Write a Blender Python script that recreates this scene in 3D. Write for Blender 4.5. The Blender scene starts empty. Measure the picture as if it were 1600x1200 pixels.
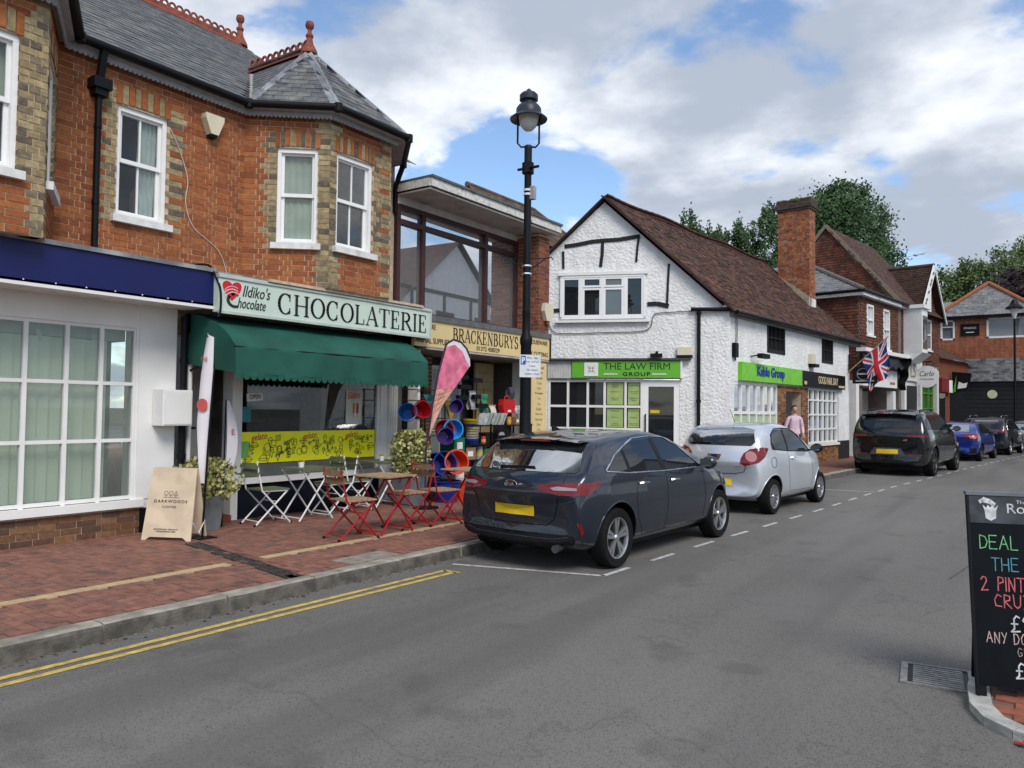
import bpy, bmesh, math, random
from mathutils import Vector, Matrix
from mathutils.bvhtree import BVHTree
random.seed(7)
R = math.radians
sc = bpy.context.scene
COL = sc.collection
# ------------------------------------------------------------------ camera
CAM = Vector((0, 0, 1.667))
yaw, pitch, roll = R(35.3), math.atan(40 / 1200), 0.012
fw = Vector((-math.sin(yaw) * math.cos(pitch), math.cos(yaw) * math.cos(pitch), math.sin(pitch)))
r0 = Vector((math.cos(yaw), math.sin(yaw), 0)); u0 = r0.cross(fw)
rt = r0 * math.cos(roll) + u0 * math.sin(roll); up = -r0 * math.sin(roll) + u0 * math.cos(roll)
cd = bpy.data.cameras.new('camera'); cd.sensor_width = 36; cd.lens = 27; cd.clip_start = .05; cd.clip_end = 900
cam = bpy.data.objects.new('camera', cd); COL.objects.link(cam)
cam.matrix_world = Matrix(((rt.x, up.x, -fw.x, 0), (rt.y, up.y, -fw.y, 0), (rt.z, up.z, -fw.z, 1.667), (0, 0, 0, 1)))
sc.camera = cam
sc.render.resolution_x, sc.render.resolution_y = 1024, 768
# ------------------------------------------------------------------ world: daylight sky behind broken cloud
SUN_EL, SUN_AZ = R(46), R(122)          # azimuth measured from +Y towards +X
w = bpy.data.worlds.new('World'); sc.world = w; w.use_nodes = True
nt = w.node_tree; N = nt.nodes; L = nt.links; N.clear()
def nd(t, **k):
    n = N.new(t)
    for a, b in k.items(): setattr(n, a, b)
    return n
def ln(a, b): L.new(a, b)
def mth(op, a, b=None, c=None):
    n = nd('ShaderNodeMath', operation=op)
    for i, q in enumerate((a, b, c)):
        if q is None: continue
        if isinstance(q, (int, float)): n.inputs[i].default_value = q
        else: ln(q, n.inputs[i])
    return n.outputs[0]
def mixc(f, a, b):
    n = nd('ShaderNodeMix', data_type='RGBA')
    if isinstance(f, (int, float)): n.inputs[0].default_value = f
    else: ln(f, n.inputs[0])
    for i, q in ((6, a), (7, b)):
        if isinstance(q, tuple): n.inputs[i].default_value = (*q, 1) if len(q) == 3 else q
        else: ln(q, n.inputs[i])
    return n.outputs[2]
def ramp(f, lo, hi):
    n = nd('ShaderNodeMapRange', interpolation_type='SMOOTHSTEP'); ln(f, n.inputs[0])
    n.inputs[1].default_value = lo; n.inputs[2].default_value = hi; return n.outputs[0]
sky = nd('ShaderNodeTexSky', sky_type='NISHITA', sun_disc=False)
sky.sun_elevation = SUN_EL; sky.sun_rotation = SUN_AZ; sky.air_density = 1.0; sky.dust_density = .3; sky.ozone_density = 3.0
tc = nd('ShaderNodeTexCoord')
sep = nd('ShaderNodeSeparateXYZ'); ln(tc.outputs['Generated'], sep.inputs[0])
den = mth('ADD', mth('MAXIMUM', sep.outputs[2], 0.0), .22)
cmb = nd('ShaderNodeCombineXYZ'); ln(mth('DIVIDE', sep.outputs[0], den), cmb.inputs[0]); ln(mth('DIVIDE', sep.outputs[1], den), cmb.inputs[1])
def noise(scale, detail, off, rough=.55, dist=0.0):
    mp = nd('ShaderNodeMapping'); ln(cmb.outputs[0], mp.inputs[0]); mp.inputs['Location'].default_value = off
    n = nd('ShaderNodeTexNoise'); n.inputs['Scale'].default_value = scale; n.inputs['Detail'].default_value = detail
    n.inputs['Roughness'].default_value = rough; n.inputs['Distortion'].default_value = dist
    ln(mp.outputs[0], n.inputs['Vector']); return n.outputs[0]
n1 = noise(1.9, 9, (16.8, 22.8, 7), .56, .25)
n2 = noise(2.6, 7, (18.9, 26.1, 7), .55)
n3 = noise(.9, 4, (21.0, 29.4, 7), .5)
cover = ramp(mth('ADD', n1, mth('MULTIPLY', mth('SUBTRACT', n3, .5), .5)), .41, .505)
shade = ramp(mth('ADD', mth('MULTIPLY', n2, .6), mth('MULTIPLY', n3, .4)), .38, .60)
cloud = mixc(shade, (5.5, 5.7, 6.0), (2.4, 2.72, 3.3))
skyc = mixc(cover, sky.outputs[0], cloud)
bg = nd('ShaderNodeBackground'); bg.inputs[1].default_value = .10; ln(skyc, bg.inputs[0])
wo = nd('ShaderNodeOutputWorld'); ln(bg.outputs[0], wo.inputs[0])
# ------------------------------------------------------------------ sun through thin cloud
sl = bpy.data.lights.new('sun', 'SUN'); sl.energy = 1.4; sl.angle = R(26); sl.color = (1, .94, .85)
so = bpy.data.objects.new('sun', sl); COL.objects.link(so)
sd = Vector((math.sin(SUN_AZ) * math.cos(SUN_EL), math.cos(SUN_AZ) * math.cos(SUN_EL), math.sin(SUN_EL)))
so.rotation_euler = (-sd).to_track_quat('-Z', 'Y').to_euler(); so.location = (20, 0, 30)
sc.view_settings.view_transform = 'Standard'; sc.view_settings.look = 'None'; sc.view_settings.exposure = 1.0; sc.view_settings.gamma = 1
# ------------------------------------------------------------------ materials
MATS = {}
def M(name, col, rough=.6, metal=0., var=.12, scale=6., bump=0., bscale=80., spec=.3, rnd=0., cols=None, streak=0., coat=0., alpha=1., dirt=None, detail=5):
    """Procedural surface: base colour varied by noise in world space, optional per-piece variation, fine bump."""
    if name in MATS: return MATS[name]
    global N, L
    m = bpy.data.materials.new(name); m.use_nodes = True; MATS[name] = m
    N = m.node_tree.nodes; L = m.node_tree.links
    p = N['Principled BSDF']
    geo = nd('ShaderNodeNewGeometry'); pos = geo.outputs['Position']
    def nz(s, d=5, st=None):
        n = nd('ShaderNodeTexNoise'); n.inputs['Scale'].default_value = s; n.inputs['Detail'].default_value = d
        if st:
            mp = nd('ShaderNodeMapping'); mp.inputs['Scale'].default_value = st; ln(pos, mp.inputs[0]); ln(mp.outputs[0], n.inputs['Vector'])
        else: ln(pos, n.inputs['Vector'])
        return n.outputs[0]
    base = tuple(col)
    if cols:
        at = nd('ShaderNodeAttribute', attribute_name='rnd'); oi = nd('ShaderNodeObjectInfo')
        fr = mth('FRACT', mth('ADD', at.outputs['Fac'], oi.outputs['Random']))
        cr = nd('ShaderNodeValToRGB'); cr.color_ramp.interpolation = 'CONSTANT'; ln(fr, cr.inputs[0])
        els = cr.color_ramp.elements
        for i, c in enumerate(cols):
            e = els[i] if i < 2 else els.new(i / len(cols))
            e.position = i / len(cols); e.color = (*c, 1)
        base = cr.outputs[0]
    f = nz(scale, detail)
    fac = ramp(f, .3, .72)
    n = nd('ShaderNodeMix', data_type='RGBA', blend_type='MULTIPLY'); n.inputs[0].default_value = 1
    if isinstance(base, tuple): n.inputs[6].default_value = (*base, 1)
    else: ln(base, n.inputs[6])
    g = nd('ShaderNodeMapRange'); ln(fac, g.inputs[0]); g.inputs[3].default_value = 1 - var; g.inputs[4].default_value = 1 + var * .6
    ln(g.outputs[0], n.inputs[7]); c = n.outputs[2]
    if streak:
        s = ramp(nz(3.0, 4, (2.2, 2.2, .22)), .5, .78)
        c = mixc(mth('MULTIPLY', s, streak), c, dirt or (.12, .11, .09))
    elif dirt:
        s = ramp(nz(scale * .45, 6), .54, .72)
        c = mixc(mth('MULTIPLY', s, .75), c, dirt)
    ln(c, p.inputs['Base Color'])
    p.inputs['Roughness'].default_value = rough; p.inputs['Metallic'].default_value = metal
    p.inputs['Specular IOR Level'].default_value = spec
    if coat: p.inputs['Coat Weight'].default_value = coat; p.inputs['Coat Roughness'].default_value = .03
    if bump:
        b = nd('ShaderNodeBump'); b.inputs['Strength'].default_value = min(1, bump); b.inputs['Distance'].default_value = .012 * max(1, bump)
        ln(nz(bscale, 4), b.inputs['Height']); ln(b.outputs[0], p.inputs['Normal'])
    return m
def glass(name, tint=(.02, .024, .026), refl=.22, see=0.0, rough=.015):
    """Window pane: a clear sharp reflection over what lies behind (see = share that passes straight through)."""
    if name in MATS: return MATS[name]
    global N, L
    m = bpy.data.materials.new(name); m.use_nodes = True; MATS[name] = m
    N = m.node_tree.nodes; L = m.node_tree.links; N.clear()
    d = nd('ShaderNodeBsdfDiffuse'); d.inputs[0].default_value = (*tint, 1)
    base = d.outputs[0]
    if see:
        t = nd('ShaderNodeBsdfTransparent'); t.inputs[0].default_value = (.86, .9, .88, 1)
        mx = nd('ShaderNodeMixShader'); mx.inputs[0].default_value = see; ln(base, mx.inputs[1]); ln(t.outputs[0], mx.inputs[2]); base = mx.outputs[0]
    g = nd('ShaderNodeBsdfGlossy'); g.inputs['Roughness'].default_value = rough; g.inputs[0].default_value = (.95, .97, 1, 1)
    lw = nd('ShaderNodeLayerWeight'); lw.inputs[0].default_value = .25
    fac = mth('ADD', mth('MULTIPLY', lw.outputs['Fresnel'], .5), refl * .3)
    mx = nd('ShaderNodeMixShader'); ln(mth('MINIMUM', fac, .9), mx.inputs[0]); ln(base, mx.inputs[1]); ln(g.outputs[0], mx.inputs[2])
    o = nd('ShaderNodeOutputMaterial'); ln(mx.outputs[0], o.inputs[0])
    return m
# ------------------------------------------------------------------ mesh building
class MB:
    def __init__(s): s.v = []; s.f = []; s.mi = []; s.r = []
    def add(s, vs, fs, mi=0, r=0.):
        b = len(s.v); s.v += [tuple(q) for q in vs]
        for f in fs: s.f.append([b + i for i in f]); s.mi.append(mi); s.r.append(r)
        return s
    BF = ((0, 3, 2, 1), (4, 5, 6, 7), (0, 1, 5, 4), (1, 2, 6, 5), (2, 3, 7, 6), (3, 0, 4, 7))
    def box(s, x0, y0, z0, x1, y1, z1, mi=0, r=0.):
        return s.add([(x0, y0, z0), (x1, y0, z0), (x1, y1, z0), (x0, y1, z0), (x0, y0, z1), (x1, y0, z1), (x1, y1, z1), (x0, y1, z1)], s.BF, mi, r)
    def obox(s, c, a, b, d, mi=0, r=0.):
        c, a, b, d = Vector(c), Vector(a), Vector(b), Vector(d)
        return s.add([c - a - b - d, c + a - b - d, c + a + b - d, c - a + b - d, c - a - b + d, c + a - b + d, c + a + b + d, c - a + b + d], s.BF, mi, r)
    def bar(s, p, q, w, h=None, upv=(0, 0, 1), mi=0):
        p, q = Vector(p), Vector(q); d = q - p
        if d.length < 1e-6: return s
        a = d.normalized(); x = a.cross(Vector(upv))
        if x.length < 1e-3: x = a.cross(Vector((1, 0, 0)))
        x.normalize(); y = x.cross(a)
        return s.obox((p + q) / 2, d / 2, x * w / 2, y * (h or w) / 2, mi)
    def prism(s, pts, off, mi=0):
        pts = [Vector(p) for p in pts]; off = Vector(off); n = len(pts)
        return s.add(pts + [p + off for p in pts], [list(range(n))[::-1], list(range(n, 2 * n))] + [[i, (i + 1) % n, n + (i + 1) % n, n + i] for i in range(n)], mi)
    def tube(s, path, r, n=8, mi=0, cap=True):
        P = [Vector(p) for p in path]; k = len(P); rs = r if isinstance(r, (list, tuple)) else [r] * k
        prev = None; vs = []
        for i, p in enumerate(P):
            t = (P[min(i + 1, k - 1)] - P[max(i - 1, 0)]).normalized()
            if prev is None:
                a = t.cross(Vector((0, 0, 1)))
                if a.length < .05: a = t.cross(Vector((1, 0, 0)))
            else: a = prev - t * prev.dot(t)
            a.normalize(); prev = a; b = t.cross(a)
            vs += [p + (a * math.cos(6.28319 * j / n) + b * math.sin(6.28319 * j / n)) * rs[i] for j in range(n)]
        fs = [[i * n + j, i * n + (j + 1) % n, (i + 1) * n + (j + 1) % n, (i + 1) * n + j] for i in range(k - 1) for j in range(n)]
        if cap: fs += [list(range(n))[::-1], list(range((k - 1) * n, k * n))]
        return s.add(vs, fs, mi)
    def lathe(s, prof, c=(0, 0, 0), n=24, ax=(0, 0, 1), mi=0):
        ax = Vector(ax).normalized(); a = ax.orthogonal().normalized(); b = ax.cross(a); c = Vector(c); k = len(prof)
        vs = [c + ax * z + (a * math.cos(6.28319 * j / n) + b * math.sin(6.28319 * j / n)) * r for r, z in prof for j in range(n)]
        fs = [[i * n + j, i * n + (j + 1) % n, (i + 1) * n + (j + 1) % n, (i + 1) * n + j] for i in range(k - 1) for j in range(n)]
        fs += [list(range(n))[::-1], list(range((k - 1) * n, k * n))]
        return s.add(vs, fs, mi)
    def grid(s, fn, nu, nv, mi=0):
        vs = [fn(i / nu, j / nv) for i in range(nu + 1) for j in range(nv + 1)]
        return s.add(vs, [[i * (nv + 1) + j, (i + 1) * (nv + 1) + j, (i + 1) * (nv + 1) + j + 1, i * (nv + 1) + j + 1] for i in range(nu) for j in range(nv)], mi)
    def mesh(s, name, mats, smooth=False, ang=None):
        me = bpy.data.meshes.new(name); me.from_pydata(s.v, [], s.f)
        for m in (mats if isinstance(mats, (list, tuple)) else [mats]): me.materials.append(m)
        me.polygons.foreach_set('material_index', s.mi)
        if any(s.r):
            at = me.attributes.new('rnd', 'FLOAT', 'FACE'); at.data.foreach_set('value', s.r)
        if smooth:
            me.polygons.foreach_set('use_smooth', [True] * len(s.f)); me.set_sharp_from_angle(angle=R(ang or 40))
        me.update(); return me
    def build(s, name, mats, parent=None, smooth=False, ang=None, local=False):
        return link(name, s.mesh(name, mats, smooth, ang), parent, local)
def link(name, me, parent=None, local=False):
    o = bpy.data.objects.new(name, me); COL.objects.link(o)
    if parent is not None: attach(o, parent, local)
    return o
def wloc(o):
    v = Vector((0, 0, 0))
    while o is not None:
        v = v + Vector(o.location) + o.matrix_parent_inverse.to_translation(); o = o.parent
    return v
def attach(o, parent, local=False):
    o.parent = parent
    if not local: o.matrix_parent_inverse = Matrix.Translation(-wloc(parent))
def tag(o, label=None, cat=None, group=None, kind=None):
    if label: o['label'] = label
    if cat: o['category'] = cat
    if group: o['group'] = group
    if kind: o['kind'] = kind
    return o
def thing(name, label, cat, loc=(0, 0, 0), rz=0., group=None):
    o = bpy.data.objects.new(name, None); COL.objects.link(o); o.location = loc; o.rotation_euler.z = rz; o.empty_display_size = .1
    return tag(o, label, cat, group)
def copy_tree(o, parent=None):
    c = o.copy(); COL.objects.link(c); c.parent = parent
    for ch in o.children: copy_tree(ch, c)
    return c
def infront(p):
    d = Vector(p) - CAM; z = d.dot(fw)
    if z < .3: return None
    return z if abs(d.dot(rt) / z) < .69 and abs(d.dot(up) / z) < .53 else None
UNITS = {}
def unit_box(mat, bev=.0):
    k = mat.name
    if k not in UNITS: UNITS[k] = MB().box(-.5, -.5, -.5, .5, .5, .5).mesh('piece_' + k, mat)
    return UNITS[k]
def pieces(parent, name, items, mats, limit=300, rest=None):
    """items: (matrix, material index). The ones that show largest become objects, the rest one joined part."""
    near = []; far = []
    for it in items:
        z = infront(it[0].to_translation())
        (near if z else far).append((z or 1e3, it))
    near.sort(key=lambda q: q[0])
    for z, (mx, mi) in near[:limit]:
        o = bpy.data.objects.new(name, unit_box(mats[mi])); COL.objects.link(o)
        attach(o, parent); o.matrix_basis = mx
    left = near[limit:] + far
    if left:
        b = MB()
        for z, (mx, mi) in left:
            b.add([mx @ Vector(q) for q in ((-.5, -.5, -.5), (.5, -.5, -.5), (.5, .5, -.5), (-.5, .5, -.5), (-.5, -.5, .5), (.5, -.5, .5), (.5, .5, .5), (-.5, .5, .5))], MB.BF, mi, random.random())
        o = b.build(rest or (name + 's_beyond'), mats, parent); o['kind'] = 'stuff'
class Fr:
    """A vertical wall plane: origin, direction u along it, n outward."""
    def __init__(s, o, u, n): s.o = Vector((*o[:2], 0)); s.u = Vector((*u, 0)).normalized(); s.n = Vector((*n, 0)).normalized()
    def p(s, u, z, d=0.): return s.o + s.u * u + s.n * d + Vector((0, 0, z))
    def box(s, mb, u0, u1, z0, z1, d0, d1, mi=0, r=0.):
        return mb.obox(s.p((u0 + u1) / 2, (z0 + z1) / 2, (d0 + d1) / 2), s.u * (u1 - u0) / 2, s.n * (d1 - d0) / 2, Vector((0, 0, (z1 - z0) / 2)), mi, r)
    def mat(s, u, z, d, lu, lz, ld, tilt=0.):
        m = Matrix((s.u * lu, s.n * ld, Vector((0, 0, lz)))).transposed().to_4x4()
        m.translation = s.p(u, z, d); return m
def wall_with_holes(mb, fr, u0, u1, z0, z1, holes, d0, d1, mi=0):
    us = sorted({u0, u1, *[h[0] for h in holes], *[h[1] for h in holes]}); zs = sorted({z0, z1, *[h[2] for h in holes], *[h[3] for h in holes]})
    us = [q for q in us if u0 <= q <= u1]; zs = [q for q in zs if z0 <= q <= z1]
    for a, b in zip(us, us[1:]):
        run = None
        for c, d in zip(zs, zs[1:]):
            m = ((a + b) / 2, (c + d) / 2); inside = any(h[0] < m[0] < h[1] and h[2] < m[1] < h[3] for h in holes)
            if not inside:
                if run and abs(run[1] - c) < 1e-6: run[1] = d
                else:
                    if run: fr.box(mb, a, b, run[0], run[1], d0, d1, mi)
                    run = [c, d]
        if run: fr.box(mb, a, b, run[0], run[1], d0, d1, mi)
def bricks(fr, u0, u1, z0, z1, holes, zone, flemish=True, d=.006, dep=.03, inside=None):
    """Brick positions over a wall: Flemish or stretcher bond, cut at openings and ends. zone(u,z)->material index or None."""
    out = []; h = .064; cz = .075; row = 0; z = z0
    while z + h * .5 < z1:
        hz = min(h, z1 - z); u = u0 - (0 if row % 2 == 0 else .168); i = row % 2
        while u < u1:
            ln_ = .215 if (i % 2 == 0 or not flemish) else .1025
            segs = [(max(u, u0), min(u + ln_, u1))]
            for hh in holes:
                if hh[2] < z + hz * .5 < hh[3]:
                    ns = []
                    for a, b in segs:
                        if b <= hh[0] or a >= hh[1]: ns.append((a, b))
                        else:
                            if a < hh[0]: ns.append((a, hh[0]))
                            if b > hh[1]: ns.append((hh[1], b))
                    segs = ns
            for a, b in segs:
                if b - a < .025: continue
                mi = zone((a + b) / 2, z + hz / 2)
                if mi is None: continue
                if inside and not inside((a + b) / 2, z + hz / 2): continue
                out.append((fr.mat((a + b) / 2, z + hz / 2, d - dep / 2 + random.uniform(-.003, .003), b - a, hz, dep), mi))
            u += ln_ + .012; i += 1
        z += cz; row += 1
    return out
V = Vector
# ------------------------------------------------------------------ lettering
def put2d(tris, P, right, upv, name, mat, parent, w=None, h=None, ex=.006, align='l', local=False):
    """tris: MB in the xy plane; fitted into w x h with its lower left (or centre) at P."""
    xs = [q[0] for q in tris.v]; ys = [q[1] for q in tris.v]
    x0, x1, y0, y1 = min(xs), max(xs), min(ys), max(ys)
    sy = h / (y1 - y0) if h else None; sx = w / (x1 - x0) if w else None
    sx = sx or sy; sy = sy or sx
    P, right, upv = V(P), V(right).normalized(), V(upv).normalized(); nrm = right.cross(upv)
    ox = x0 if align == 'l' else (x0 + x1) / 2
    zs = [q[2] for q in tris.v]; z1 = max(zs) or 1
    tris.v = [tuple(P + right * (q[0] - ox) * sx + upv * (q[1] - y0) * sy + nrm * (ex * (q[2] / z1 if max(zs) else 0))) for q in tris.v]
    return tris.build(name, mat, parent, local=local)
def text(s, P, right, mat, parent, w=None, h=None, upv=(0, 0, 1), ex=.006, align='l', shear=0., bold=0., name='lettering', local=False, space=1.):
    cu = bpy.data.curves.new('t', 'FONT'); cu.body = s; cu.shear = shear; cu.offset = bold; cu.extrude = .02; cu.space_character = space; cu.resolution_u = 3; cu.align_x = 'CENTER' if '\n' in s else 'LEFT'
    o = bpy.data.objects.new('t', cu); COL.objects.link(o)
    me = bpy.data.meshes.new_from_object(o.evaluated_get(bpy.context.evaluated_depsgraph_get()))
    mb = MB(); mb.add([(q.co.x, q.co.y, q.co.z + .02) for q in me.vertices], [list(f.vertices) for f in me.polygons])
    bpy.data.objects.remove(o); bpy.data.curves.remove(cu); bpy.data.meshes.remove(me)
    return put2d(mb, P, right, upv, name, mat, parent, w, h, ex, align, local)
def strokes(list_, wd=.1):
    """hand-drawn letter strokes: polylines of 2D points -> flat ribbons"""
    mb = MB()
    for pl in list_:
        ww = wd
        if isinstance(pl[0], (int, float)): ww = pl[0]; pl = pl[1:]
        for k, (a, b) in enumerate(zip(pl, pl[1:])):
            a, b = V((*a, 0)), V((*b, 0)); t = (b - a)
            if t.length < 1e-6: continue
            t.normalize(); q = V((-t.y, t.x, 0)) * ww / 2; e = t * ww * .3; zz = .0006 * (k % 3)
            A = [a - e - q, b + e - q, b + e + q, a - e + q]
            mb.add([(p.x, p.y, zz) for p in A] + [(p.x, p.y, 1 + zz) for p in A], MB.BF)
    return mb
def arc(cx, cy, rx, ry, a0, a1, n=14): return [(cx + rx * math.cos(R(a0 + (a1 - a0) * i / n)), cy + ry * math.sin(R(a0 + (a1 - a0) * i / n))) for i in range(n + 1)]
def serif_text(s):
    T, t = .13, .045; mb = MB()
    def st(x, a=0, b=1, w=T): return [[w, (x, a + .03), (x, b - .03)], [t, (x - .12, a + .02), (x + .12, a + .02)], [t, (x - .12, b - .02), (x + .12, b - .02)]]
    def curve(cx, cy, rx, ry, a0, a1, n=16):
        o = []
        for i in range(n):
            b0 = a0 + (a1 - a0) * i / n; b1 = a0 + (a1 - a0) * (i + 1) / n; m = R((b0 + b1) / 2)
            o.append([t + (T - t) * abs(math.cos(m)) ** 1.3, (cx + rx * math.cos(R(b0)), cy + ry * math.sin(R(b0))), (cx + rx * math.cos(R(b1)), cy + ry * math.sin(R(b1)))])
        return o
    G = {'C': (.78, curve(.4, .5, .32, .48, 45, 315) + [[t, (.63, .66), (.63, .97)], [t, (.63, .06), (.63, .3)]]),
         'O': (.84, curve(.42, .5, .34, .48, 0, 360, 24)),
         'H': (.86, st(.16) + st(.7) + [[t, (.16, .5), (.7, .5)]]),
         'L': (.66, st(.16) + [[t, (.16, .02), (.58, .02)], [t, (.58, .02), (.58, .26)]]),
         'A': (.8, [[t, (.08, .02), (.4, 1)], [T, (.4, .98), (.7, .03)], [t, (.2, .34), (.56, .34)], [t, (0, .02), (.2, .02)], [t, (.58, .02), (.82, .02)]]),
         'T': (.74, st(.37) + [[t, (.04, .98), (.7, .98)], [t, (.05, .98), (.05, .76)], [t, (.69, .98), (.69, .76)]]),
         'E': (.68, st(.16) + [[t, (.16, .02), (.58, .02)], [t, (.58, .02), (.58, .24)], [t, (.16, .98), (.56, .98)], [t, (.56, .98), (.56, .78)], [t, (.16, .52), (.42, .52)], [t, (.42, .4), (.42, .64)]]),
         'R': (.8, st(.16) + curve(.36, .74, .24, .24, -90, 90) + [[t, (.16, .98), (.38, .98)], [t, (.16, .5), (.38, .5)], [T * .9, (.38, .5), (.72, .03)], [t, (.62, .02), (.8, .02)]]),
         'I': (.36, st(.18)),
         'B': (.72, st(.16) + curve(.34, .75, .2, .23, -90, 90) + curve(.36, .27, .25, .25, -90, 90) + [[t, (.16, .98), (.36, .98)], [t, (.16, .52), (.38, .52)], [t, (.16, .02), (.38, .02)]]),
         'K': (.8, st(.16) + [[t, (.18, .45), (.64, .97)], [T * .9, (.34, .6), (.72, .03)], [t, (.54, .98), (.74, .98)], [t, (.62, .02), (.82, .02)]]),
         'N': (.86, [[t, (.16, .02), (.16, .98)], [T, (.16, .98), (.68, .03)], [t, (.68, .02), (.68, .98)], [t, (.06, .02), (.28, .02)], [t, (.56, .98), (.8, .98)], [t, (.04, .98), (.2, .98)]]),
         'U': (.84, [[T, (.18, .98), (.18, .3)], [t, (.66, .98), (.66, .3)], [t, (.06, .98), (.3, .98)], [t, (.56, .98), (.78, .98)]] + curve(.42, .3, .24, .28, 180, 360)),
         'Y': (.78, [[T, (.1, .97), (.38, .48)], [t, (.68, .97), (.38, .48)], [T, (.38, .5), (.38, .03)], [t, (.26, .02), (.5, .02)], [t, (0, .98), (.22, .98)], [t, (.56, .98), (.78, .98)]]),
         'S': (.62, curve(.3, .74, .2, .24, 30, 270) + curve(.3, .26, .23, .25, -150, 90) + [[t, (.49, .72), (.49, .95)], [t, (.08, .05), (.08, .28)]])}
    x = 0
    for ch in s:
        if ch == ' ': x += .4; continue
        wd, sts = G[ch]; b = strokes(sts, t)
        mb.add([(p[0] + x, p[1], p[2]) for p in b.v], b.f); x += wd + .05
    return mb
# shared surfaces
white = M('white_paint', (.74, .74, .72), .45, var=.05, scale=3, bump=.05, bscale=30)
upvc = M('white_window_frame', (.78, .78, .77), .3, var=.03)
black = M('black_paint', (.006, .0065, .008), .45, var=.2, spec=.16)
darkm = M('dark_metal', (.012, .013, .016), .45, spec=.2)
navy = M('navy_paint', (.008, .011, .02), .5, var=.15, spec=.15)
mortar = M('mortar', (.52, .41, .3), .9, var=.2, scale=14)
red_brick = M('red_brick', (.33, .085, .03), .85, var=.22, scale=22, bump=.3, bscale=160, cols=[(.33, .108, .036), (.3, .094, .031), (.36, .128, .044), (.25, .074, .027), (.32, .1, .034), (.28, .085, .03), (.345, .116, .038)])
stock_brick = M('yellow_stock_brick', (.33, .25, .13), .88, var=.3, scale=16, bump=.35, bscale=140, cols=[(.34, .26, .14), (.29, .22, .12), (.38, .3, .17), (.2, .16, .1), (.31, .24, .13), (.13, .105, .075)])
brown_brick = M('brown_brick', (.15, .075, .04), .85, var=.25, scale=20, bump=.3, bscale=150, cols=[(.17, .085, .045), (.12, .06, .035), (.21, .11, .055), (.1, .055, .035), (.16, .075, .035)])
slate = M('slate', (.095, .098, .105), .6, var=.3, scale=9, bump=.25, bscale=60, dirt=(.2, .2, .17), cols=[(.09, .093, .1), (.115, .117, .12), (.075, .078, .086), (.13, .128, .122), (.1, .104, .112)])
terracotta = M('terracotta', (.24, .065, .04), .75, var=.3, scale=10, dirt=(.09, .05, .04))
lead = M('lead_sheet', (.2, .21, .23), .55, metal=.2, var=.3, scale=5, dirt=(.42, .43, .44))
claytile = M('clay_tile', (.11, .045, .03), .88, var=.35, scale=3, bump=.2, dirt=(.07, .05, .04), cols=[(.085, .036, .024), (.062, .029, .022), (.105, .046, .028), (.042, .025, .021), (.075, .032, .023), (.12, .058, .035), (.052, .028, .023)])
pebble = M('pebbledash', (.74, .74, .73), .8, var=.07, scale=3, bump=3.2, bscale=15, streak=.3, dirt=(.4, .4, .38), detail=3)
pane = glass('window_glass', see=.93, refl=.08)
pane_dark = glass('dark_window_glass', (.012, .014, .016), refl=.12)
pane_mirror = glass('bright_window_glass', (.2, .22, .225), refl=.45)
# ================================================================== ground
def asphalt():
    global N, L
    m = bpy.data.materials.new('asphalt'); m.use_nodes = True; MATS['asphalt'] = m
    N = m.node_tree.nodes; L = m.node_tree.links; p = N['Principled BSDF']
    g = nd('ShaderNodeNewGeometry')
    def nz(s, d=4, st=(1, 1, 1), off=(0, 0, 0)):
        mp = nd('ShaderNodeMapping'); mp.inputs['Scale'].default_value = st; mp.inputs['Location'].default_value = off; ln(g.outputs['Position'], mp.inputs[0])
        n = nd('ShaderNodeTexNoise'); n.inputs['Scale'].default_value = s; n.inputs['Detail'].default_value = d; ln(mp.outputs[0], n.inputs['Vector']); return n.outputs[0]
    c = mixc(ramp(nz(.55, 5, (1, .35, 1)), .32, .7), (.135, .129, .12), (.178, .17, .158))
    c = mixc(mth('MULTIPLY', ramp(nz(2.2, 6), .58, .75), .25), c, (.07, .07, .072))
    vo = nd('ShaderNodeTexVoronoi'); vo.inputs['Scale'].default_value = 150; ln(g.outputs['Position'], vo.inputs['Vector'])
    sp = nd('ShaderNodeSeparateColor'); ln(vo.outputs['Color'], sp.inputs[0])
    c = mixc(mth('MULTIPLY', ramp(sp.outputs[0], .62, 1.0), .5), c, (.21, .2, .19))
    c = mixc(mth('MULTIPLY', ramp(sp.outputs[1], .7, 1.0), .6), c, (.035, .035, .037))
    # a few tarred joints wandering along the street
    n2 = nd('ShaderNodeTexNoise'); n2.inputs['Scale'].default_value = .35; n2.inputs['Detail'].default_value = 8; ln(g.outputs['Position'], n2.inputs['Vector'])
    crack = mth('SUBTRACT', 1, ramp(mth('ABSOLUTE', mth('SUBTRACT', n2.outputs[0], .5)), .0012, .004))
    c = mixc(mth('MULTIPLY', crack, .22), c, (.05, .05, .052))
    c = mixc(mth('MULTIPLY', ramp(nz(.8, 5, (1.6, .12, 1), (4, 0, 0)), .46, .66), .5), c, (.088, .085, .081))
    c = mixc(mth('MULTIPLY', ramp(nz(1.3, 7, (1, 1, 1), (2, 7, 0)), .6, .68), .35), c, (.07, .068, .066))
    c = mixc(mth('MULTIPLY', ramp(nz(.5, 3, (1, .5, 1), (9, 3, 0)), .55, .7), .3), c, (.18, .176, .168))
    ln(c, p.inputs['Base Color']); p.inputs['Roughness'].default_value = .85; p.inputs['Specular IOR Level'].default_value = .2
    b = nd('ShaderNodeBump'); b.inputs['Strength'].default_value = .55; b.inputs['Distance'].default_value = .006
    ln(mth('ADD', vo.outputs['Distance'], mth('MULTIPLY', nz(180, 2), .5)), b.inputs['Height']); ln(b.outputs[0], p.inputs['Normal'])
    return m
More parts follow.
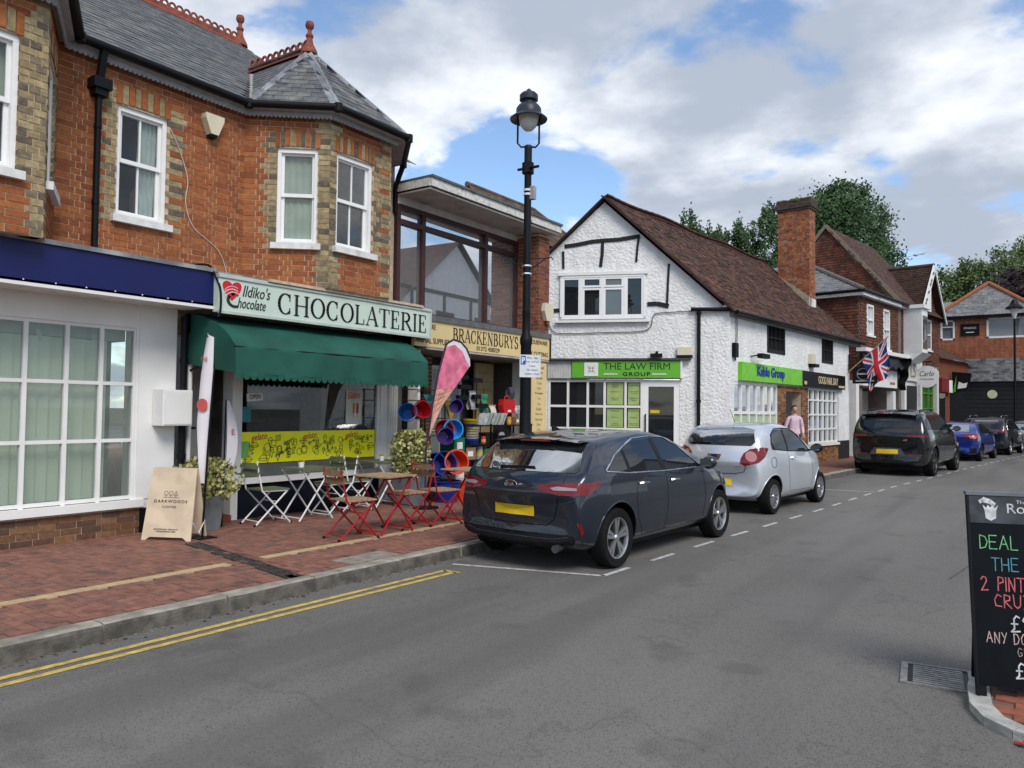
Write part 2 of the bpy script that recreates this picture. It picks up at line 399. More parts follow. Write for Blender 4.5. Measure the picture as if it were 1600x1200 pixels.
road = MB().add([(-60, -40, 0), (80, -40, 0), (80, 160, 0), (-60, 160, 0)], [(0, 1, 2, 3)]).build('road', asphalt())
tag(road, 'grey worn asphalt street running away to the right', 'road', kind='structure')
grd = MB().add([(-400, -300, -.03), (400, -300, -.03), (400, 500, -.03), (-400, 500, -.03)], [(0, 1, 2, 3)]).build('ground', M('earth', (.1, .1, .07), .9, var=.3, scale=.3))
tag(grd, 'flat open ground beyond the street', 'ground', kind='structure')
KERB = [(-12, -5.5), (0, -5.5), (5, -5.5), (8, -5.46), (12, -5.22), (16, -5.0), (21, -4.7), (23, -4.58), (30, -4.05), (36, -3.45), (42, -2.7), (47, -2.0), (52, -1.2)]
def kx(y):
    for (a, xa), (b, xb) in zip(KERB, KERB[1:]):
        if a <= y <= b: return xa + (xb - xa) * (y - a) / (b - a)
    return KERB[0][1] if y < 0 else KERB[-1][1]
KW = .15; PZ = .12
bed = M('paving_bed', (.19, .115, .088), .95, var=.2, scale=20)
mb = MB()
ys = [-12 + i for i in range(65)]
for a, b in zip(ys, ys[1:]):
    mb.add([(-30, a, PZ - .012), (kx(a) - KW, a, PZ - .012), (kx(b) - KW, b, PZ - .012), (-30, b, PZ - .012)], [(0, 1, 2, 3)])
pav = mb.build('pavement', bed); tag(pav, 'red brick footway along the shop fronts on the left', 'pavement', kind='structure')
# clay pavers laid herringbone, nearest ones singly
paver = M('clay_paver', (.2, .075, .05), .82, var=.25, scale=12, bump=.25, bscale=120, dirt=(.1, .06, .05),
          cols=[(.245, .112, .08), (.23, .105, .076), (.26, .12, .085), (.212, .102, .077), (.24, .109, .079), (.192, .1, .081), (.25, .115, .081)])
buff = M('buff_paver', (.46, .34, .2), .8, var=.15, scale=10, bump=.2, bscale=100)
items = []
L2, W2 = .2, .1
def strip_at(x, y): return -6.72 < x < -6.58 and (y < 4.62 or y > 4.95)
DA, DB = V((-7.98, 5.05)), V((-5.64, 4.62))       # drain channel ends
def on_drain(x, y, r=.1):
    p = V((x, y)); d = DB - DA; t = max(0, min(1, (p - DA).dot(d) / d.length_squared)); return (DA + d * t - p).length < r
def on_slab(x, y): return -6.02 < x < -5.66 and 5.32 < y < 6.05
i0, i1 = int(-9.3 / .1), int(-5.4 / .1)
for j in range(int(1.6 / .1), int(14.5 / .1)):
    for i in range(i0 - 4, i1 + 4):
        k = (i - j) % 4
        x, y = i * .1, j * .1
        if k == 0: cx, cy, lx, ly = x + .1, y + .05, .2, .1
        elif k == 2: cx, cy, lx, ly = x + .05, y + .1, .1, .2      # stands upright
        else: continue
        if k == 2: cx, cy = x + .05, y + .0
        if cx - lx / 2 < -9.25 or cx + lx / 2 > kx(cy) - KW - .003 or strip_at(cx, cy) or on_drain(cx, cy) or on_slab(cx, cy): continue
        m = Matrix.Diagonal((lx - .006, ly - .006, .06, 1)); m.translation = (cx, cy, PZ - .03 + random.uniform(-.0015, .0015)); items.append((m, 0))
pieces(pav, 'paver', items, [paver], 300, 'pavers')
items = []
y = -3.
while y < 12:
    if y + .2 < 4.62 or y > 4.95:
        m = Matrix.Diagonal((.13, .194, .06, 1)); m.translation = (-6.65, y + .1, PZ - .028); items.append((m, 0))
    y += .2
pieces(pav, 'buff_paver', items, [buff], 300)
far = MB()
for a, b in zip(ys, ys[1:]):
    if a >= 14: far.add([(-9, a, PZ - .004), (kx(a) - KW, a, PZ - .004), (kx(b) - KW, b, PZ - .004), (-9, b, PZ - .004)], [(0, 1, 2, 3)])
    if b <= 1.7: far.add([(-9.3, a, PZ - .004), (-6.75, a, PZ - .004), (-6.75, b, PZ - .004), (-9.3, b, PZ - .004)], [(0, 1, 2, 3)])
o = far.build('far_paving', M('far_paver', (.18, .08, .056), .85, var=.25, scale=8, dirt=(.12, .07, .06)), pav)
# kerb stones
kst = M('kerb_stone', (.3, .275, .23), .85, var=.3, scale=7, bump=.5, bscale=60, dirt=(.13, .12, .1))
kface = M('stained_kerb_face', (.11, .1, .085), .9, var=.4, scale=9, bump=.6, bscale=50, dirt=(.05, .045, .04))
y = -2.2; kk = 0
while y < 50:
    ln_ = (1.05 if y < 8 else .92) * random.uniform(.85, 1.1)
    a, b = y + .006, y + ln_ - .006; xa, xb = kx(a), kx(b); h = PZ + .005; j = random.uniform(-.006, .006)
    k = MB(); n = 5
    prof = [(-KW, -.05), (-KW, h), (-.03, h), (-.008, h - .012), (0, h - .035), (.012, -.05)]
    vs = []
    for q in range(n + 1):
        t = q / n; yy = a + (b - a) * t; xx = xa + (xb - xa) * t
        for px_, pz in prof: vs.append((xx + px_ + j + random.uniform(-.003, .003), yy, pz + (random.uniform(-.003, .003) if pz > 0 else 0)))
    m_ = len(prof)
    fs = [[q * m_ + i, (q + 1) * m_ + i, (q + 1) * m_ + i + 1, q * m_ + i + 1] for q in range(n) for i in range(m_ - 1)] + [list(range(m_)), list(range(n * m_, n * m_ + m_))[::-1]]
    k.add(vs, fs)
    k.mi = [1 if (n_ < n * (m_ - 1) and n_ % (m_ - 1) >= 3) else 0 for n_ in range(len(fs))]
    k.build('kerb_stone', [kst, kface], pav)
    y += ln_
# drain channel across the footway
iron = M('cast_iron', (.085, .075, .068), .6, metal=.4, var=.3, scale=20, bump=.3)
d = (DB - DA).normalized(); q = V((-d.y, d.x)); n = int((DB - DA).length / .16)
ch = thing('drainage_channel', 'dark iron drainage channel cover crossing the brick footway to the kerb', 'drain', (DA.x, DA.y, PZ))
b = MB(); c = (DA + DB) / 2
b.obox((c.x, c.y, PZ - .02), (*(d * (DB - DA).length / 2), 0), (*(q * .075), 0), (0, 0, .008)).build('channel_bed', black, ch)
b = MB()
for s in (-1, 1): b.obox((*(c + q * .07 * s), PZ - .003), (*(d * (DB - DA).length / 2), 0), (*(q * .008), 0), (0, 0, .008))
b.build('edge_rail', iron, ch)
for i in range(n * 4):
    p = DA + d * (i + .5) * .04
    if i % 4 == 3: continue
    MB().obox((p.x, p.y, PZ - .005), (*(d * .011), 0), (*(q * .062), 0), (0, 0, .006)).build('grate_bar', iron, ch)
s = MB().box(-6.0, 5.34, PZ - .03, -5.68, 6.02, PZ + .002)
tag(s.build('inspection_cover', M('cover_concrete', (.26, .23, .19), .85, var=.3, scale=9, bump=.3)), 'worn grey concrete inspection cover in the footway near the kerb', 'cover')
# painted markings
ypaint = M('yellow_road_paint', (.52, .38, .1), .75, var=.3, scale=14, dirt=(.2, .17, .1))
wpaint = M('white_road_paint', (.5, .5, .49), .75, var=.3, scale=16, dirt=(.22, .22, .215))
def mark(pts, mat, name, wdt):
    mb = MB(); P = [V(p) for p in pts]
    for a, b in zip(P, P[1:]):
        t = (b - a).normalized(); q = V((-t.y, t.x)) * wdt / 2
        mb.add([(*(a - q), .004), (*(b - q), .004), (*(b + q), .004), (*(a + q), .004)], [(0, 1, 2, 3)])
    return mb.build(name, mat, road)
for off in (.0, -.13):
    mark([(-5.10 + off, -6), (-5.10 + off, 2), (-5.07 + off, 4), (-5.02 + off, 6.12)], ypaint, 'yellow_line', .062)
mark([(-5.16, 6.12), (-4.96, 6.12)], ypaint, 'yellow_line', .06)
mark([(-5.3, 6.42), (-3.72, 6.92)], wpaint, 'bay_line', .06)
mark([(-3.74, 6.9), (-3.72, 7.45)], wpaint, 'bay_line', .06)
BAY = [(7, -3.73), (9.26, -3.64), (11.4, -3.5), (13.9, -3.34), (16.6, -3.23), (19.6, -3.05), (22, -2.8), (26.7, -2.37), (33, -1.75), (42, -.8)]
def bx(y):
    for (a, xa), (b, xb) in zip(BAY, BAY[1:]):
        if a <= y <= b: return xa + (xb - xa) * (y - a) / (b - a)
    return BAY[-1][1]
y = 7.95
while y < 41:
    mark([(bx(y), y), (bx(y + .55), y + .55)], wpaint, 'bay_dash', .055); y += 1.13
mark([(-4.95, 17.6), (-3.17, 17.9)], wpaint, 'bay_line', .06)
# tarred joints and gutter grit
tar = M('tar_joint', (.075, .074, .073), .8, var=.3, scale=12)
random.seed(5)
for x_, y_, dx, n_ in ((-.9, 9.0, .06, 34),):
    pts = [(x_ + dx * i + random.uniform(-.02, .02), y_ + .6 * i) for i in range(n_)]; mark(pts, tar, 'tar_joint', .013)
grit = MB()
for i in range(900):
    y_ = random.uniform(-1, 24); x_ = kx(y_) + abs(random.gauss(0, .05)) + .015; s_ = random.uniform(.004, .012)
    grit.obox((x_, y_, .004), (s_, s_ * .3, 0), (-s_ * .3, s_ * .8, 0), (0, 0, s_ * .4), 0, random.random())
o = grit.build('gutter_grit', M('grit', (.1, .08, .05), .9, cols=[(.12, .1, .07), (.06, .05, .04), (.16, .12, .06), (.2, .19, .17)])); tag(o, 'loose grit and leaf litter along the foot of the left kerb', 'grit', kind='stuff')
random.seed(9)
# road gully
g = thing('gully_grate', 'grey slotted iron gully grate set in the asphalt beside the kerb corner', 'drain', (-.63, 5.59, 0))
GU = V((.95, .12)).normalized(); GV = V((-GU.y, GU.x)); gc = V((-.625, 5.59)); hl, hw = .19, .2
steel = M('worn_steel', (.27, .26, .25), .5, metal=.5, var=.3, scale=20)
def gb(mb, a0, a1, b0, b1, z0, z1):
    c = gc + GU * (a0 + a1) / 2 + GV * (b0 + b1) / 2
    return mb.obox((c.x, c.y, (z0 + z1) / 2), (*(GU * (a1 - a0) / 2), 0), (*(GV * (b1 - b0) / 2), 0), (0, 0, (z1 - z0) / 2))
gb(MB(), -hl, hl, -hw, hw, .001, .003).build('pit', black, g)
b = MB()
for a0, a1, b0, b1 in ((-hl - .02, hl + .02, -hw - .02, -hw), (-hl - .02, hl + .02, hw, hw + .02), (-hl - .02, -hl + .02, -hw, hw), (hl - .02, hl + .02, -hw, hw)): gb(b, a0, a1, b0, b1, .001, .012)
b.build('frame', steel, g)
for i in range(9):
    v_ = -hw + .035 + i * (2 * hw - .07) / 8
    gb(MB(), -hl + .05, hl - .05, v_ - .011, v_ + .011, .003, .011).build('bar', steel, g)
# pavement corner on the right
cor = [(-.455, 5.75), (-.45, 5.4), (-.415, 5.1), (-.335, 4.9), (-.2, 4.78), (.05, 4.70), (.6, 4.66), (2.5, 4.6)]
back = [(2.5, 8.2), (.9, 7.4), (.1, 6.7), (-.3, 6.2)]
RPZ = .045
rp = MB().add([(x, y, RPZ - .012) for x, y in cor + back], [list(range(len(cor) + len(back)))]).build('corner_pavement', bed)
tag(rp, 'kerbed brick pavement corner at the lower right', 'pavement', kind='structure')
items = []
def inpoly(x, y, P):
    c = False
    for (x1, y1), (x2, y2) in zip(P, P[1:] + P[:1]):
        if (y1 > y) != (y2 > y) and x < (x2 - x1) * (y - y1) / (y2 - y1) + x1: c = not c
    return c
cc = (1.0, 6.0)
inner = [(x + (cc[0] - x) * .16 / max(.5, math.hypot(cc[0] - x, cc[1] - y)), y + (cc[1] - y) * .16 / max(.5, math.hypot(cc[0] - x, cc[1] - y))) for x, y in cor + back]
pv2 = M('red_paving_block', (.24, .09, .06), .85, var=.3, scale=12, bump=.3, cols=[(.27, .09, .055), (.24, .08, .05), (.075, .072, .07), (.29, .1, .06), (.2, .07, .05)])
for j in range(46, 84):
    for i in range(-6, 26):
        cx, cy = i * .212 * .95 + (.1 if j % 2 else 0), j * .106
        if inpoly(cx, cy, inner):
            m = Matrix.Diagonal((.194, .1, .06, 1)); m.translation = (cx, cy, RPZ - .03); items.append((m, 0))
pieces(rp, 'paving_block', items, [pv2], 300)
pc = M('pale_kerb_stone', (.4, .4, .37), .85, var=.25, scale=12, bump=.4, bscale=70)
pts = cor + []
for (x0, y0), (x1, y1) in zip((cor[:1] + cor)[0:], cor[1:] + [(9, 9)]):
    pass
ring = [V(q) for q in back[::-1][:1] + cor]; inn = []
for i, p in enumerate(ring):
    t = (ring[min(i + 1, len(ring) - 1)] - ring[max(i - 1, 0)]).normalized(); q = V((-t.y, t.x)); q = q if (V(cc) - p).dot(q) > 0 else -q; inn.append(p + q * .115)
for i in range(len(ring) - 1):
    c4 = [ring[i], ring[i + 1], inn[i + 1], inn[i]]; g_c = (c4[0] + c4[1] + c4[2] + c4[3]) / 4
    MB().prism([(*(g_c + (p - g_c) * .975), -.05) for p in c4], (0, 0, RPZ + .053)).build('kerb_stone', pc, rp)
leafred = M('red_petal', (.6, .02, .015), .5)
for i in range(5):
    o = MB().grid(lambda s, t: (-.19 + i * .012 + .03 * s, 4.70 - .012 * (i % 3) + .022 * t, .006 + .012 * math.sin(s * 3.1) + .004 * i), 3, 2).build('fallen_petal', leafred)
    tag(o, 'small red petal lying in the gutter by the kerb corner', 'petal', 'fallen red petals by the corner kerb')
# ================================================================== red brick terrace house over the two left shops
UP = V((0, 0, 1))
house = thing('terrace_house', 'red and yellow brick Victorian terrace house with slate roof above the first two shops', 'house', (-9.2, 5, 0))
W = Fr((-9.2, 0), (0, 1), (1, 0))
BL, BF_, BR = V((-9.2, 6.47)), V((-8.32, 7.25)), V((-8.32, 8.46))
BE = V((-9.2, 9.25))
cantL = Fr(BL, BF_ - BL, ((BF_ - BL).y, -(BF_ - BL).x)); front = Fr(BF_, (0, 1), (1, 0)); cantR = Fr(BR, BE - BR, ((BE - BR).y, -(BE - BR).x))
LB0, LB1, LB2 = V((-8.32, 1.2)), V((-8.32, 3.53)), V((-9.2, 4.01))
lbF = Fr((-8.32, 0), (0, 1), (1, 0)); lbC = Fr(LB1, LB2 - LB1, ((LB2 - LB1).y, -(LB2 - LB1).x))
cl = (BF_ - BL).length; cr_ = (BE - BR).length; lc = (LB2 - LB1).length
ZB, ZE = 3.34, 5.80
WZ = (3.95, 5.30)
# wall sheets: (frame, u0, u1, holes, corners that carry yellow quoins)
sheets = [(W, 4.01, 6.47, [(4.70, 5.34, *WZ)], []), (cantL, 0, cl, [(.45, 1.01, *WZ)], [cl]), (front, 0, 1.21, [(.12, .83, *WZ)], [0, 1.21]),
          (cantR, 0, cr_, [], [0]), (lbF, .8, 3.53, [(2.45, 3.27, *WZ)], [3.53]), (lbC, 0, lc, [(.16, .8, *WZ)], [0])]
mb = MB()
for fr, a, b, holes, q in sheets: wall_with_holes(mb, fr, a, b, ZB, ZE, [(h[0], h[1], h[2], h[3]) for h in holes], -.22, -.002)
W.box(mb, 9.25, 9.45, ZB, ZE, -.22, -.002); W.box(mb, -3, .8, ZB, ZE, -.22, -.002)
mb.box(-13.5, 9.25, 0, -9.42, 9.45, 5.8)
mb.add([(-18.5, 9.25, 5.8), (-9.0, 9.25, 5.8), (-13.9, 9.25, 9.1), (-18.5, 9.45, 5.8), (-9.0, 9.45, 5.8), (-13.9, 9.45, 9.1)], [(0, 1, 2), (5, 4, 3), (0, 2, 5, 3), (1, 4, 5, 2), (0, 3, 4, 1)])
mb.box(-9.5, -3, 2.6, -9.21, 9.45, 3.34); mb.box(-9.3, 6.3, 3.3, -8.36, 9.3, 3.338)
wallo = mb.build('wall', mortar, house)
items = []
for fr, a, b, holes, corners in sheets:
    def zone(u, z, holes=holes, corners=corners):
        alt = .05 if int((z - ZB) / .15) % 2 else 0.
        for h in holes:
            if h[2] - .1 < z < h[3] + .25 and (h[0] - .14 - alt < u < h[0] + .01 or h[1] - .01 < u < h[1] + .14 + alt): return 1
        for c in corners:
            if abs(u - c) < .13 + alt: return 1
        return 0
    hs = [(h[0], h[1], h[2], h[3] + .235) for h in holes]
    items += bricks(fr, a, b, ZB + .01, ZE, hs, zone)
pieces(wallo, 'brick', items, [red_brick, stock_brick], 300, 'bricks')
# flat arches: red and yellow bricks alternately
for fr, a, b, holes, q in sheets:
    for h in holes:
        n = 9 if h[1] - h[0] < .7 else 11; wd = (h[1] - h[0] + .04) / n; k = []
        for i in range(n):
            u = h[0] - .02 + wd * (i + .5); t = (i + .5) / n * 2 - 1; rise = .045 * (1 - t * t)
            m = fr.mat(u + t * .012, h[3] + .115 + rise * .6, -.006, wd - .008, .225, .04); k.append((m, i % 2))
        pieces(wallo, 'arch_brick', k, [red_brick, stock_brick], 300)
cream_cloth = M('curtain_cloth', (.74, .74, .66), .9, var=.12, scale=4)
white_cloth = M('net_curtain', (.8, .82, .83), .9, var=.15, scale=5)
oldpaint = M('flaking_white_paint', (.68, .68, .66), .6, var=.12, scale=9, dirt=(.3, .28, .25))
def sash(fr, a, b, z0, z1, kind, parent):
    """sliding sash window: outer frame, two sashes, centre bar, sill"""
    w_ = MB(); fw_ = .05
    for x0, x1, y0, y1, d0, d1 in ((a, a + fw_, z0, z1, -.14, -.03), (b - fw_, b, z0, z1, -.14, -.03), (a, b, z1 - .06, z1 + .03, -.139, -.028), (a, b, z0, z0 + .05, -.138, -.029)): fr.box(w_, x0, x1, y0, y1, d0, d1)
    win = w_.build('window', upvc, parent)
    zm = (z0 + z1) / 2 + .02
    for y0, y1, d, nm in ((zm - .02, z1 - .05, -.075, 'upper_sash'), (z0 + .04, zm + .02, -.105, 'lower_sash')):
        s = MB(); q = .04; A, B = a + fw_, b - fw_
        for x0, x1, c0, c1 in ((A, A + q, y0, y1), (B - q, B, y0, y1)): fr.box(s, x0, x1, c0, c1, d - .03, d + .005)
        fr.box(s, A + q, B - q, y1 - q, y1, d - .03, d + .005); fr.box(s, A + q, B - q, y0, y0 + q + .01, d - .03, d + .005)
        if kind != 'single': fr.box(s, (A + B) / 2 - .011, (A + B) / 2 + .011, y0 + q + .01, y1 - q, d - .025, d + .002)
        s.build(nm, upvc, win)
        g = MB(); fr.box(g, A + q, B - q, y0 + q, y1 - q, d - .016, d - .012); g.build('pane', pane, win)
    s = MB(); fr.box(s, a - .06, b + .06, z0 - .085, z0, -.14, .075); s.build('sill', oldpaint, win)
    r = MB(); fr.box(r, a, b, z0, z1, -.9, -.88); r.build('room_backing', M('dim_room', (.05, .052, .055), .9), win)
    if kind == 'half':      # net curtain drawn across the right half, gathered
        c = MB(); c.grid(lambda s, t: fr.p(a + .05 + (b - a - .1) * (.5 + .46 * s) + .03 * (1 - t) * math.sin(9 * t), z0 + .04 + (z1 - z0 - .1) * t, -.15 + .02 * math.sin(s * 26 + 3 * t)), 30, 12)
        c.build('curtain', white_cloth, win, smooth=True, ang=80)
    if kind == 'single':
        c = MB(); c.grid(lambda s, t: fr.p(a + .05 + (b - a - .1) * s, z0 + .04 + (z1 - z0 - .1) * t, -.15 + .008 * math.sin(s * 30)), 30, 3)
        c.build('curtain', cream_cloth, win, smooth=True, ang=80)
    if kind == 'blind':
        c = MB(); fr.box(c, a + .05, b - .05, z0 + .7, z1, -.185, -.18); c.build('roller_blind', cream_cloth, win)
sash(W, 4.70, 5.34, *WZ, 'half', house); sash(cantL, .45, 1.01, *WZ, 'single', house); sash(front, .12, .83, *WZ, 'double', house)
sash(lbF, 2.45, 3.27, *WZ, 'blind', house); sash(lbC, .16, .8, *WZ, 'single', house)
# roof
EX, EZ, RX, RZ_ = -8.98, 5.86, -13.9, 9.24
R0, R1 = V((-9.55, 7.85, 7.25)), V((-11.05, 7.85, 7.28))
E0, E1, E2, E3 = V((-9.02, 6.40, EZ - .02)), V((-8.1, 7.17, EZ - .02)), V((-8.1, 8.54, EZ - .02)), V((-9.02, 9.35, EZ - .02))
F1, F2 = V((-8.1, 3.6, EZ - .02)), V((-9.02, 4.12, EZ - .02))
mb = MB()
mb.add([(EX, -3, EZ), (EX, 9.6, EZ), (RX, 9.6, RZ_), (RX, -3, RZ_), (RX - 4.9, 9.6, EZ), (RX - 4.9, -3, EZ)], [(0, 1, 2, 3), (3, 2, 4, 5)])
mb.add([E0, E1, E2, E3, R0, R1], [(0, 1, 4), (1, 2, 4), (2, 3, 4), (0, 4, 5), (3, 5, 4)])
A0 = V((-9.55, 2.2, 7.25)); A1 = V((-11.05, 2.2, 7.28)); F0 = V((-8.1, .8, EZ - .02))
mb.add([F0, F1, F2, A0, A1], [(0, 1, 3), (1, 2, 3), (2, 4, 3)])
roof = mb.build('roof', M('roof_felt', (.06, .06, .062), .9), house)
def slates(tri_or_quad, exp, wd, excl=None, over=.35):
    """courses of slates over a planar polygon (3D points), first edge = eave"""
    P = [V(p) for p in tri_or_quad]; u = (P[1] - P[0]).normalized(); n = u.cross(P[2] - P[0]).normalized()
    if n.z < 0: n = -n
    s = n.cross(u)
    if s.z < 0: s = -s
    Q = [((p - P[0]).dot(u), (p - P[0]).dot(s)) for p in P]; out = []
    us = [q[0] for q in Q]; top = max(q[1] for q in Q); k = 0; y = -.03
    while y < top:
        x = min(us) + (wd / 2 if k % 2 else 0) - wd + random.uniform(-.01, .01)
        while x < max(us):
            def ok(a, b): return inpoly(a, b, Q)
            a, b = x, x + wd; yc = y + exp * .5
            # clip the course to the polygon
            if not ok(x + wd / 2, max(yc, .01)):
                inn = [x + wd * t / 8 for t in range(9) if ok(x + wd * t / 8, max(yc, .01))]
                if len(inn) < 2: x += wd; continue
                a, b = min(inn), max(inn)
            c = P[0] + u * (a + b) / 2 + s * (y + exp * .62) + n * (.012 + random.uniform(-.002, .003))
            if not (excl and excl(c)):
                sl_ = (s * math.cos(.035) - n * math.sin(.035)); nn = u.cross(sl_)
                m = Matrix((u * (b - a - .006), sl_ * exp * 1.3, nn * .009)).transposed().to_4x4(); m.translation = c
                out.append((m, 0))
            x += wd
        y += exp; k += 1
    return out
def under_tower(c):
    for cy in (7.85, 2.2):
        if abs(c.y - cy) < 1.62 and c.z < 7.25 - abs(c.y - cy) * .94: return True
    return False
items = slates([(EX, -2, EZ), (EX, 9.6, EZ), (RX, 9.6, RZ_), (RX, -2, RZ_)], .2, .26, under_tower)
for t in ((E0, E1, R0), (E1, E2, R0), (E2, E3, R0), (F0, F1, A0), (F1, F2, A0)): items += slates(t, .15, .2)
def side(E, A, B, sgn):
    # slope beside the bay roof ridge: from the ridge down to the valley
    out = slates([A, B, E], .15, .2) if sgn else []
    return out
def side_slates(E, A, B):
    u = (B - A).normalized(); n = (B - A).cross(E - A).normalized(); n = n if n.z > 0 else -n; s = n.cross(u); s = s if s.z > 0 else -s
    Q = [((p - A).dot(u), (p - A).dot(s)) for p in (A, B, E)]; out = []; lo = min(q[1] for q in Q); y = lo; k = 0
    while y < 0:
        x = -.4 + (.1 if k % 2 else 0)
        while x < 1.8:
            if inpoly(x + .1, y + .07, Q):
                c = A + u * (x + .1) + s * (y + .09) + n * .013; sl_ = s * math.cos(.035) - n * math.sin(.035)
                m = Matrix((u * .194, sl_ * .2, u.cross(sl_) * .009)).transposed().to_4x4(); m.translation = c; out.append((m, 0))
            x += .2
        y += .15; k += 1
    return out
items += side_slates(E0, R0, R1) + side_slates(E3, R0, R1)
pieces(roof, 'slate', items, [slate], 300, 'slates')
mb = MB()
for a, b, r in ((R0, E0, .075), (R0, E1, .085), (R0, E2, .075), (R0, E3, .06), (A0, F1, .08), (A0, F2, .07)):
    d = (b - a).normalized(); q = d.cross(UP).normalized(); nn = q.cross(d); nn = nn if nn.z > 0 else -nn
    for s in (-1, 1): mb.obox((a + b) / 2 + q * r * .5 * s + nn * .012, (b - a) / 2, (q * r * .5 + nn * (-.03 * s)), nn * .006)
    mb.tube([a + nn * .03, b + nn * .03], .022, 8)
    mb.build('hip_leadwork', lead, roof, smooth=True); mb = MB()
mb = MB()
d = (R1 - E0); mb.obox((E0 + R1) / 2 + V((.0, 0, .035)), d / 2, V((.03, .09, .05)), V((0, 0, .006))); mb.build('valley_lining', M('mossy_mortar', (.3, .3, .25), .9, var=.3, scale=12), roof)
def crest(a, b, n, h):
    a, b = V(a), V(b); d = (b - a) / n; u = d.normalized()
    for i in range(n):
        c = MB(); p = a + d * i; q = p + d * .985
        side_ = u.cross(UP).normalized()
        for s in (-1, 1): c.obox((p + q) / 2 + side_ * .075 * s + UP * (-.03), (q - p) / 2, side_ * .085 + UP * (-.06 * s), UP * .012)
        c.obox((p + q) / 2 + UP * (h * .22), (q - p) / 2, side_ * .022, UP * h * .28)
        for k in range(2):
            cc_ = p + (q - p) * (.25 + .5 * k) + UP * h * .55; rr = (q - p).length * .22
            c.tube([cc_ + u * rr * math.cos(t * math.pi / 6) + UP * rr * 1.25 * math.sin(t * math.pi / 6) for t in range(0, 7)], .022, 6)
            c.tube([cc_ + u * rr * math.cos(math.pi + t * math.pi / 6) + UP * rr * .8 * math.sin(math.pi + t * math.pi / 6) for t in range(0, 7)], .02, 6)
        c.build('crest_tile', terracotta, roof)
crest((RX, 7.1, RZ_ + .02), (RX, 9.55, RZ_ + .02), 8, .22); crest(R1 + UP * .02, R0 + UP * .02, 5, .19)
for p, s in (((RX, 9.6, RZ_), 1.25), (R0, 1.0)):
    MB().lathe([(.0, 0), (.13 * s, 0), (.12 * s, .06), (.06 * s, .17 * s), (.045 * s, .26 * s), (.06 * s, .28 * s), (.06 * s, .31 * s), (.035 * s, .33 * s), (.03 * s, .39 * s), (.062 * s, .43 * s), (.07 * s, .475 * s), (.055 * s, .52 * s), (0, .545 * s)], V(p) + UP * -.03, 14).build('finial', terracotta, roof, smooth=True)
mb = MB().box(RX - .1, -2, RZ_ - .02, RX + .1, 7.1, RZ_ + .06); mb.build('ridge_lead', lead, roof)
# eaves: scalloped board and gutters
scal = M('grey_eaves_paint', (.33, .33, .34), .7, var=.15, scale=10)
def eaves(a, b, name):
    a, b = V(a), V(b); u = (b - a).normalized(); q = u.cross(UP); m = MB(); n = max(2, int((b - a).length / .058)); st = (b - a) / n
    m.obox((a + b) / 2 + UP * (-.01), (b - a) / 2, q * .012, UP * .035)
    for i in range(n):
        c = a + st * (i + .5) + UP * -.04
        m.prism([c + u * (.026 * math.cos(R(180 + 30 * k))) + UP * (.03 * math.sin(R(180 + 30 * k))) - q * .011 for k in range(7)], q * .022)
    m.build('scalloped_board', scal, house)
IN = .1
for a, b in (((-9.1, 4.05, 5.76), (-9.1, 6.44, 5.76)), ((-9.1, 6.44, 5.76), (-8.22, 7.2, 5.76)), ((-8.22, 7.2, 5.76), (-8.22, 8.5, 5.76)), ((-8.22, 1.0, 5.76), (-8.22, 3.56, 5.76)), ((-8.22, 3.56, 5.76), (-9.1, 4.05, 5.76))): eaves(a, b, '')
def soffit(pts): MB().prism([V((x, y, 5.775)) for x, y in pts], (0, 0, .02)).build('soffit_board', scal, house)
soffit([(-9.2, 6.47), (-9.02, 6.36), (-8.1, 7.15), (-8.1, 8.56), (-9.02, 9.4), (-9.2, 9.25), (-8.34, 8.46), (-8.34, 7.26)])
soffit([(-9.2, 4.0), (-9.02, 4.1), (-8.1, 3.6), (-8.1, .9), (-8.34, .9), (-8.34, 3.52)])
soffit([(-9.2, 4.1), (-9.04, 4.1), (-9.04, 6.36), (-9.2, 6.4)])
g = MB(); gp = [(-8.06, .8, 5.83), (-8.06, 3.62, 5.83), (-8.98, 4.14, 5.83), (-8.98, 6.37, 5.82), (-8.06, 7.15, 5.82), (-8.06, 8.57, 5.81), (-8.98, 9.42, 5.8)]
for a, b in zip(gp, gp[1:]): g.tube([a, b], .052, 10)
for p in gp[1:]: g.lathe([(.0, -.06), (.06, -.06), (.06, .05), (0, .05)], p, 10)
g.build('gutter', black, house, smooth=True)
g = MB(); g.bar((-9.0, 4.42, 5.8), (-9.08, 4.42, 5.5), .07, .07); g.box(-9.2, 4.33, 5.36, -9.02, 4.54, 5.48); g.prism([(-9.18, 4.36, 5.36), (-9.18, 4.51, 5.36), (-9.05, 4.51, 5.36), (-9.05, 4.36, 5.36)], (0, 0, -.08))
g.tube([(-9.12, 4.43, 5.4), (-9.12, 4.43, 3.3)], .037, 10)
for z in (4.9, 4.0): g.tube([(-9.12, 4.43, z), (-9.12, 4.43, z + .05)], .045, 10)
g.build('downpipe', black, house, smooth=True)
g = MB().tube([(-8.98, 9.42, 5.78), (-9.1, 9.44, 5.6), (-9.17, 9.44, 5.4), (-9.17, 9.44, 5.0)], .045, 10); g.build('downpipe', black, house, smooth=True); g = MB().tube([(-8.98, 9.57, 2.75), (-8.98, 9.57, .13)], .04, 10); g.build('downpipe', black, house, smooth=True)
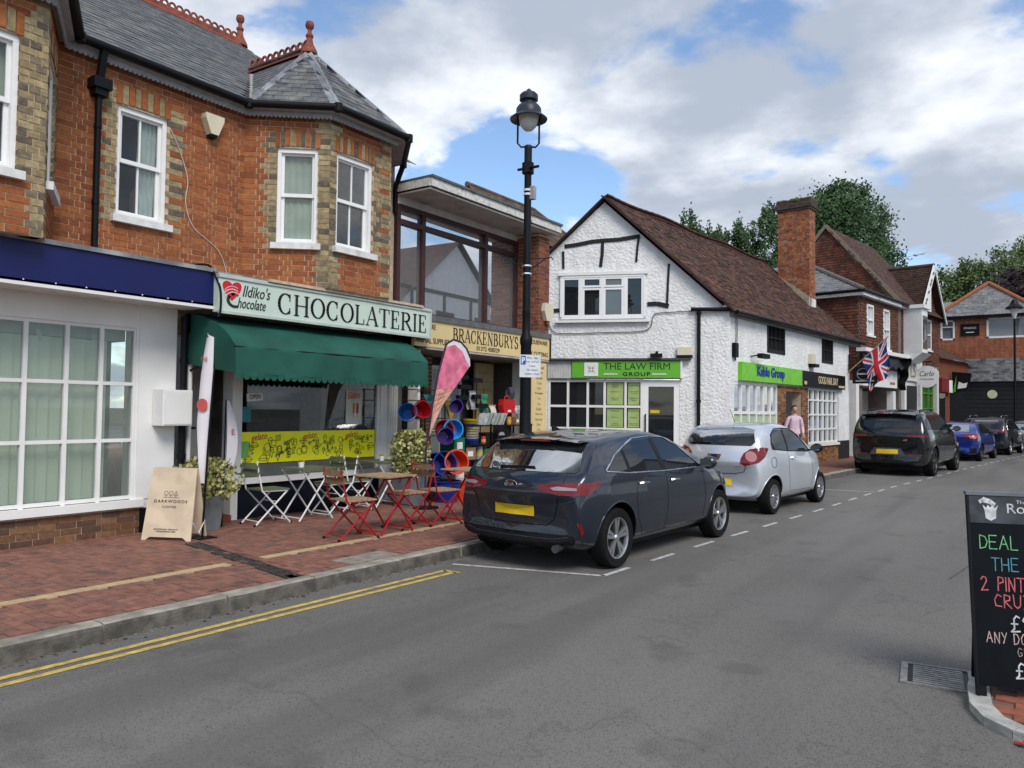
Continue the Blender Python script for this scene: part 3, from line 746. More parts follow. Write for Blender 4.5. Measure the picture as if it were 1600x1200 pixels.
# alarm box and loose cables
ab = thing('alarm_box', 'cream wedge-shaped alarm box on red brickwork beside the bay', 'alarm box', (-9.15, 5.92, 5.4))
cream_p = M('cream_plastic', (.62, .57, .42), .4, var=.05)
MB().prism([(-9.19, 5.79, 5.53), (-9.19, 6.06, 5.53), (-9.19, 6.06, 5.47), (-9.19, 5.98, 5.27), (-9.19, 5.87, 5.27), (-9.19, 5.79, 5.47)], (.12, 0, 0)).build('case', cream_p, ab)
MB().box(-9.19, 5.875, 5.235, -9.1, 5.975, 5.268).build('strobe', black, ab)
def cable(pts, name, label, r=.006, mat=None, cat='cable', grp=None):
    P = [V(p) for p in pts]; out = []
    for i in range(len(P) - 1):
        p0, p1, p2, p3 = P[max(i - 1, 0)], P[i], P[i + 1], P[min(i + 2, len(P) - 1)]
        for t in range(6):
            t /= 6; out.append(.5 * ((2 * p1) + (p2 - p0) * t + (2 * p0 - 5 * p1 + 4 * p2 - p3) * t * t + (3 * p1 - p0 - 3 * p2 + p3) * t ** 3))
    return tag(MB().tube(out + [P[-1]], r, 6).build(name, mat or M('grey_cable', (.3, .29, .28), .6), smooth=True), label, cat, grp)
cable([(-9.18, 5.36, 5.2), (-9.185, 5.5, 4.95), (-9.185, 5.62, 4.6), (-9.185, 5.6, 4.3), (-9.185, 5.72, 4.0), (-9.185, 6.1, 3.75), (-9.185, 6.25, 3.4)], 'cable', 'thin pale cable looping down the red brick wall from the sash window', .006, M('pale_cable', (.55, .5, .44), .6))
cable([(-8.55, 5.3, 3.38), (-8.5, 5.5, 3.4), (-8.47, 5.57, 3.3), (-8.38, 5.6, 3.1), (-8.37, 5.6, 2.85), (-8.37, 5.57, 2.76)], 'cable', 'thick black cable hanging at the join of blue and green signs', .014, black)
# ================================================================== shop with blue fascia
shop = thing('empty_shop', 'white shop front with small-paned window under a plain blue fascia', 'shop front', (-9.1, 4, 0))
S = Fr((-9.1, 0), (0, 1), (1, 0)); GR = (.52, 2.62)
mb = MB(); S.box(mb, 1, 5.05, .1, .44, -.2, -.012); pl_ = mb.build('plinth', mortar, shop)
pieces(pl_, 'brick', bricks(S, 1.6, 5.05, .12, .45, [], lambda u, z: 0, False, d=.0, dep=.04), [brown_brick], 300)
mb = MB(); S.box(mb, 1, 5.07, .44, .53, -.15, .06); mb.build('sill', white, shop)
mb = MB(); S.box(mb, 4.98, 5.46, .53, 2.95, -.3, .03); S.box(mb, 4.99, 5.45, .42, .53, -.3, .02); S.box(mb, 1, 4.985, 2.6, 2.95, -.3, .02); mb.build('pilaster', white, shop)
mb = MB(); S.box(mb, 5.05, 5.45, .1, .42, -.3, .022); mb.build('pilaster_base', black, shop)
us = [2.1, 2.5, 2.92, 3.33, 3.73, 4.16, 4.545, 4.95]; zs = [.56, 1.245, 1.92, 2.58]
mb = MB()
for u in us: S.box(mb, u - .022, u + .022, .53, 2.61, -.07, .0)
for z in zs:
    for a, b in zip(us, us[1:]): S.box(mb, a + .022, b - .022, z - .02, z + .02, -.065, -.004)
S.box(mb, 4.95, 4.985, .53, 2.62, -.12, .012)
mb.build('glazing_bars', white, shop)
for a, b in zip(us, us[1:]):
    for c, d in zip(zs, zs[1:]): m = MB(); S.box(m, a + .02, b - .02, c + .018, d - .018, -.036, -.032); m.build('pane', glass('pale_shop_glass', (.4, .44, .38), .06, .9), shop)
bl = M('blind_cloth', (.84, .88, .76), .8, var=.05, scale=2)
for i in range(28):
    u = 1.2 + i * .127
    m = MB(); m.obox(S.p(u, 1.5, -.2), S.u * .062 + S.n * .018, S.n * .002, (0, 0, .93)); m.build('blind_slat', bl, shop)
mb = MB(); S.box(mb, .9, 4.98, 2.45, 2.62, -1.8, -.31); S.box(mb, .9, 4.98, .1, 2.6, -1.9, -1.8); mb.build('room', M('shop_room', (.7, .72, .66), .9), shop)
mb = MB(); S.box(mb, 4.68, 4.95, .55, 2.6, -.6, -.58); mb.build('inner_board', M('grey_board', (.4, .46, .46), .7), shop)
for u in (3.5, 3.95, 4.55):
    m = MB(); m.tube([S.p(u, 2.5, -.25), S.p(u + .02, 2.38, -.22)], .028, 10); m.tube([S.p(u, 2.58, -.25), S.p(u, 2.48, -.25)], .008, 6); m.build('spotlight', white, shop)
mb = MB(); mb.box(-9.12, .8, 2.885, -8.5, 5.585, 2.93); mb.build('soffit', oldpaint, shop)
blue = M('royal_blue_panel', (.006, .01, .085), .42, var=.08, scale=2)
f = thing('fascia_board', 'plain dark blue fascia board with a grey lead top', 'fascia', (-8.5, 4, 2.9))
MB().box(-8.56, .8, 2.9, -8.5, 5.585, 3.345).build('panel', blue, f)
m = MB().box(-8.57, .8, 2.865, -8.485, 5.585, 2.9); m.build('bottom_trim', white, f)
m = MB(); m.add([(-9.2, .8, 3.47), (-9.2, 5.6, 3.47), (-8.47, 5.6, 3.37), (-8.47, .8, 3.37), (-9.2, .8, 3.43), (-9.2, 5.6, 3.43), (-8.47, 5.6, 3.32), (-8.47, .8, 3.32)], MB.BF); m.build('lead_cover', lead, f)
for i in range(12): MB().lathe([(.008, 0), (.008, .004), (0, .006)], (-8.5, 2.2 + i * .31, 2.925), 8, (1, 0, 0)).build('screw', white, f)
# pipes by the doorway and meter box
p = thing('drain_pipe', 'black cast pipe pair beside the recessed white door', 'pipe', (-9.05, 5.52, .12))
MB().tube([(-9.02, 5.53, .12), (-9.02, 5.53, 2.8)], .045, 10).build('pipe', black, p, smooth=True)
MB().tube([(-9.05, 5.64, .12), (-9.05, 5.64, 2.75)], .03, 10).build('pipe', white, p, smooth=True)
for z in (1.0, 2.2): MB().tube([(-9.02, 5.53, z), (-9.02, 5.53, z + .06)], .055, 10).build('collar', black, p, smooth=True)
m = thing('meter_box', 'white square meter box mounted on the pilaster above the plant', 'meter box', (-9.0, 5.4, 1.42))
MB().box(-9.06, 5.16, 1.42, -8.84, 5.55, 1.86).build('case', white, m); MB().box(-8.842, 5.175, 1.435, -8.83, 5.535, 1.845).build('door', white, m)
# ================================================================== chocolate shop
cs = thing('chocolate_shop', 'chocolate shop front with white frame and large window behind the cafe tables', 'shop front', (-9.15, 7.8, 0))
S = Fr((-9.15, 0), (0, 1), (1, 0))
mb = MB(); S.box(mb, 6.33, 6.44, .12, 2.85, -.45, .02); mb.build('pillar', white, cs); mb = MB(); S.box(mb, 9.14, 9.3, .12, 2.85, -.3, .02); S.box(mb, 9.3, 9.5, .12, 2.85, -.3, .06)
for k in range(3): S.box(mb, 9.33 + k * .055, 9.36 + k * .055, .3, 2.6, .06, .075)
mb.build('pillar', white, cs)
mb = MB(); S.box(mb, 6.44, 9.14, .12, .6, -.2, 0); mb.build('stall_riser', navy, cs)
mb = MB(); S.box(mb, 6.42, 9.16, .6, .68, -.2, .07); mb.build('sill', white, cs)
mb = MB(); S.box(mb, 6.44, 6.5, .68, 2.5, -.08, 0); S.box(mb, 9.08, 9.14, .68, 2.5, -.08, 0); S.box(mb, 6.5, 9.08, 2.42, 2.5, -.08, 0); S.box(mb, 6.44, 9.14, 2.5, 2.85, -.3, .01); mb.build('window_frame', white, cs)
m = MB(); S.box(m, 6.5, 9.08, .68, 2.42, -.045, -.04); m.build('pane', glass('choc_glass', (.02, .02, .02), .12, .8), cs)
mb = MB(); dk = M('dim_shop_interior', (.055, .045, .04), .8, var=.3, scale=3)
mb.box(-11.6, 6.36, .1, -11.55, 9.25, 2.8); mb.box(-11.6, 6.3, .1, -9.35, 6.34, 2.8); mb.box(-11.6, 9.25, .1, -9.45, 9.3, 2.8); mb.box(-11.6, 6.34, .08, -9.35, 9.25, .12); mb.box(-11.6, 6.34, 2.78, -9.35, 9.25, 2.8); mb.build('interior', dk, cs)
for i in range(3):
    m = MB(); m.box(-11.5, 6.8, .9 + .5 * i, -11.2, 8.4, .93 + .5 * i)
    for k in range(9): m.box(-11.45, 6.85 + k * .17, .93 + .5 * i, -11.3, 6.95 + k * .17, 1.05 + .5 * i + .1 * random.random(), 1)
    m.build('shelf', [M('shelf_wood', (.12, .08, .05), .6), M('boxes_warm', (.3, .16, .08), .6, var=.4, scale=9)], cs)
m = MB()
for k in range(20): m.box(-9.4, 8.1 + k * .048, .7, -9.385, 8.14 + k * .048, 2.5)
m.build('inner_panelling', M('grey_panelling', (.3, .3, .29), .7), cs)
# window film and notices
film = M('yellow_window_film', (.92, .88, .02), .5, var=.04)
ink = M('print_ink', (.06, .075, .02), .6); redink = M('red_print', (.5, .025, .03), .5); darkink = M('dark_lettering', (.02, .02, .02), .5)
fl = thing('window_film', 'bright yellow gelato film with sketched sweets across the lower window', 'poster', (-9.14, 7.8, .87))
m = MB(); S.box(m, 6.51, 9.06, .87, 1.31, -.036, -.033); m.build('sheet', film, fl)
sk = []
random.seed(3)
for i in range(84):
    u, z, s = random.uniform(.06, 2.5), random.uniform(.03, .3), random.uniform(.035, .06); k = i % 5
    if k == 0: sk.append([.008] + [(u + x, z + y) for x, y in arc(0, 0, s, s, 0, 360, 10)])
    elif k == 1: sk += [[.008, (u - s * .6, z + s), (u, z - s), (u + s * .6, z + s), (u - s * .6, z + s)], [.008] + [(u + x, z + s + y) for x, y in arc(0, 0, s * .6, s * .7, 0, 180, 7)]]
    elif k == 2: sk += [[.008] + [(u + x, z + y) for x, y in arc(0, 0, s * 1.3, s * .6, 180, 360, 8)], [.008, (u - s * 1.3, z), (u + s * 1.3, z)], [.008] + [(u + x, z + y) for x, y in arc(0, 0, s, s * .8, 0, 180, 8)]]
    elif k == 3: sk += [[.007, (u, z), (u, z + s * 1.6)], [.007, (u - .02, z), (u + .02, z), (u + .02, z + s * 1.6), (u - .02, z + s * 1.6), (u - .02, z)]]
    else: sk += [[.008, (u - s, z), (u + s, z + s)], [.008, (u - s, z + s * .8), (u - s * .2, z - s * .2)], [.008] + [(u + x, z + y) for x, y in arc(s, s, s * .3, s * .3, 0, 360, 7)]]
random.seed(11)
b = strokes(sk); b.v = [(-9.182 + .0006 * q[2], 6.52 + q[0], .885 + q[1]) for q in b.v]; b.build('sketches', ink, fl)
for u in (6.68, 7.58, 8.42): text('gelato', (-9.1815, u, 1.15), (0, 1, .12), redink, fl, w=.27, h=.12, upv=(0, -.12, 1), shear=.3, ex=.001, bold=.01)
ps = thing('poster', 'white gelato poster with ice lollies hanging in the shop window', 'poster', (-9.17, 8.6, 1.4))
m = MB(); S.box(m, 8.42, 8.76, 1.4, 1.95, -.034, -.03); m.build('sheet', M('poster_white', (.6, .6, .55), .5), ps)
text('Gelato', (-9.1785, 8.46, 1.8), (0, 1, .1), redink, ps, w=.26, h=.11, shear=.3, ex=.001)
for u, c in ((8.56, (.5, .2, .03)), (8.64, (.45, .03, .03))):
    m = MB(); S.box(m, u, u + .05, 1.58, 1.74, -.0295, -.028); S.box(m, u + .018, u + .03, 1.51, 1.58, -.0295, -.028); m.build('lolly_print', M('lolly_%d' % int(u * 100), c, .5), ps)
sg = thing('open_sign', 'small white OPEN sign tilted in the window corner', 'sign', (-9.17, 6.7, 1.75))
MB().obox((-9.182, 6.72, 1.80), (0, .13, .012), (.003, 0, 0), (0, -.006, .055)).build('plate', white, sg)
text('OPEN', (-9.178, 6.635, 1.765), (0, 1, .09), darkink, sg, w=.18, h=.065, upv=(0, -.09, 1), ex=.001, bold=.02)
nt_ = thing('window_notice', 'small teal notice stuck to the window edge below the OPEN sign', 'notice', (-9.17, 6.6, 1.5))
MB().box(-9.186, 6.52, 1.45, -9.181, 6.66, 1.66).build('sheet', M('teal_print', (.03, .2, .22), .5), nt_)
nt_ = thing('window_notice', 'small green price list stuck over the yellow film', 'notice', (-9.17, 6.6, 1.0))
MB().box(-9.1815, 6.52, .95, -9.179, 6.64, 1.18).build('sheet', M('green_print', (.22, .5, .12), .5), nt_)
m = MB(); S.box(m, 6.51, 9.06, .69, .86, -.036, -.033); lf = m.build('lower_film', M('grey_film', (.12, .13, .12), .6), cs)
# recessed door
dr = thing('door', 'pale grey panelled door set back beside the chocolate shop window', 'door', (-9.6, 6.0, .2))
MB().box(-9.66, 5.72, .2, -9.6, 6.33, 2.3).build('leaf', M('pale_grey_paint', (.42, .42, .42), .5), dr)
for z0, z1 in ((.35, 1.0), (1.15, 2.1)): MB().box(-9.6, 5.83, z0, -9.59, 6.22, z1).build('door_panel', M('pale_grey_paint', (.42, .42, .42)), dr)
MB().box(-9.6, 5.95, 1.35, -9.585, 6.08, 1.38).build('letter_plate', darkm, dr)
mb = MB(); mb.box(-9.75, 5.66, .1, -9.12, 5.71, 2.85); mb.box(-9.75, 5.7, 2.3, -9.3, 6.34, 2.85); mb.build('door_surround', M('pale_grey_paint', (.4, .4, .4)), cs)
st = MB().box(-9.6, 5.71, .1, -9.1, 6.33, .2).build('door_step', M('red_tile_step', (.25, .07, .04), .6, var=.2), cs)
# sign board
sgn = thing('shop_sign', 'pale green chocolaterie sign with red heart emblem and black lettering', 'sign', (-8.4, 7.5, 2.83))
mint = M('pale_mint_board', (.52, .62, .54), .5, var=.04, scale=2)
MB().box(-8.52, 5.59, 2.835, -8.4, 9.52, 3.26).build('board', mint, sgn)
mb = MB(); mb.box(-8.53, 5.58, 3.26, -8.38, 9.54, 3.285); mb.box(-8.53, 5.58, 3.29, -8.4, 9.54, 3.31); mb.box(-8.41, 5.59, 2.815, -8.385, 9.53, 2.85); mb.box(-8.41, 9.5, 2.85, -8.385, 9.53, 3.26); mb.build('frame', M('sign_frame', (.45, .5, .46), .5), sgn)
m = MB(); m.add([(-9.2, 5.58, 3.42), (-9.2, 9.54, 3.42), (-8.4, 9.54, 3.325), (-8.4, 5.58, 3.325), (-9.2, 5.58, 3.39), (-9.2, 9.54, 3.39), (-8.4, 9.54, 3.312), (-8.4, 5.58, 3.312)], MB.BF); m.build('lead_cover', lead, sgn)
put2d(serif_text('CHOCOLATERIE'), (-8.399, 6.47, 2.895), (0, 1, 0), UP, 'lettering', darkink, sgn, w=2.93, h=.30)
text("Ildiko's", (-8.399, 5.93, 3.06), (0, 1, 0), darkink, sgn, w=.42, h=.15, shear=.3)
text('hocolate', (-8.399, 5.86, 2.91), (0, 1, 0), darkink, sgn, w=.42, h=.13, shear=.3)
b = strokes([[.04] + arc(.1, .12, .1, .1, 70, 290)]); b.v = [(q[0], q[1], q[2]) for q in b.v]; put2d(b, (-8.399, 5.7, 2.9), (0, 1, 0), UP, 'lettering', darkink, sgn, w=.17, h=.19)
hp = [(0, -.14)] + [(.15 * math.sin(R(t)) ** 3 * 1.0, .02 + .13 * math.cos(R(t)) - .05 * math.cos(R(2 * t)) - .02 * math.cos(R(3 * t))) for t in range(170, -171, -10)]
m = MB(); m.prism([(q[0], q[1], 0) for q in hp[1:]], (0, 0, 1)); put2d(m, (-8.399, 5.64, 2.985), (0, 1, 0), UP, 'heart_emblem', M('heart_red', (.55, .012, .03), .4), sgn, w=.27, h=.24)
b = strokes([[.012] + arc(.1, -.06, .16, .16, 60, 150), [.012] + arc(.12, -.1, .16, .16, 60, 150), [.008] + arc(.1, .0, .15, .14, 60, 150)]); put2d(b, (-8.3925, 5.655, 3.02), (0, 1, 0), UP, 'heart_stripes', mint, sgn, w=.22, h=.15, ex=.002)
# awning
aw = thing('awning', 'dark green fabric shop awning with scalloped valance below the chocolaterie sign', 'awning', (-9.0, 7.3, 2.4))
green = M('green_awning_cloth', (.0115, .08, .058), .6, var=.25, scale=2.2, bump=.15, bscale=14)
Y0, Y1 = 5.6, 9.06
prof = [(-9.05, 2.86), (-8.75, 2.80), (-8.37, 2.66), (-8.2, 2.55), (-8.05, 2.41), (-8.04, 2.25), (-8.03, 2.07)]
def aw_pt(s, t):
    k = s * (len(prof) - 1); i = min(int(k), len(prof) - 2); f_ = k - i
    x = prof[i][0] + (prof[i + 1][0] - prof[i][0]) * f_; z = prof[i][1] + (prof[i + 1][1] - prof[i][1]) * f_
    sag = .010 * math.sin(t * math.pi * 3.0) * math.sin(s * math.pi) + .007 * math.sin(t * 41 + s * 7) * (s > .5)
    return (x + sag * .4, Y0 + (Y1 - Y0) * t, z - abs(sag))
MB().grid(aw_pt, 24, 60).build('canopy', green, aw, smooth=True, ang=50)
m = MB(); n = 34
for i in range(n):
    y0 = Y0 + (Y1 - Y0) * i / n; y1 = Y0 + (Y1 - Y0) * (i + 1) / n; yc = (y0 + y1) / 2; r = (y1 - y0) / 2
    m.prism([(-8.035, y0, 2.09)] + [(-8.035 + .006 * math.sin(i), yc - r * math.cos(R(30 * k)), 2.045 - .055 * math.sin(R(30 * k))) for k in range(7)] + [(-8.035, y1, 2.09)], (.006, 0, 0))
m.build('valance', green, aw)
for y in (Y0, Y1):
    m = MB(); m.prism([(-9.05, y, 2.2)] + [(x, y, z) for x, z in prof[:]] + [(-8.03, y, 2.07)], (0, .01, 0)); m.build('end_panel', green, aw)
m = MB()
for y in (Y0 + .03, Y1 - .03): m.tube([(-9.1, y, 2.1), (-8.08, y, 2.38)], .014, 8)
m.tube([(-8.06, Y0, 2.39), (-8.06, Y1, 2.39)], .014, 8); m.build('frame_arm', darkm, aw)
mb = MB(); mb.box(-9.12, 5.6, 2.6, -9.0, 9.5, 2.84); mb.build('lintel', black, cs)
# ================================================================== hardware shop with glazed upper floor
hw = thing('hardware_shop_building', 'flat-roofed shop with large brown-framed upper windows and brick end pier', 'building', (-9.2, 11.5, 0))
G = Fr((-9.16, 0), (0, 1), (1, 0))
mb = MB(); G.box(mb, 13.06, 13.45, 2.6, 5.28, 0, .55); pier = mb.build('brick_pier', mortar, hw)
PF = Fr((-8.61, 13.06), (0, 1), (1, 0)); PS = Fr((-9.16, 13.06), (1, 0), (0, -1))
pier_b = M('orange_brown_brick', (.2, .07, .04), .85, var=.25, scale=20, bump=.3, bscale=150, cols=[(.22, .075, .042), (.17, .06, .038), (.26, .09, .045), (.14, .05, .035), (.2, .065, .036)])
pieces(pier, 'brick', bricks(PF, 0, .39, 3.15, 5.27, [], lambda u, z: 0, False, d=.008) + bricks(PS, 0, .55, 3.15, 5.27, [], lambda u, z: 0, False, d=.008), [pier_b], 300)
wood = M('brown_window_wood', (.055, .022, .02), .45, var=.2, scale=8)
mb = MB()
for u in (9.5, 10.14, 11.98, 13.02): G.box(mb, u - .045, u + .045, 3.3, 5.16, -.08, .03)
G.box(mb, 9.5, 13.06, 5.09, 5.17, -.08, .035); G.box(mb, 9.5, 13.06, 4.83, 4.92, -.08, .034); G.box(mb, 9.5, 13.06, 3.24, 3.36, -.08, .06)
mb.build('window_frame', wood, hw)
for a, b in ((9.5, 10.14), (10.14, 11.98), (11.98, 13.02)):
    for c, d in ((3.36, 4.83), (4.92, 5.09)):
        m = MB(); m.obox(G.p((a + b) / 2, (c + d) / 2, -.03), G.u * (b - a - .08) / 2 + G.n * (b - a) * -.012, G.n * .003, (0, 0, (d - c) / 2)); m.build('pane', pane_mirror, hw)
mb = MB(); G.box(mb, 9.46, 13.46, 5.17, 5.32, -.1, .02); mb.build('head_panel', M('render_grey', (.5, .48, .46), .8, var=.15, scale=4), hw)
mb = MB(); mb.box(-13.5, 9.46, 5.30, -8.4, 13.5, 5.33); mb.build('soffit', M('soffit_paint', (.42, .39, .37), .7, var=.15, scale=4, dirt=(.2, .17, .15)), hw)
flk = M('peeling_white_board', (.6, .59, .56), .7, var=.2, scale=16, dirt=(.12, .1, .09))
mb = MB(); mb.box(-8.41, 9.45, 5.35, -8.36, 13.52, 5.49); mb.box(-9.2, 9.44, 5.355, -8.41, 9.47, 5.485); mb.build('roof_fascia', flk, hw)
mb = MB(); mb.box(-13.5, 9.44, 5.49, -8.33, 13.54, 5.53); mb.build('flat_roof', M('roof_edge_felt', (.1, .11, .11), .7, var=.3, scale=5), hw)
mb = MB(); mb.box(-13.4, 9.46, 0, -13.3, 13.4, 5.3); mb.box(-13.4, 13.36, 0, -9.2, 13.44, 5.3); mb.box(-13.4, 9.47, 3.1, -9.3, 13.36, 3.2); mb.build('wall', M('dull_wall', (.16, .14, .13), .9), hw)
# ground floor
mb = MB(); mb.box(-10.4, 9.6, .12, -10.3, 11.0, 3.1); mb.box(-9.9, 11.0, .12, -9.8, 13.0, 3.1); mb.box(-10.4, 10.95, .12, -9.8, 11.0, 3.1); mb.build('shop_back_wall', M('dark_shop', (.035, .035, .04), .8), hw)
mb = MB(); mb.box(-9.8, 10.6, .12, -9.5, 10.82, 2.7); pb = mb.build('inner_pier', mortar, hw)
pieces(pb, 'brick', bricks(Fr((-9.5, 10.6), (0, 1), (1, 0)), 0, .22, .13, 2.7, [], lambda u, z: 0, False, d=.008) + bricks(Fr((-9.8, 10.6), (1, 0), (0, -1)), 0, .3, .13, 2.7, [], lambda u, z: 0, False, d=.008), [brown_brick], 0, 'bricks')
mb = MB(); mb.box(-9.78, 11.0, .6, -9.7, 11.06, 2.5); mb.box(-9.78, 11.9, .6, -9.7, 11.96, 2.5); mb.box(-9.78, 11.06, 2.42, -9.7, 11.9, 2.5); mb.box(-9.78, 11.06, .6, -9.7, 11.9, .68)
for k in (1, 2): mb.box(-9.76, 11.06 + .28 * k - .012, .68, -9.72, 11.06 + .28 * k + .012, 2.42)
for z in (1.25, 1.85): mb.box(-9.755, 11.06, z - .012, -9.725, 11.9, z + .012)
mb.build('shop_window_frame', white, hw)
m = MB().box(-9.745, 11.06, .68, -9.74, 11.9, 2.42); m.build('pane', glass('pale_glass', (.3, .33, .33), .3), hw)
mb = MB(); mb.box(-9.2, 9.62, .12, -8.75, 9.68, 2.7); mb.build('white_post', white, hw); MB().box(-9.2, 13.0, .12, -8.62, 13.1, 2.7).build('white_post', white, hw); MB().box(-8.62, 12.66, .12, -8.58, 12.76, 2.7).build('white_post', white, hw)
mb = MB(); mb.box(-10.3, 9.6, 2.66, -8.56, 13.42, 2.7); mb.build('shop_soffit', M('soffit_paint', (.4, .38, .36)), hw)
sg = thing('shop_sign', 'cream hardware shop sign with dark condensed lettering and phone number', 'sign', (-8.55, 11.5, 2.7))
cream = M('cream_sign_board', (.66, .52, .25), .5, var=.05, scale=2); brn = M('brown_lettering', (.06, .04, .03), .5); fade = M('faded_lettering', (.28, .19, .1), .6)
MB().box(-8.62, 9.3, 2.70, -8.55, 13.4, 3.14).build('board', cream, sg)
m = MB(); m.box(-9.1, 9.3, 3.14, -8.52, 13.44, 3.24); m.build('top_flashing', M('grey_felt', (.12, .125, .13), .7, var=.2), sg); MB().box(-8.64, 13.4, 2.68, -8.53, 13.44, 3.14).build('end_trim', black, sg)
put2d(serif_text('BRACKENBURYS'), (-8.549, 10.28, 2.84), (0, 1, 0), UP, 'lettering', brn, sg, w=1.98, h=.25)
text('01372 458329', (-8.549, 10.95, 2.735), (0, 1, 0), brn, sg, w=.7, h=.075)
text('ANIMAL SUPPLIES', (-8.549, 9.32, 2.76), (0, 1, 0), brn, sg, w=.86, h=.095); text('HOUSEWARE', (-8.549, 12.66, 2.99), (0, 1, 0), brn, sg, w=.66, h=.085); text('KEY CUTTING', (-8.549, 12.58, 2.755), (0, 1, 0), brn, sg, w=.75, h=.085)
text('HARDWARE', (-8.549, 9.3, 3.0), (0, 1, 0), brn, sg, w=.52, h=.085)
pn = thing('price_board', 'tall cream board with lists of goods on the hardware shop end post', 'sign', (-8.57, 13.0, 1.1))
MB().box(-8.6, 12.78, 1.12, -8.565, 13.32, 2.62).build('board', cream, pn)
for i, s in enumerate(('Household', 'Appliances', 'Kitchen', 'Tools', 'Paint', 'Pet Supplies', 'Dog', 'Cat', 'Rabbit', 'Guinea Pig', 'Hamster', 'Bird', 'Fish')):
    text(s, (-8.564, 13.05, 2.5 - i * .105), (0, 1, 0), brn if i in (0, 1, 2, 5) else fade, pn, h=.055, align='c', ex=.002)
pn = thing('price_board', 'brownish cream list board inside the hardware shop doorway', 'sign', (-9.5, 12.3, 1.2))
MB().box(-9.55, 12.15, 1.2, -9.5, 12.75, 2.6).build('board', M('aged_cream_board', (.36, .28, .14), .6, var=.1), pn)
m = MB()
for i in range(7):
    for k in range(4 + i % 3): m.box(-9.5, 12.24 + k * .075, 2.38 - i * .17, -9.497, 12.29 + k * .075, 2.43 - i * .17)
m.build('worn_lettering', fade, pn)
al = thing('alarm_box', 'cream angular alarm box on the brick pier of the hardware shop', 'alarm box', (-8.6, 13.3, 3.4))
MB().prism([(-8.6, 13.18, 3.86), (-8.6, 13.46, 3.86), (-8.6, 13.49, 3.7), (-8.6, 13.4, 3.5), (-8.6, 13.24, 3.5), (-8.6, 13.15, 3.7)], (.09, 0, 0)).build('case', cream_p, al); MB().box(-8.6, 13.27, 3.44, -8.53, 13.37, 3.5).build('strobe', terracotta, al)
# low roof behind the hardware shop
rh = thing('rear_building', 'brown tiled hipped roof rising behind the flat hardware shop roof', 'building', (-16, 21, 0))
mb = MB(); mb.box(-19, 19, 0, -13.4, 23.6, 7.0); mb.build('wall', M('dull_wall', (.16, .14, .13)), rh)
def tiles(P, exp, wd, mat, parent, name='roof_tiles', jit=.006, sag=0.):
    it = slates(P, exp, wd)
    mb = MB()
    for mx, mi in it:
        mx = mx.copy() @ Matrix.Rotation(.05, 4, 'X') @ Matrix.Diagonal((1, 1, 1.6, 1)); mx.translation = mx.translation + V((0, 0, random.uniform(-jit, jit)))
        mb.add([mx @ V(q) for q in ((-.5, -.5, -.7), (.5, -.5, -.7), (.5, .5, -.7), (-.5, .5, -.7), (-.5, -.5, .7), (.5, -.5, .7), (.5, .5, .7), (-.5, .5, .7))], MB.BF[1:], 0, random.random())
    o = mb.build(name, mat, parent); o['kind'] = 'stuff'; return o
brt = M('brown_roof_tile', (.1, .062, .045), .9, var=.3, scale=4, dirt=(.13, .12, .09), cols=[(.11, .066, .045), (.085, .055, .04), (.13, .08, .05), (.07, .05, .04)])
a, b, c, d = V((-13.1, 18.6, 6.9)), V((-13.1, 24.0, 6.9)), V((-15, 22.4, 8.72)), V((-15, 18.6, 8.72))
MB().add([a, b, c, d, V((-16.9, 24, 6.9)), V((-16.9, 18.6, 6.9))], [(0, 1, 2, 3), (1, 4, 2), (3, 2, 4, 5)]).build('roof', brt, rh)
tiles([a, b, c, d], .12, .17, brt, rh)
mb = MB().tube([d, c], .09, 8); mb.tube([c, b], .08, 8); mb.build('ridge_tiles', brt, rh)
# ================================================================== white pebbledashed building (law office and nail bar)
law = thing('white_building', 'old white pebbledashed building with gable end and long red-brown tiled roof', 'building', (-7, 20, 0))
g_ = R(112.6); CO = V((-6.67, 18.85)); GU_ = V((-math.sin(g_), math.cos(g_))); GN = V((-GU_.y, GU_.x)); GN = GN if GN.y < 0 else -GN
GA = Fr(CO, GU_, GN); a_ = R(4); KU = V((math.sin(a_), math.cos(a_))); KN = V((math.cos(a_), -math.sin(a_))); KA = Fr(CO, KU, KN)
GRT = -GA.u; KRT = KA.u; AP = (3.16, 7.12)
mb = MB()
wall_with_holes(mb, GA, 0, 6.3, .12, 4.2, [(1.22, 4.62, -1, 2.5)], -.3, 0)
mb.prism([GA.p(0.0, 4.2), GA.p(6.3, 4.2), GA.p(AP[0], AP[1])], -GA.n * .3)
wall_with_holes(mb, KA, .0, 10.2, .12, 4.25, [(.25, 9.0, -1, 2.46), (2.5, 3.86, 3.34, 4.2), (7.2, 8.35, 3.31, 4.17)], -.3, -.0)
KA.box(mb, 10.2 - .01, 10.2, .12, 4.2, -4, -.3)
mb.lathe([(.16, .12), (.16, 4.2)], (*(CO - GN * .12 - KN * .14 + KU * .03), 0), 16)
mb.build('wall', pebble, law)
mb = MB(); GA.box(mb, .0, 1.2, .12, .78, -.1, .012); mb.build('black_plinth', M('black_plinth_paint', (.015, .015, .017), .6), law); mb = MB(); KA.box(mb, 8.98, 10.2, .12, .74, -.1, .012); mb.build('black_plinth', M('black_plinth_paint', (.015, .015, .017), .6), law)
bt = M('black_timber', (.012, .012, .013), .7, bump=.3, bscale=30)
def timber(pts, wd=.06):
    mb = MB()
    for (s0, z0), (s1, z1) in zip(pts, pts[1:]): mb.bar(GA.p(s0, z0, .0), GA.p(s1, z1, .0), .05, wd, GA.n.cross(GA.p(s1, z1) - GA.p(s0, z0)))
    mb.build('timber', bt, law)
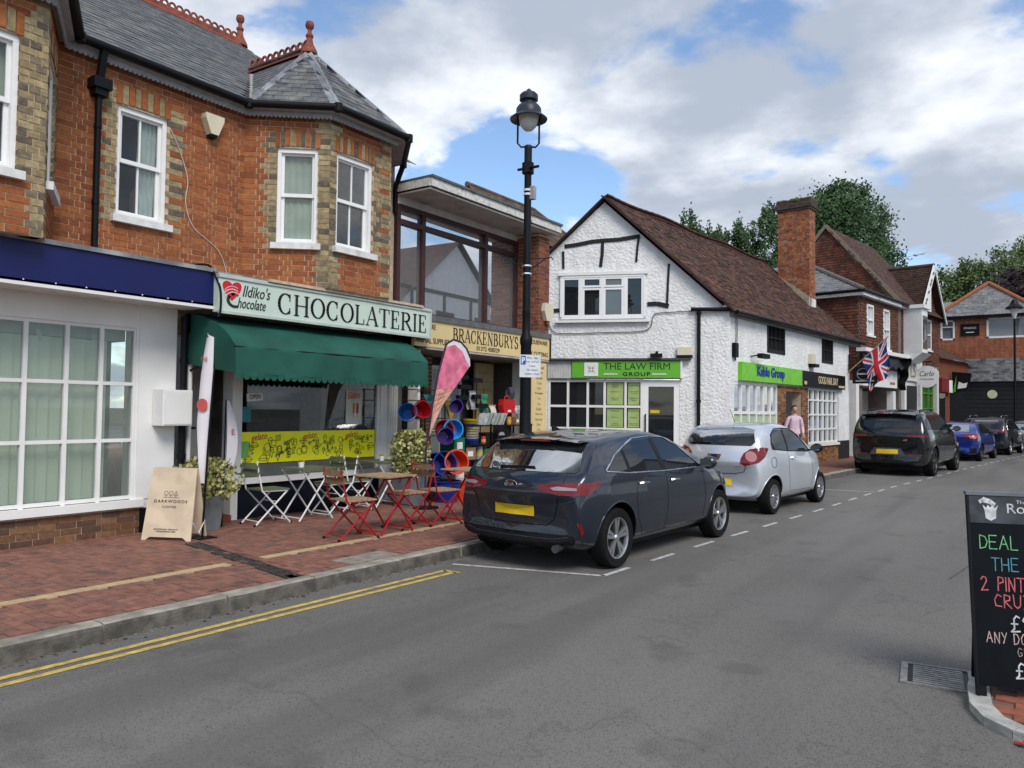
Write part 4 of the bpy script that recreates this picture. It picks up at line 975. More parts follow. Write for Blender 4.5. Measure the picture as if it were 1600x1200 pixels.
timber([(4.2, 5.99), (3.9, 6.02), (3.5, 6.09), (3.2, 6.11), (2.8, 6.12), (2.24, 6.19)], .1); timber([(4.24, 5.86), (4.23, 5.4)]); timber([(3.2, 6.08), (3.21, 5.75), (3.25, 5.42)], .08); timber([(2.27, 6.15), (2.3, 5.9), (2.33, 5.52)], .055)
timber([(1.5, 5.45), (1.52, 5.0), (1.54, 4.45), (1.56, 4.38)], .055); timber([(2.04, 4.42), (1.8, 4.43), (1.5, 4.36)], .11); timber([(4.7, 4.28), (4.33, 4.3)], .1)
# upper gable window: four casements
w_ = MB(); s0, s1, z0, z1 = 2.08, 4.30, 4.05, 5.2
for a, b, c, d in ((s0, s1, z0, z0 + .06), (s0, s1, z1 - .06, z1), (s0, s0 + .06, z0, z1), (s1 - .06, s1, z0, z1)): GA.box(w_, a, b, c, d, 0, .07)
cuts = [s0 + .03, 2.62, 3.19, 3.74, s1 - .03]
for k in cuts[1:-1]: GA.box(w_, k - .035, k + .035, z0 + .06, z1 - .06, 0, .065)
win = w_.build('window', upvc, law)
for i, (a, b) in enumerate(zip(cuts, cuts[1:])):
    parts = [(z0 + .06, z1 - .06)] if i in (0, 3) else [(z0 + .06, 4.86), (4.88, z1 - .06)]
    for c, d in parts:
        f = MB(); q = .05
        for x0, x1, y0, y1 in ((a + .03, a + .03 + q, c, d), (b - .03 - q, b - .03, c, d), (a + .03 + q, b - .03 - q, d - q, d), (a + .03 + q, b - .03 - q, c, c + q)): GA.box(f, x0, x1, y0, y1, .01, .06)
        f.build('casement', upvc, win)
        m = MB(); GA.box(m, a + .05, b - .05, c + .02, d - .02, .01, .03); m.build('pane', pane_dark if i != 1 else glass('greyish_glass', (.1, .11, .1), .2), win)
m = MB(); GA.box(m, s0 - .1, s1 + .12, z0 - .09, z0 - .03, 0, .12); GA.box(m, s0 - .05, s1 + .05, z1, z1 + .08, 0, .09); m.build('sill', white, win)
# law office front
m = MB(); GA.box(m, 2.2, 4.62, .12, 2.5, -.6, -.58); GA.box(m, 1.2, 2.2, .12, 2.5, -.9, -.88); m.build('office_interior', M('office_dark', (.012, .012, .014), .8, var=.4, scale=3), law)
f = MB(); sx = [2.2, 2.62, 2.72, 3.1, 3.17, 3.55, 3.66, 4.0, 4.1, 4.6]
for a in (2.17, 2.58, 3.12, 3.56, 4.08, 4.58): GA.box(f, a - .03, a + .03, .6, 2.5, -.1, -.01)
for z in (.66, 1.2, 1.78, 2.44): GA.box(f, 2.2, 4.6, z - .03, z + .03, -.095, -.015)
GA.box(f, 2.14, 4.62, .12, .62, -.12, -.012); f.build('shop_window_frame', white, law)
pg = M('pale_green_vinyl', (.33, .45, .16), .5)
for i, (a, b) in enumerate(((2.2, 2.55), (2.61, 3.09), (3.15, 3.53), (3.59, 4.05), (4.11, 4.55))):
    for c, d in ((.68, 1.17), (1.23, 1.75), (1.81, 2.41)):
        m = MB(); GA.box(m, a, b, c, d, -.07, -.06); m.build('pane', pane_dark, law)
        if i < 2:
            m = MB(); GA.box(m, a + .03, b - .03, c + .02, d - .02, -.058, -.056); v_ = m.build('vinyl_panel', pg, law)
            wl = {(0, 0): ['Conveyancing'], (0, 1): ['Wills & Estates', 'Probate', 'Lasting Power\nof Attorney'], (0, 2): ['Commercial', 'Commercial\nProperty', 'Landlord &\nTenant'], (1, 0): ['Marketing'], (1, 1): ['Mediation', 'Family Law', 'Marital\nAgreements'], (1, 2): ['Property\nLitigation', 'Debt Recovery', 'Employment\nDisputes']}[(i, 0 if c < 1 else 1 if c < 1.5 else 2)]
            for k, t_ in enumerate(wl): text(t_, GA.p((a + b) / 2, d - .1 - k * .17 - (.04 if '\n' in t_ else 0), -.055), GRT, darkink, v_, h=.04 * (2.2 if '\n' in t_ else 1), align='c', ex=.001)
dr = MB()
for a, b, c, d in ((1.22, 1.36, .15, 2.45), (2.0, 2.14, .15, 2.45), (1.36, 2.0, 2.3, 2.45), (1.36, 2.0, .15, .4)): GA.box(dr, a, b, c, d, -.1, -.01)
do = dr.build('door', upvc, law); m = MB(); GA.box(m, 1.36, 2.0, .4, 2.3, -.07, -.06); m.build('pane', pane_dark, do)
m = MB(); m.tube([GA.p(2.07, .95, .03), GA.p(2.07, 1.6, .03)], .018, 8)
for z in (1.0, 1.55): m.tube([GA.p(2.07, z, -.02), GA.p(2.07, z, .035)], .012, 6)
m.build('handle', darkm, do); m = MB(); GA.box(m, 1.72, 1.95, 1.62, 1.7, -.058, -.056); m.build('sticker', M('yellow_sticker', (.6, .45, .02), .5), do)
m = MB(); GA.box(m, 3.98, 4.62, 2.5, 2.96, 0, .05)
for k in range(9): GA.box(m, 4.0 + k * .07, 4.05 + k * .07, 2.51, 2.95, .05, .062)
m.build('ribbed_panel', M('grey_white_board', (.5, .5, .5), .6), law)
m = MB(); GA.box(m, .95, 4.62, 2.97, 3.02, 0, .16); m.build('ledge', M('ledge_dark', (.06, .06, .06), .7), law)
gsign = M('bright_green_sign', (.12, .40, .035), .4, var=.04)
sg = thing('shop_sign', 'green law office sign with white emblem tile facing down the street', 'sign', GA.p(2.6, 2.5, .1))
m = MB(); GA.box(m, 1.2, 3.96, 2.52, 2.95, .0, .11); m.build('board', gsign, sg); m = MB(); GA.box(m, 1.15, 1.2, 2.51, 2.96, 0, .115); m.build('end_trim', white, sg)
m = MB(); GA.box(m, 3.28, 3.64, 2.56, 2.91, .11, .125); m.build('emblem_tile', white, sg)
b = strokes([[.05, (-.5 * sx_, .5 * sy_), (-.12 * sx_, .12 * sy_)] for sx_ in (-1, 1) for sy_ in (-1, 1)] + [[.05, (.12 * q, .4), (.12 * q, .12), (.4 * q, .12)] for q in (-1, 1)] + [[.05, (.12 * q, -.4), (.12 * q, -.12), (.4 * q, -.12)] for q in (-1, 1)])
put2d(b, GA.p(3.46, 2.63, .125), GRT, UP, 'emblem', darkm, sg, w=.2, h=.2, ex=.003, align='c')
text('THE LAW FIRM', GA.p(3.14, 2.73, .11), GRT, darkink, sg, w=1.68, h=.17, ex=.006); text('GROUP', GA.p(2.65, 2.565, .11), GRT, darkink, sg, w=.7, h=.1, ex=.008, bold=.02, space=1.2)
for a in (1.55, 2.78): m = MB(); GA.box(m, a, a + .36, 2.6, 2.625, .11, .12); m.build('rule', white, sg)
fl = thing('floodlight', 'small black floodlight above the green law office sign', 'lamp', GA.p(1.75, 3.05, .1)); m = MB(); GA.box(m, 1.65, 1.95, 3.04, 3.13, .05, .25); m.build('lamp_body', black, fl); m = MB(); GA.box(m, 1.76, 1.82, 3.12, 3.2, 0, .1); m.build('bracket', black, fl)
al = thing('alarm_box', 'white rectangular alarm box on a black base beside the downpipe', 'alarm box', GA.p(1.1, 3.1, .1)); m = MB(); GA.box(m, .92, 1.28, 3.1, 3.3, 0, .1); m.build('case', cream_p, al); m = MB(); GA.box(m, .9, 1.3, 3.04, 3.1, 0, .11); m.build('base', black, al)
m = MB(); m.tube([GA.p(.75, 4.24, .07), GA.p(.75, .15, .07)], .045, 10); m.tube([GA.p(.95, 4.26, .08), GA.p(-.05, 4.24, .1)], .05, 10)
for z in (4.12, 1.9): m.tube([GA.p(.75, z, .07), GA.p(.75, z + .08, .07)], .06, 10)
m.build('downpipe', black, law, smooth=True)
cable([GA.p(4.6, 3.95, .03), GA.p(4.45, 3.72, .03), GA.p(4.0, 3.68, .03), GA.p(3.2, 3.7, .03), GA.p(2.2, 3.72, .03), GA.p(1.95, 3.85, .03), GA.p(1.85, 4.15, .03), GA.p(1.4, 4.2, .03), GA.p(.9, 4.22, .04)], 'cable', 'grey cable looping under the white gable window', .012, M('dark_grey_cable', (.09, .09, .09), .6))
for k, nm in ((0, 'thin dark cable down the white corner wall, nearer the downpipe'), (.08, 'thin dark cable down the white corner wall, nearer the small timber window')): cable([KA.p(.32 + k, 4.2, .03), KA.p(.33 + k, 3.6, .03), KA.p(.28 + k, 3.3, .03), KA.p(.3 + k * .4, 2.98, .02)], 'cable', nm, .009, M('dark_grey_cable', (.09, .09, .09)), grp='cables on the white corner wall')
jb = thing('junction_box', 'small black junction box on the white corner wall', 'junction box', KA.p(.28, 3.1, .05)); m = MB(); KA.box(m, .14, .34, 3.06, 3.42, 0, .1); m.build('case', black, jb)
# street side
f = MB()
for u in (.28, .78, 1.3, 1.8, 2.3, 2.8, 3.27): KA.box(f, u - .035, u + .035, .62, 2.46, -.1, -.01)
for z in (.66, 1.66, 2.42): KA.box(f, .28, 3.27, z - .04, z + .04, -.095, -.015)
KA.box(f, .24, 3.32, .5, .62, -.1, .05); f.build('shop_window_frame', white, law); f = MB()
for u in (5.95, 6.45, 6.93, 7.42, 7.9, 8.38, 8.86): KA.box(f, u - .03, u + .03, .7, 2.46, -.1, -.01)
for z in (.74, 1.16, 1.62, 2.08, 2.42): KA.box(f, 5.95, 8.86, z - .025, z + .025, -.095, -.015)
KA.box(f, 5.88, 8.95, .62, .7, -.1, .06); f.build('shop_window_frame', white, law)
for a, b, z0 in ((.3, 3.25, .66), (5.97, 8.84, .74)):
    m = MB(); KA.box(m, a, b, z0, 2.42, -.06, -.055); m.build('pane', glass('net_window_glass', (.2, .21, .21), .22, .6), law)
    m = MB(); n_ = 60; m.grid(lambda s, t: KA.p(a + (b - a) * s, z0 + (2.4 - z0) * t, -.2 + .03 * math.sin(s * 75)), 120, 1); m.build('net_curtain', white_cloth, law, smooth=True, ang=80)
for k in range(6):
    m = MB(); KA.box(m, .34 + k * .5, .72 + k * .5, .72, 1.6, -.052, -.05); m.build('vinyl_panel', M('pale_mint_vinyl', (.38, .5, .28), .5), law)
mb = MB(); wall_with_holes(mb, KA, 3.33, 5.9, .12, 2.46, [(3.95, 5.3, .1, 2.3)], -.3, -.012); KA.box(mb, 5.9, 8.96, .12, .62, -.3, -.012); bw = mb.build('brick_front', mortar, law)
ob = M('ochre_brick', (.25, .12, .05), .85, var=.3, scale=16, bump=.3, cols=[(.27, .13, .055), (.2, .09, .04), (.31, .16, .07), (.15, .07, .035)])
pieces(bw, 'brick', bricks(KA, 3.33, 5.9, .12, 2.46, [(3.95, 5.3, .1, 2.3)], lambda u, z: 0, False) + bricks(KA, 5.9, 8.96, .12, .62, [], lambda u, z: 0, False), [ob], 0, 'bricks')
m = MB(); KA.box(m, 3.95, 5.3, .12, 2.3, -.9, -.88); KA.box(m, 3.9, 3.95, .12, 2.3, -.88, -.3); m.build('doorway', M('dark_shop', (.035, .035, .04)), law)
m = MB(); KA.box(m, 4.1, 4.55, .3, 2.25, -.6, -.55); m.build('door', M('dark_door', (.03, .03, .035), .4), law)
for a, b, z0, z1, rd in ((2.5, 3.86, 3.34, 4.2, 0), (7.2, 8.35, 3.31, 4.17, 1)):
    w_ = MB()
    for x0, x1, y0, y1 in ((a, a + .08, z0, z1), (b - .08, b, z0, z1), (a, b, z1 - .07, z1), (a, b, z0, z0 + .1)): KA.box(w_, x0, x1, y0, y1, -.1, .02)
    for k in range(1, 4): KA.box(w_, a + (b - a) * k / 4 - .015, a + (b - a) * k / 4 + .015, z0 + .1, z1 - .07, -.09, 0)
    KA.box(w_, a, b, (z0 + z1) / 2 - .015, (z0 + z1) / 2 + .015, -.09, -.005)
    wn = w_.build('window', bt, law)
    m = MB(); KA.box(m, a, b, z0, z1, -.08, -.07); m.build('pane', pane_dark if not rd else glass('reddish_glass', (.1, .03, .03), .15), wn)
sg = thing('shop_sign', 'lime green sign with blue cartoonish lettering on the white street wall', 'sign', KA.p(2.8, 2.5, .1)); m = MB(); KA.box(m, .52, 5.02, 2.49, 2.96, 0, .12); m.build('board', M('lime_green_sign', (.17, .52, .04), .4), sg)
text('Kable Group', KA.p(1.5, 2.56, .12), KRT, M('blue_lettering', (.01, .05, .25), .4), sg, w=2.0, h=.35, ex=.02, bold=.02)
sg = thing('shop_sign', 'black nail bar sign with pale gold lettering next to the lime sign', 'sign', KA.p(7.2, 2.5, .1)); m = MB(); KA.box(m, 5.05, 9.35, 2.48, 2.95, 0, .12); m.build('board', black, sg)
gold = M('pale_gold', (.6, .48, .3), .4); text('GOOD NAIL DAY', KA.p(6.5, 2.6, .12), KRT, gold, sg, w=2.0, h=.24, ex=.01); m = MB(); KA.box(m, 5.2, 5.4, 2.54, 2.64, .12, .13); KA.box(m, 8.6, 9.25, 2.53, 2.6, .12, .13); m.build('small_print', gold, sg)
for u, nm in ((1.35, 'black spotlight on a bracket over the lime green sign'),):
    fl = thing('floodlight', nm, 'lamp', KA.p(u, 3.1, .1)); m = MB(); m.tube([KA.p(u, 3.15, 0), KA.p(u, 3.18, .25)], .02, 6); KA.box(m, u - .05, u + .5, 3.1, 3.22, .2, .34); m.build('lamp_body', black, fl)
al = thing('alarm_box', 'cream alarm box with black lamp above the nail bar sign', 'alarm box', KA.p(6.0, 3.2, .1)); m = MB(); KA.box(m, 5.85, 6.25, 3.2, 3.5, 0, .12); m.build('case', cream_p, al); m = MB(); KA.box(m, 5.95, 6.35, 3.1, 3.2, 0, .2); m.build('lamp_body', black, al)
# roof
RL = 11.4
e0, e1 = KA.p(-.12, 4.2, .16), KA.p(RL, 4.2, .16); ap = GA.p(AP[0], AP[1] + .1, .12); ap1 = ap + KA.u * RL * .985; lf = GA.p(6.4, 4.1, .12); lf1 = lf + KA.u * RL
gf = GA.p(-.1, 4.2, .12)
mb = MB(); mb.add([e0, e1, ap1, ap, lf, lf1], [(0, 1, 2, 3), (3, 2, 5, 4)]); mb.add([e0, gf, ap], [(0, 1, 2)]); rf = mb.build('roof', claytile, law)
tiles([e0, e1, ap1, ap], .1, .165, claytile, rf, jit=.012)
mb = MB(); n_ = 34
for i in range(n_):
    p = ap + (ap1 - ap) * (i + .5) / n_; mb.obox(p + V((0, 0, .01 - .03 * math.sin(i * .5))), KA.u * RL / n_ * .49, V((KA.n.x * .1, KA.n.y * .1, -.05)), V((0, 0, .02))); mb.obox(p + V((0, 0, .01 - .03 * math.sin(i * .5))), KA.u * RL / n_ * .49, V((-KA.n.x * .1, -KA.n.y * .1, -.05)), V((0, 0, .02)))
mb.build('ridge_tiles', claytile, rf)
mb = MB()
for i in range(30):
    for A_, B_ in ((gf, ap), (lf, ap)):
        p = A_ + (B_ - A_) * (i + .5) / 30; d = (B_ - A_).normalized(); mb.obox(p + GA.n * .02, d * .075, GA.n * .07, d.cross(GA.n) * .022 + V((0, 0, .01)))
mb.build('verge_tiles', claytile, rf)
m = MB().tube([KA.p(-.05, 4.17, .22), KA.p(RL, 4.22, .22)], .055, 8); m.build('gutter', black, law, smooth=True)
m = MB(); KA.box(m, .0, RL - .1, 4.08, 4.2, 0, .1); m.build('eaves_board', M('grey_eaves', (.2, .2, .2), .7), law)
# chimney
cp = thing('chimney_stack', 'tall weathered red brick chimney stack standing on the tiled roof', 'chimney', (-7.65, 28.6, 5.6))
CF = Fr((-8.2, 28.25), KN, -KU); CS = Fr(V((-8.2, 28.25)) + KN * 1.12, KU, KN)
mb = MB(); CF.box(mb, 0, 1.12, 5.2, 9.0, -.62, -.008); core = mb.build('stack', mortar, cp)
cb = M('old_orange_brick', (.3, .1, .045), .88, var=.35, scale=12, bump=.3, dirt=(.3, .24, .2), cols=[(.32, .11, .045), (.26, .085, .04), (.36, .14, .06), (.2, .07, .04), (.3, .095, .04)])
pieces(core, 'brick', bricks(CF, 0, 1.12, 5.6, 9.0, [], lambda u, z: 0) + bricks(CS, 0, .62, 5.6, 9.0, [], lambda u, z: 0), [cb], 0, 'bricks')
mb = MB()
for i, (z, o) in enumerate(((8.95, .05), (9.03, .08), (9.11, .08), (9.19, .06), (9.27, .05))): CF.box(mb, -o, 1.12 + o, z, z + .075, -.62 - o, o)
mb.build('capping', M('sooty_brick', (.07, .05, .04), .9, var=.4, scale=9), cp)
mb = MB()
for i in range(160): p = CF.p(random.uniform(-.05, 1.17), 9.34, random.uniform(-.65, .05)); mb.obox(p, (random.uniform(.02, .05), .02, .0), (0, .03, .02), (0, 0, random.uniform(.01, .05)))
o = mb.build('moss', M('moss', (.09, .1, .03), .95), cp); o['kind'] = 'stuff'
m = MB(); m.prism([CF.p(-.06, 6.7, .05), CF.p(1.18, 5.75, .05), CF.p(1.18, 5.2, .05), CF.p(-.06, 6.1, .05)], CF.n * -.1); m.build('render_apron', M('render_buff', (.3, .27, .2), .9, var=.25), cp)
m = MB(); CS.box(m, -.06, .62, 4.9, 5.75, .0, .03); m.build('white_flashing', oldpaint, cp)
# ================================================================== tile-hung buildings further along
tb = thing('tile_hung_building', 'tile-hung building with slate hipped roof and two white sash windows beyond the flag', 'building', (-6, 33, 0))
a8 = R(8); BU = V((math.sin(a8), math.cos(a8))); BN = V((math.cos(a8), -math.sin(a8))); BO = V((-5.95, 30.8)); B = Fr(BO, BU, BN); BSd = Fr(BO, -BN, -BU)
wt = M('hung_tile', (.12, .04, .025), .85, var=.25, scale=6, cols=[(.13, .045, .027), (.1, .036, .024), (.15, .055, .03), (.08, .03, .022)])
mb = MB(); wall_with_holes(mb, B, 0, 6.2, 4.1, 6.2, [(.72, 1.5, 4.68, 5.86), (2.6, 3.4, 4.25, 5.86)], -.3, 0); BSd.box(mb, .3, 7, .1, 6.2, -.3, 0); B.box(mb, 0, .28, .1, 4.1, -.6, 0)
mb.build('wall', M('dull_wall', (.16, .14, .13)), tb)
def hang(fr, u0, u1, z0, z1, holes, parent, inside=None):
    mb = MB(); z = z0; k = 0
    while z < z1:
        u = u0 + (.08 if k % 2 else 0)
        while u < u1:
            w2 = min(.165, u1 - u); c = (u + w2 / 2, z + .06)
            if w2 > .04 and not any(h[0] - .02 < c[0] < h[1] + .02 and h[2] - .02 < c[1] < h[3] for h in holes) and (not inside or inside(*c)):
                mb.obox(fr.p(c[0], c[1], .018), fr.u * (w2 / 2 - .004), fr.n * .008 , V((0, 0, .065)) - fr.n * .01, 0, random.random())
            u += .165
        z += .115; k += 1
    o = mb.build('hung_tiles', wt, parent); o['kind'] = 'stuff'
hang(B, 0, 6.2, 4.15, 6.1, [(.72, 1.5, 4.68, 5.86), (2.6, 3.4, 4.25, 5.86)], tb); hang(BSd, 0, 4.5, 2.4, 6.1, [], tb)
def far_sash(fr, a, b, z0, z1, parent, bars=2):
    m = MB()
    for x0, x1, y0, y1 in ((a, a + .08, z0, z1), (b - .08, b, z0, z1), (a, b, z1 - .08, z1), (a, b, z0, z0 + .08), (a, b, (z0 + z1) / 2 - .03, (z0 + z1) / 2 + .03)): fr.box(m, x0, x1, y0, y1, -.08, .03)
    for k in range(1, bars + 1): fr.box(m, a + (b - a) * k / (bars + 1) - .012, a + (b - a) * k / (bars + 1) + .012, z0, z1, -.07, 0)
    w = m.build('window', upvc, parent); m = MB(); fr.box(m, a, b, z0, z1, -.06, -.05); m.build('pane', glass('grey_glass', (.16, .17, .18), .3), w)
    m = MB(); fr.box(m, a - .06, b + .06, z0 - .07, z0, -.05, .08); m.build('sill', white, w)
far_sash(B, .72, 1.5, 4.68, 5.86, tb); far_sash(B, 2.6, 3.4, 4.25, 5.86, tb)
eL, eF = BSd.p(6.5, 6.25, .25), B.p(-.25, 6.25, .25); eR = B.p(6.0, 6.25, .25); hp_ = B.p(2.2, 7.9, -2.9); hq = B.p(6, 7.9, -2.9); hl = BSd.p(6.5, 7.9, -2.4)
mb = MB(); mb.add([eL, eF, hp_, BSd.p(6.5, 7.9, -2.4), eR, hq], [(0, 1, 2, 3), (1, 4, 5, 2)]); r_ = mb.build('roof', slate, tb)
lsl = M('pale_slate', (.16, .165, .17), .7, var=.25, scale=6, cols=[(.17, .175, .18), (.14, .145, .15), (.2, .2, .2)])
tiles([eL, eF, hp_, hl], .2, .28, lsl, r_, 'slates'); tiles([eF, eR, hq, hp_], .2, .28, lsl, r_, 'slates')
m = MB(); m.tube([eF + V((0, 0, .04)), hp_ + V((0, 0, .06))], .09, 8); m.build('hip_tiles', M('hip_grey', (.14, .13, .12), .8), r_)
m = MB(); m.tube([eL, eF], .06, 8); m.tube([eF, eR], .06, 8); m.build('gutter', black, tb); m = MB(); B.box(m, -.2, 6.1, 6.08, 6.22, 0, .22); BSd.box(m, 0, 6.5, 6.08, 6.22, 0, .22); m.build('soffit_board', oldpaint, tb)
m = MB(); B.box(m, -.05, 6.3, 4.0, 4.14, -.1, .25); m.build('shop_cornice', white, tb)
# ground floor of tile-hung building: open passage and white shop
m = MB(); B.box(m, -1.8, -.9, .1, 3.2, -.3, -.05); m.build('grey_wall', M('pale_grey_wall', (.5, .5, .5), .7), tb)
m = MB(); B.box(m, -.5, -.2, .1, 2.9, -.2, .05); m.build('white_pier', white, tb); m = MB(); B.box(m, 3.7, 4.0, .1, 2.6, -.2, .05); m.build('white_pier', white, tb); m = MB(); B.box(m, 5.0, 5.25, .1, 4.0, -.2, .1); m.build('white_pier', white, tb)
m = MB(); B.box(m, -.5, 3.9, .1, 2.9, -2.6, -2.5); B.box(m, 2.3, 3.9, .1, 2.6, -1.2, -1.0); m.build('passage_wall', M('passage_wall', (.4, .38, .36), .8), tb)
m = MB(); B.box(m, .2, 2.0, .1, 2.1, -2.5, -2.45); m.build('dark_gate', M('dark_door', (.03, .03, .035)), tb)
m = MB(); B.box(m, -.4, 4.0, 2.75, 2.9, -2.6, .05); m.build('passage_ceiling', white, tb)
sg = thing('shop_sign', 'white shop sign under the black blind behind the flag', 'sign', B.p(2, 2.8, .2)); m = MB(); B.box(m, -.1, 3.9, 2.72, 3.4, .02, .14); m.build('board', white, sg); m = MB(); B.box(m, 3.0, 3.6, 2.85, 2.95, .14, .15); m.build('small_print', M('faded_lettering', (.28, .19, .1)), sg)
bd = thing('shop_blind', 'black folded shop blind with ragged edge above the white sign', 'blind', B.p(2, 3.6, .3)); m = MB(); m.grid(lambda s, t: B.p(-.2 + 4.4 * s, 3.98 - .5 * t - .05 * math.sin(s * 40) * t, .1 + .35 * t), 40, 4); m.build('cloth', black, bd); m = MB(); m.grid(lambda s, t: B.p(4.2 + .12 * math.sin(t * 14), 3.95 - 1.3 * t, .1 + .5 * s * (1 - .5 * t)), 4, 20); m.build('side_fold', black, bd)
# oriel bay
ob_ = thing('oriel_window', 'white boarded oriel bay window jutting over the street', 'window', B.p(6.2, 4.2, .3))
m = MB(); B.box(m, 5.15, 5.9, 4.25, 6.1, 0, .75); B.box(m, 5.9, 6.9, 4.25, 6.1, 0, .3); m.prism([B.p(5.15, 4.25, 0), B.p(5.15, 4.25, .75), B.p(5.15, 3.85, .25), B.p(5.15, 3.85, 0)], B.u * 1.4); m.build('casing', white, ob_)
for k in range(4): m = MB(); B.box(m, 5.22 + k * .17, 5.34 + k * .17, 4.4, 5.8, .752, .76); m.build('pane', pane_dark, ob_)
for k in range(12): m = MB(); m.obox(B.p(5.145, 4.33 + k * .15, .37), B.n * .36, B.u * .008, V((0, 0, .07)) - B.u * .008); m.build('weatherboard', white, ob_)
m = MB(); B.box(m, 5.05, 6.1, 6.1, 6.25, -.1, .85); m.build('cornice', white, ob_)
# tall side gable behind
tg = thing('gabled_building', 'tall building with dark tile-hung side gable behind the slate hip', 'building', B.p(5, 0, -2))
PG = Fr(BO + BU * 4.4, -BN, -BU); gpk = (2.9, 9.85)
m = MB(); m.prism([PG.p(-.1, 6.2), PG.p(5.9, 6.2), PG.p(*gpk)], BU.to_3d() * .3); PG.box(m, -.05, 5.9, .1, 6.2, -.3, 0); m.build('wall', M('dull_wall', (.16, .14, .13)), tg)
hang(PG, -.1, 5.9, 6.1, 9.8, [], tg, lambda u, z: z < gpk[1] - 1.24 * abs(u - gpk[0]) - .05)
dt = M('dark_brown_tile', (.075, .042, .032), .9, var=.3, scale=4, cols=[(.08, .045, .033), (.06, .036, .03), (.1, .055, .038), (.07, .04, .03)])
q0, q1 = PG.p(-.25, 6.15, .1), PG.p(-.25, 6.15, -6); t0, t1 = PG.p(gpk[0], gpk[1] + .08, .1), PG.p(gpk[0], gpk[1] + .08, -6); l0, l1 = PG.p(6.1, 6.15, .1), PG.p(6.1, 6.15, -6)
m = MB(); m.add([q0, q1, t1, t0, l0, l1], [(0, 1, 2, 3), (3, 2, 5, 4)]); r_ = m.build('roof', dt, tg); tiles([q0, q1, t1, t0], .12, .17, dt, r_)
m = MB()
for A_, B_ in ((q0, t0), (l0, t0)): m.bar(A_ + V((0, 0, .03)), B_ + V((0, 0, .03)), .06, .14)
m.build('verge', M('verge_buff', (.22, .16, .11), .8), r_)
# street gable
sgb = thing('gabled_building', 'small tile-hung building with white barge board gable facing the street', 'building', B.p(8.6, 0, 0))
SU0, SU1, SP = 6.6, 10.5, 8.55
m = MB(); B.box(m, 6.9, 10.45, 3.2, 6.0, -.3, 0); m.prism([B.p(6.9, 6.0), B.p(10.45, 6.0), B.p(SP, 8.3)], -B.n.copy() * .3); B.box(m, 10.35, 10.45, .1, 6, -5, -.3); m.build('wall', M('dull_wall', (.16, .14, .13)), sgb)
hang(B, 7.0, 10.45, 3.95, 8.2, [(8.35, 9.25, 4.6, 6.0)], sgb, lambda u, z: z < 8.25 - 1.2 * abs(u - SP)); far_sash(B, 8.35, 9.25, 4.6, 6.0, sgb, 1)
e0_, e1_ = B.p(SU0, 6.0, .35), B.p(SU0, 6.0, -5); p0_, p1_ = B.p(SP, 8.42, .35), B.p(SP, 8.42, -5); f0_, f1_ = B.p(SU1, 6.0, .35), B.p(SU1, 6.0, -5)
m = MB(); m.add([e0_, e1_, p1_, p0_, f0_, f1_], [(0, 1, 2, 3), (3, 2, 5, 4)]); r_ = m.build('roof', dt, sgb); tiles([e0_, e1_, p1_, p0_], .12, .17, dt, r_); m = MB().tube([p0_, p1_], .1, 8); m.build('ridge_tiles', claytile, r_)
m = MB(); m.bar(e0_ - V((0, 0, .1)), p0_ - V((0, 0, .1)), .05, .34); m.bar(f0_ - V((0, 0, .1)), p0_ - V((0, 0, .1)), .05, .1); m.build('barge_board', white, sgb); m = MB(); m.prism([B.p(7.3, 6.3, .2), B.p(8.5, 7.9, .2), B.p(8.5, 6.3, .2)], B.n * .02); m.build('gable_panel', white, sgb)
m = MB(); B.box(m, 5.3, 7.2, .1, 3.2, -.2, .0); B.box(m, 5.3, 7.2, 3.1, 4.0, 0, .08); B.box(m, 7.2, 7.5, .1, 4, -.2, .1); B.box(m, 9.8, 10.1, .1, 3.7, -.2, .1); B.box(m, 7.5, 9.8, 3.1, 3.8, -.1, .1); m.build('shop_front', M('off_white_paint', (.6, .6, .57), .6), sgb)
m = MB(); B.box(m, 5.5, 7.0, .3, 2.9, .0, .02); m.build('dark_door', M('dark_door', (.03, .03, .035)), sgb); m = MB(); B.box(m, 7.5, 9.8, .3, 3.1, -.12, -.1); m.build('pane', M('green_window', (.03, .1, .015), .2, var=.4, scale=2), sgb)
m = MB()
for u in (7.55, 8.2, 8.9, 9.6): B.box(m, u, u + .06, .3, 3.1, -.1, -.03)
for z in (1.9, 2.6): B.box(m, 7.5, 9.8, z, z + .06, -.1, -.035)
m.build('green_bars', M('green_paint', (.08, .22, .04), .5), sgb)
text('LS', B.p(5.9, 3.25, .08), B.u, M('faded_lettering', (.28, .19, .1)), sgb, w=.7, h=.6, ex=.01)
rs = thing('hanging_sign', 'round white hanging sign with dark script over the green shop window', 'sign', B.p(7.3, 3.4, .6)); HS = Fr(BO + BU * 6.7 + BN * .0, BN, -BU)
MB().lathe([(0, -.02), (.47, -.02), (.47, .02), (0, .02)], HS.p(.5, 3.3, 0), 28, HS.n).build('disc', white, rs); text('Carlo', HS.p(.22, 3.32, .021), HS.u, darkink, rs, w=.56, h=.23, shear=.3, ex=.004); text('ITALIAN', HS.p(.23, 3.16, .021), HS.u, darkink, rs, w=.54, h=.07, ex=.004)
m = MB(); m.bar(HS.p(-.1, 3.95, 0), HS.p(.7, 3.95, 0), .05); m.bar(HS.p(.5, 3.95, 0), HS.p(.5, 3.75, 0), .03); m.build('bracket', black, rs)
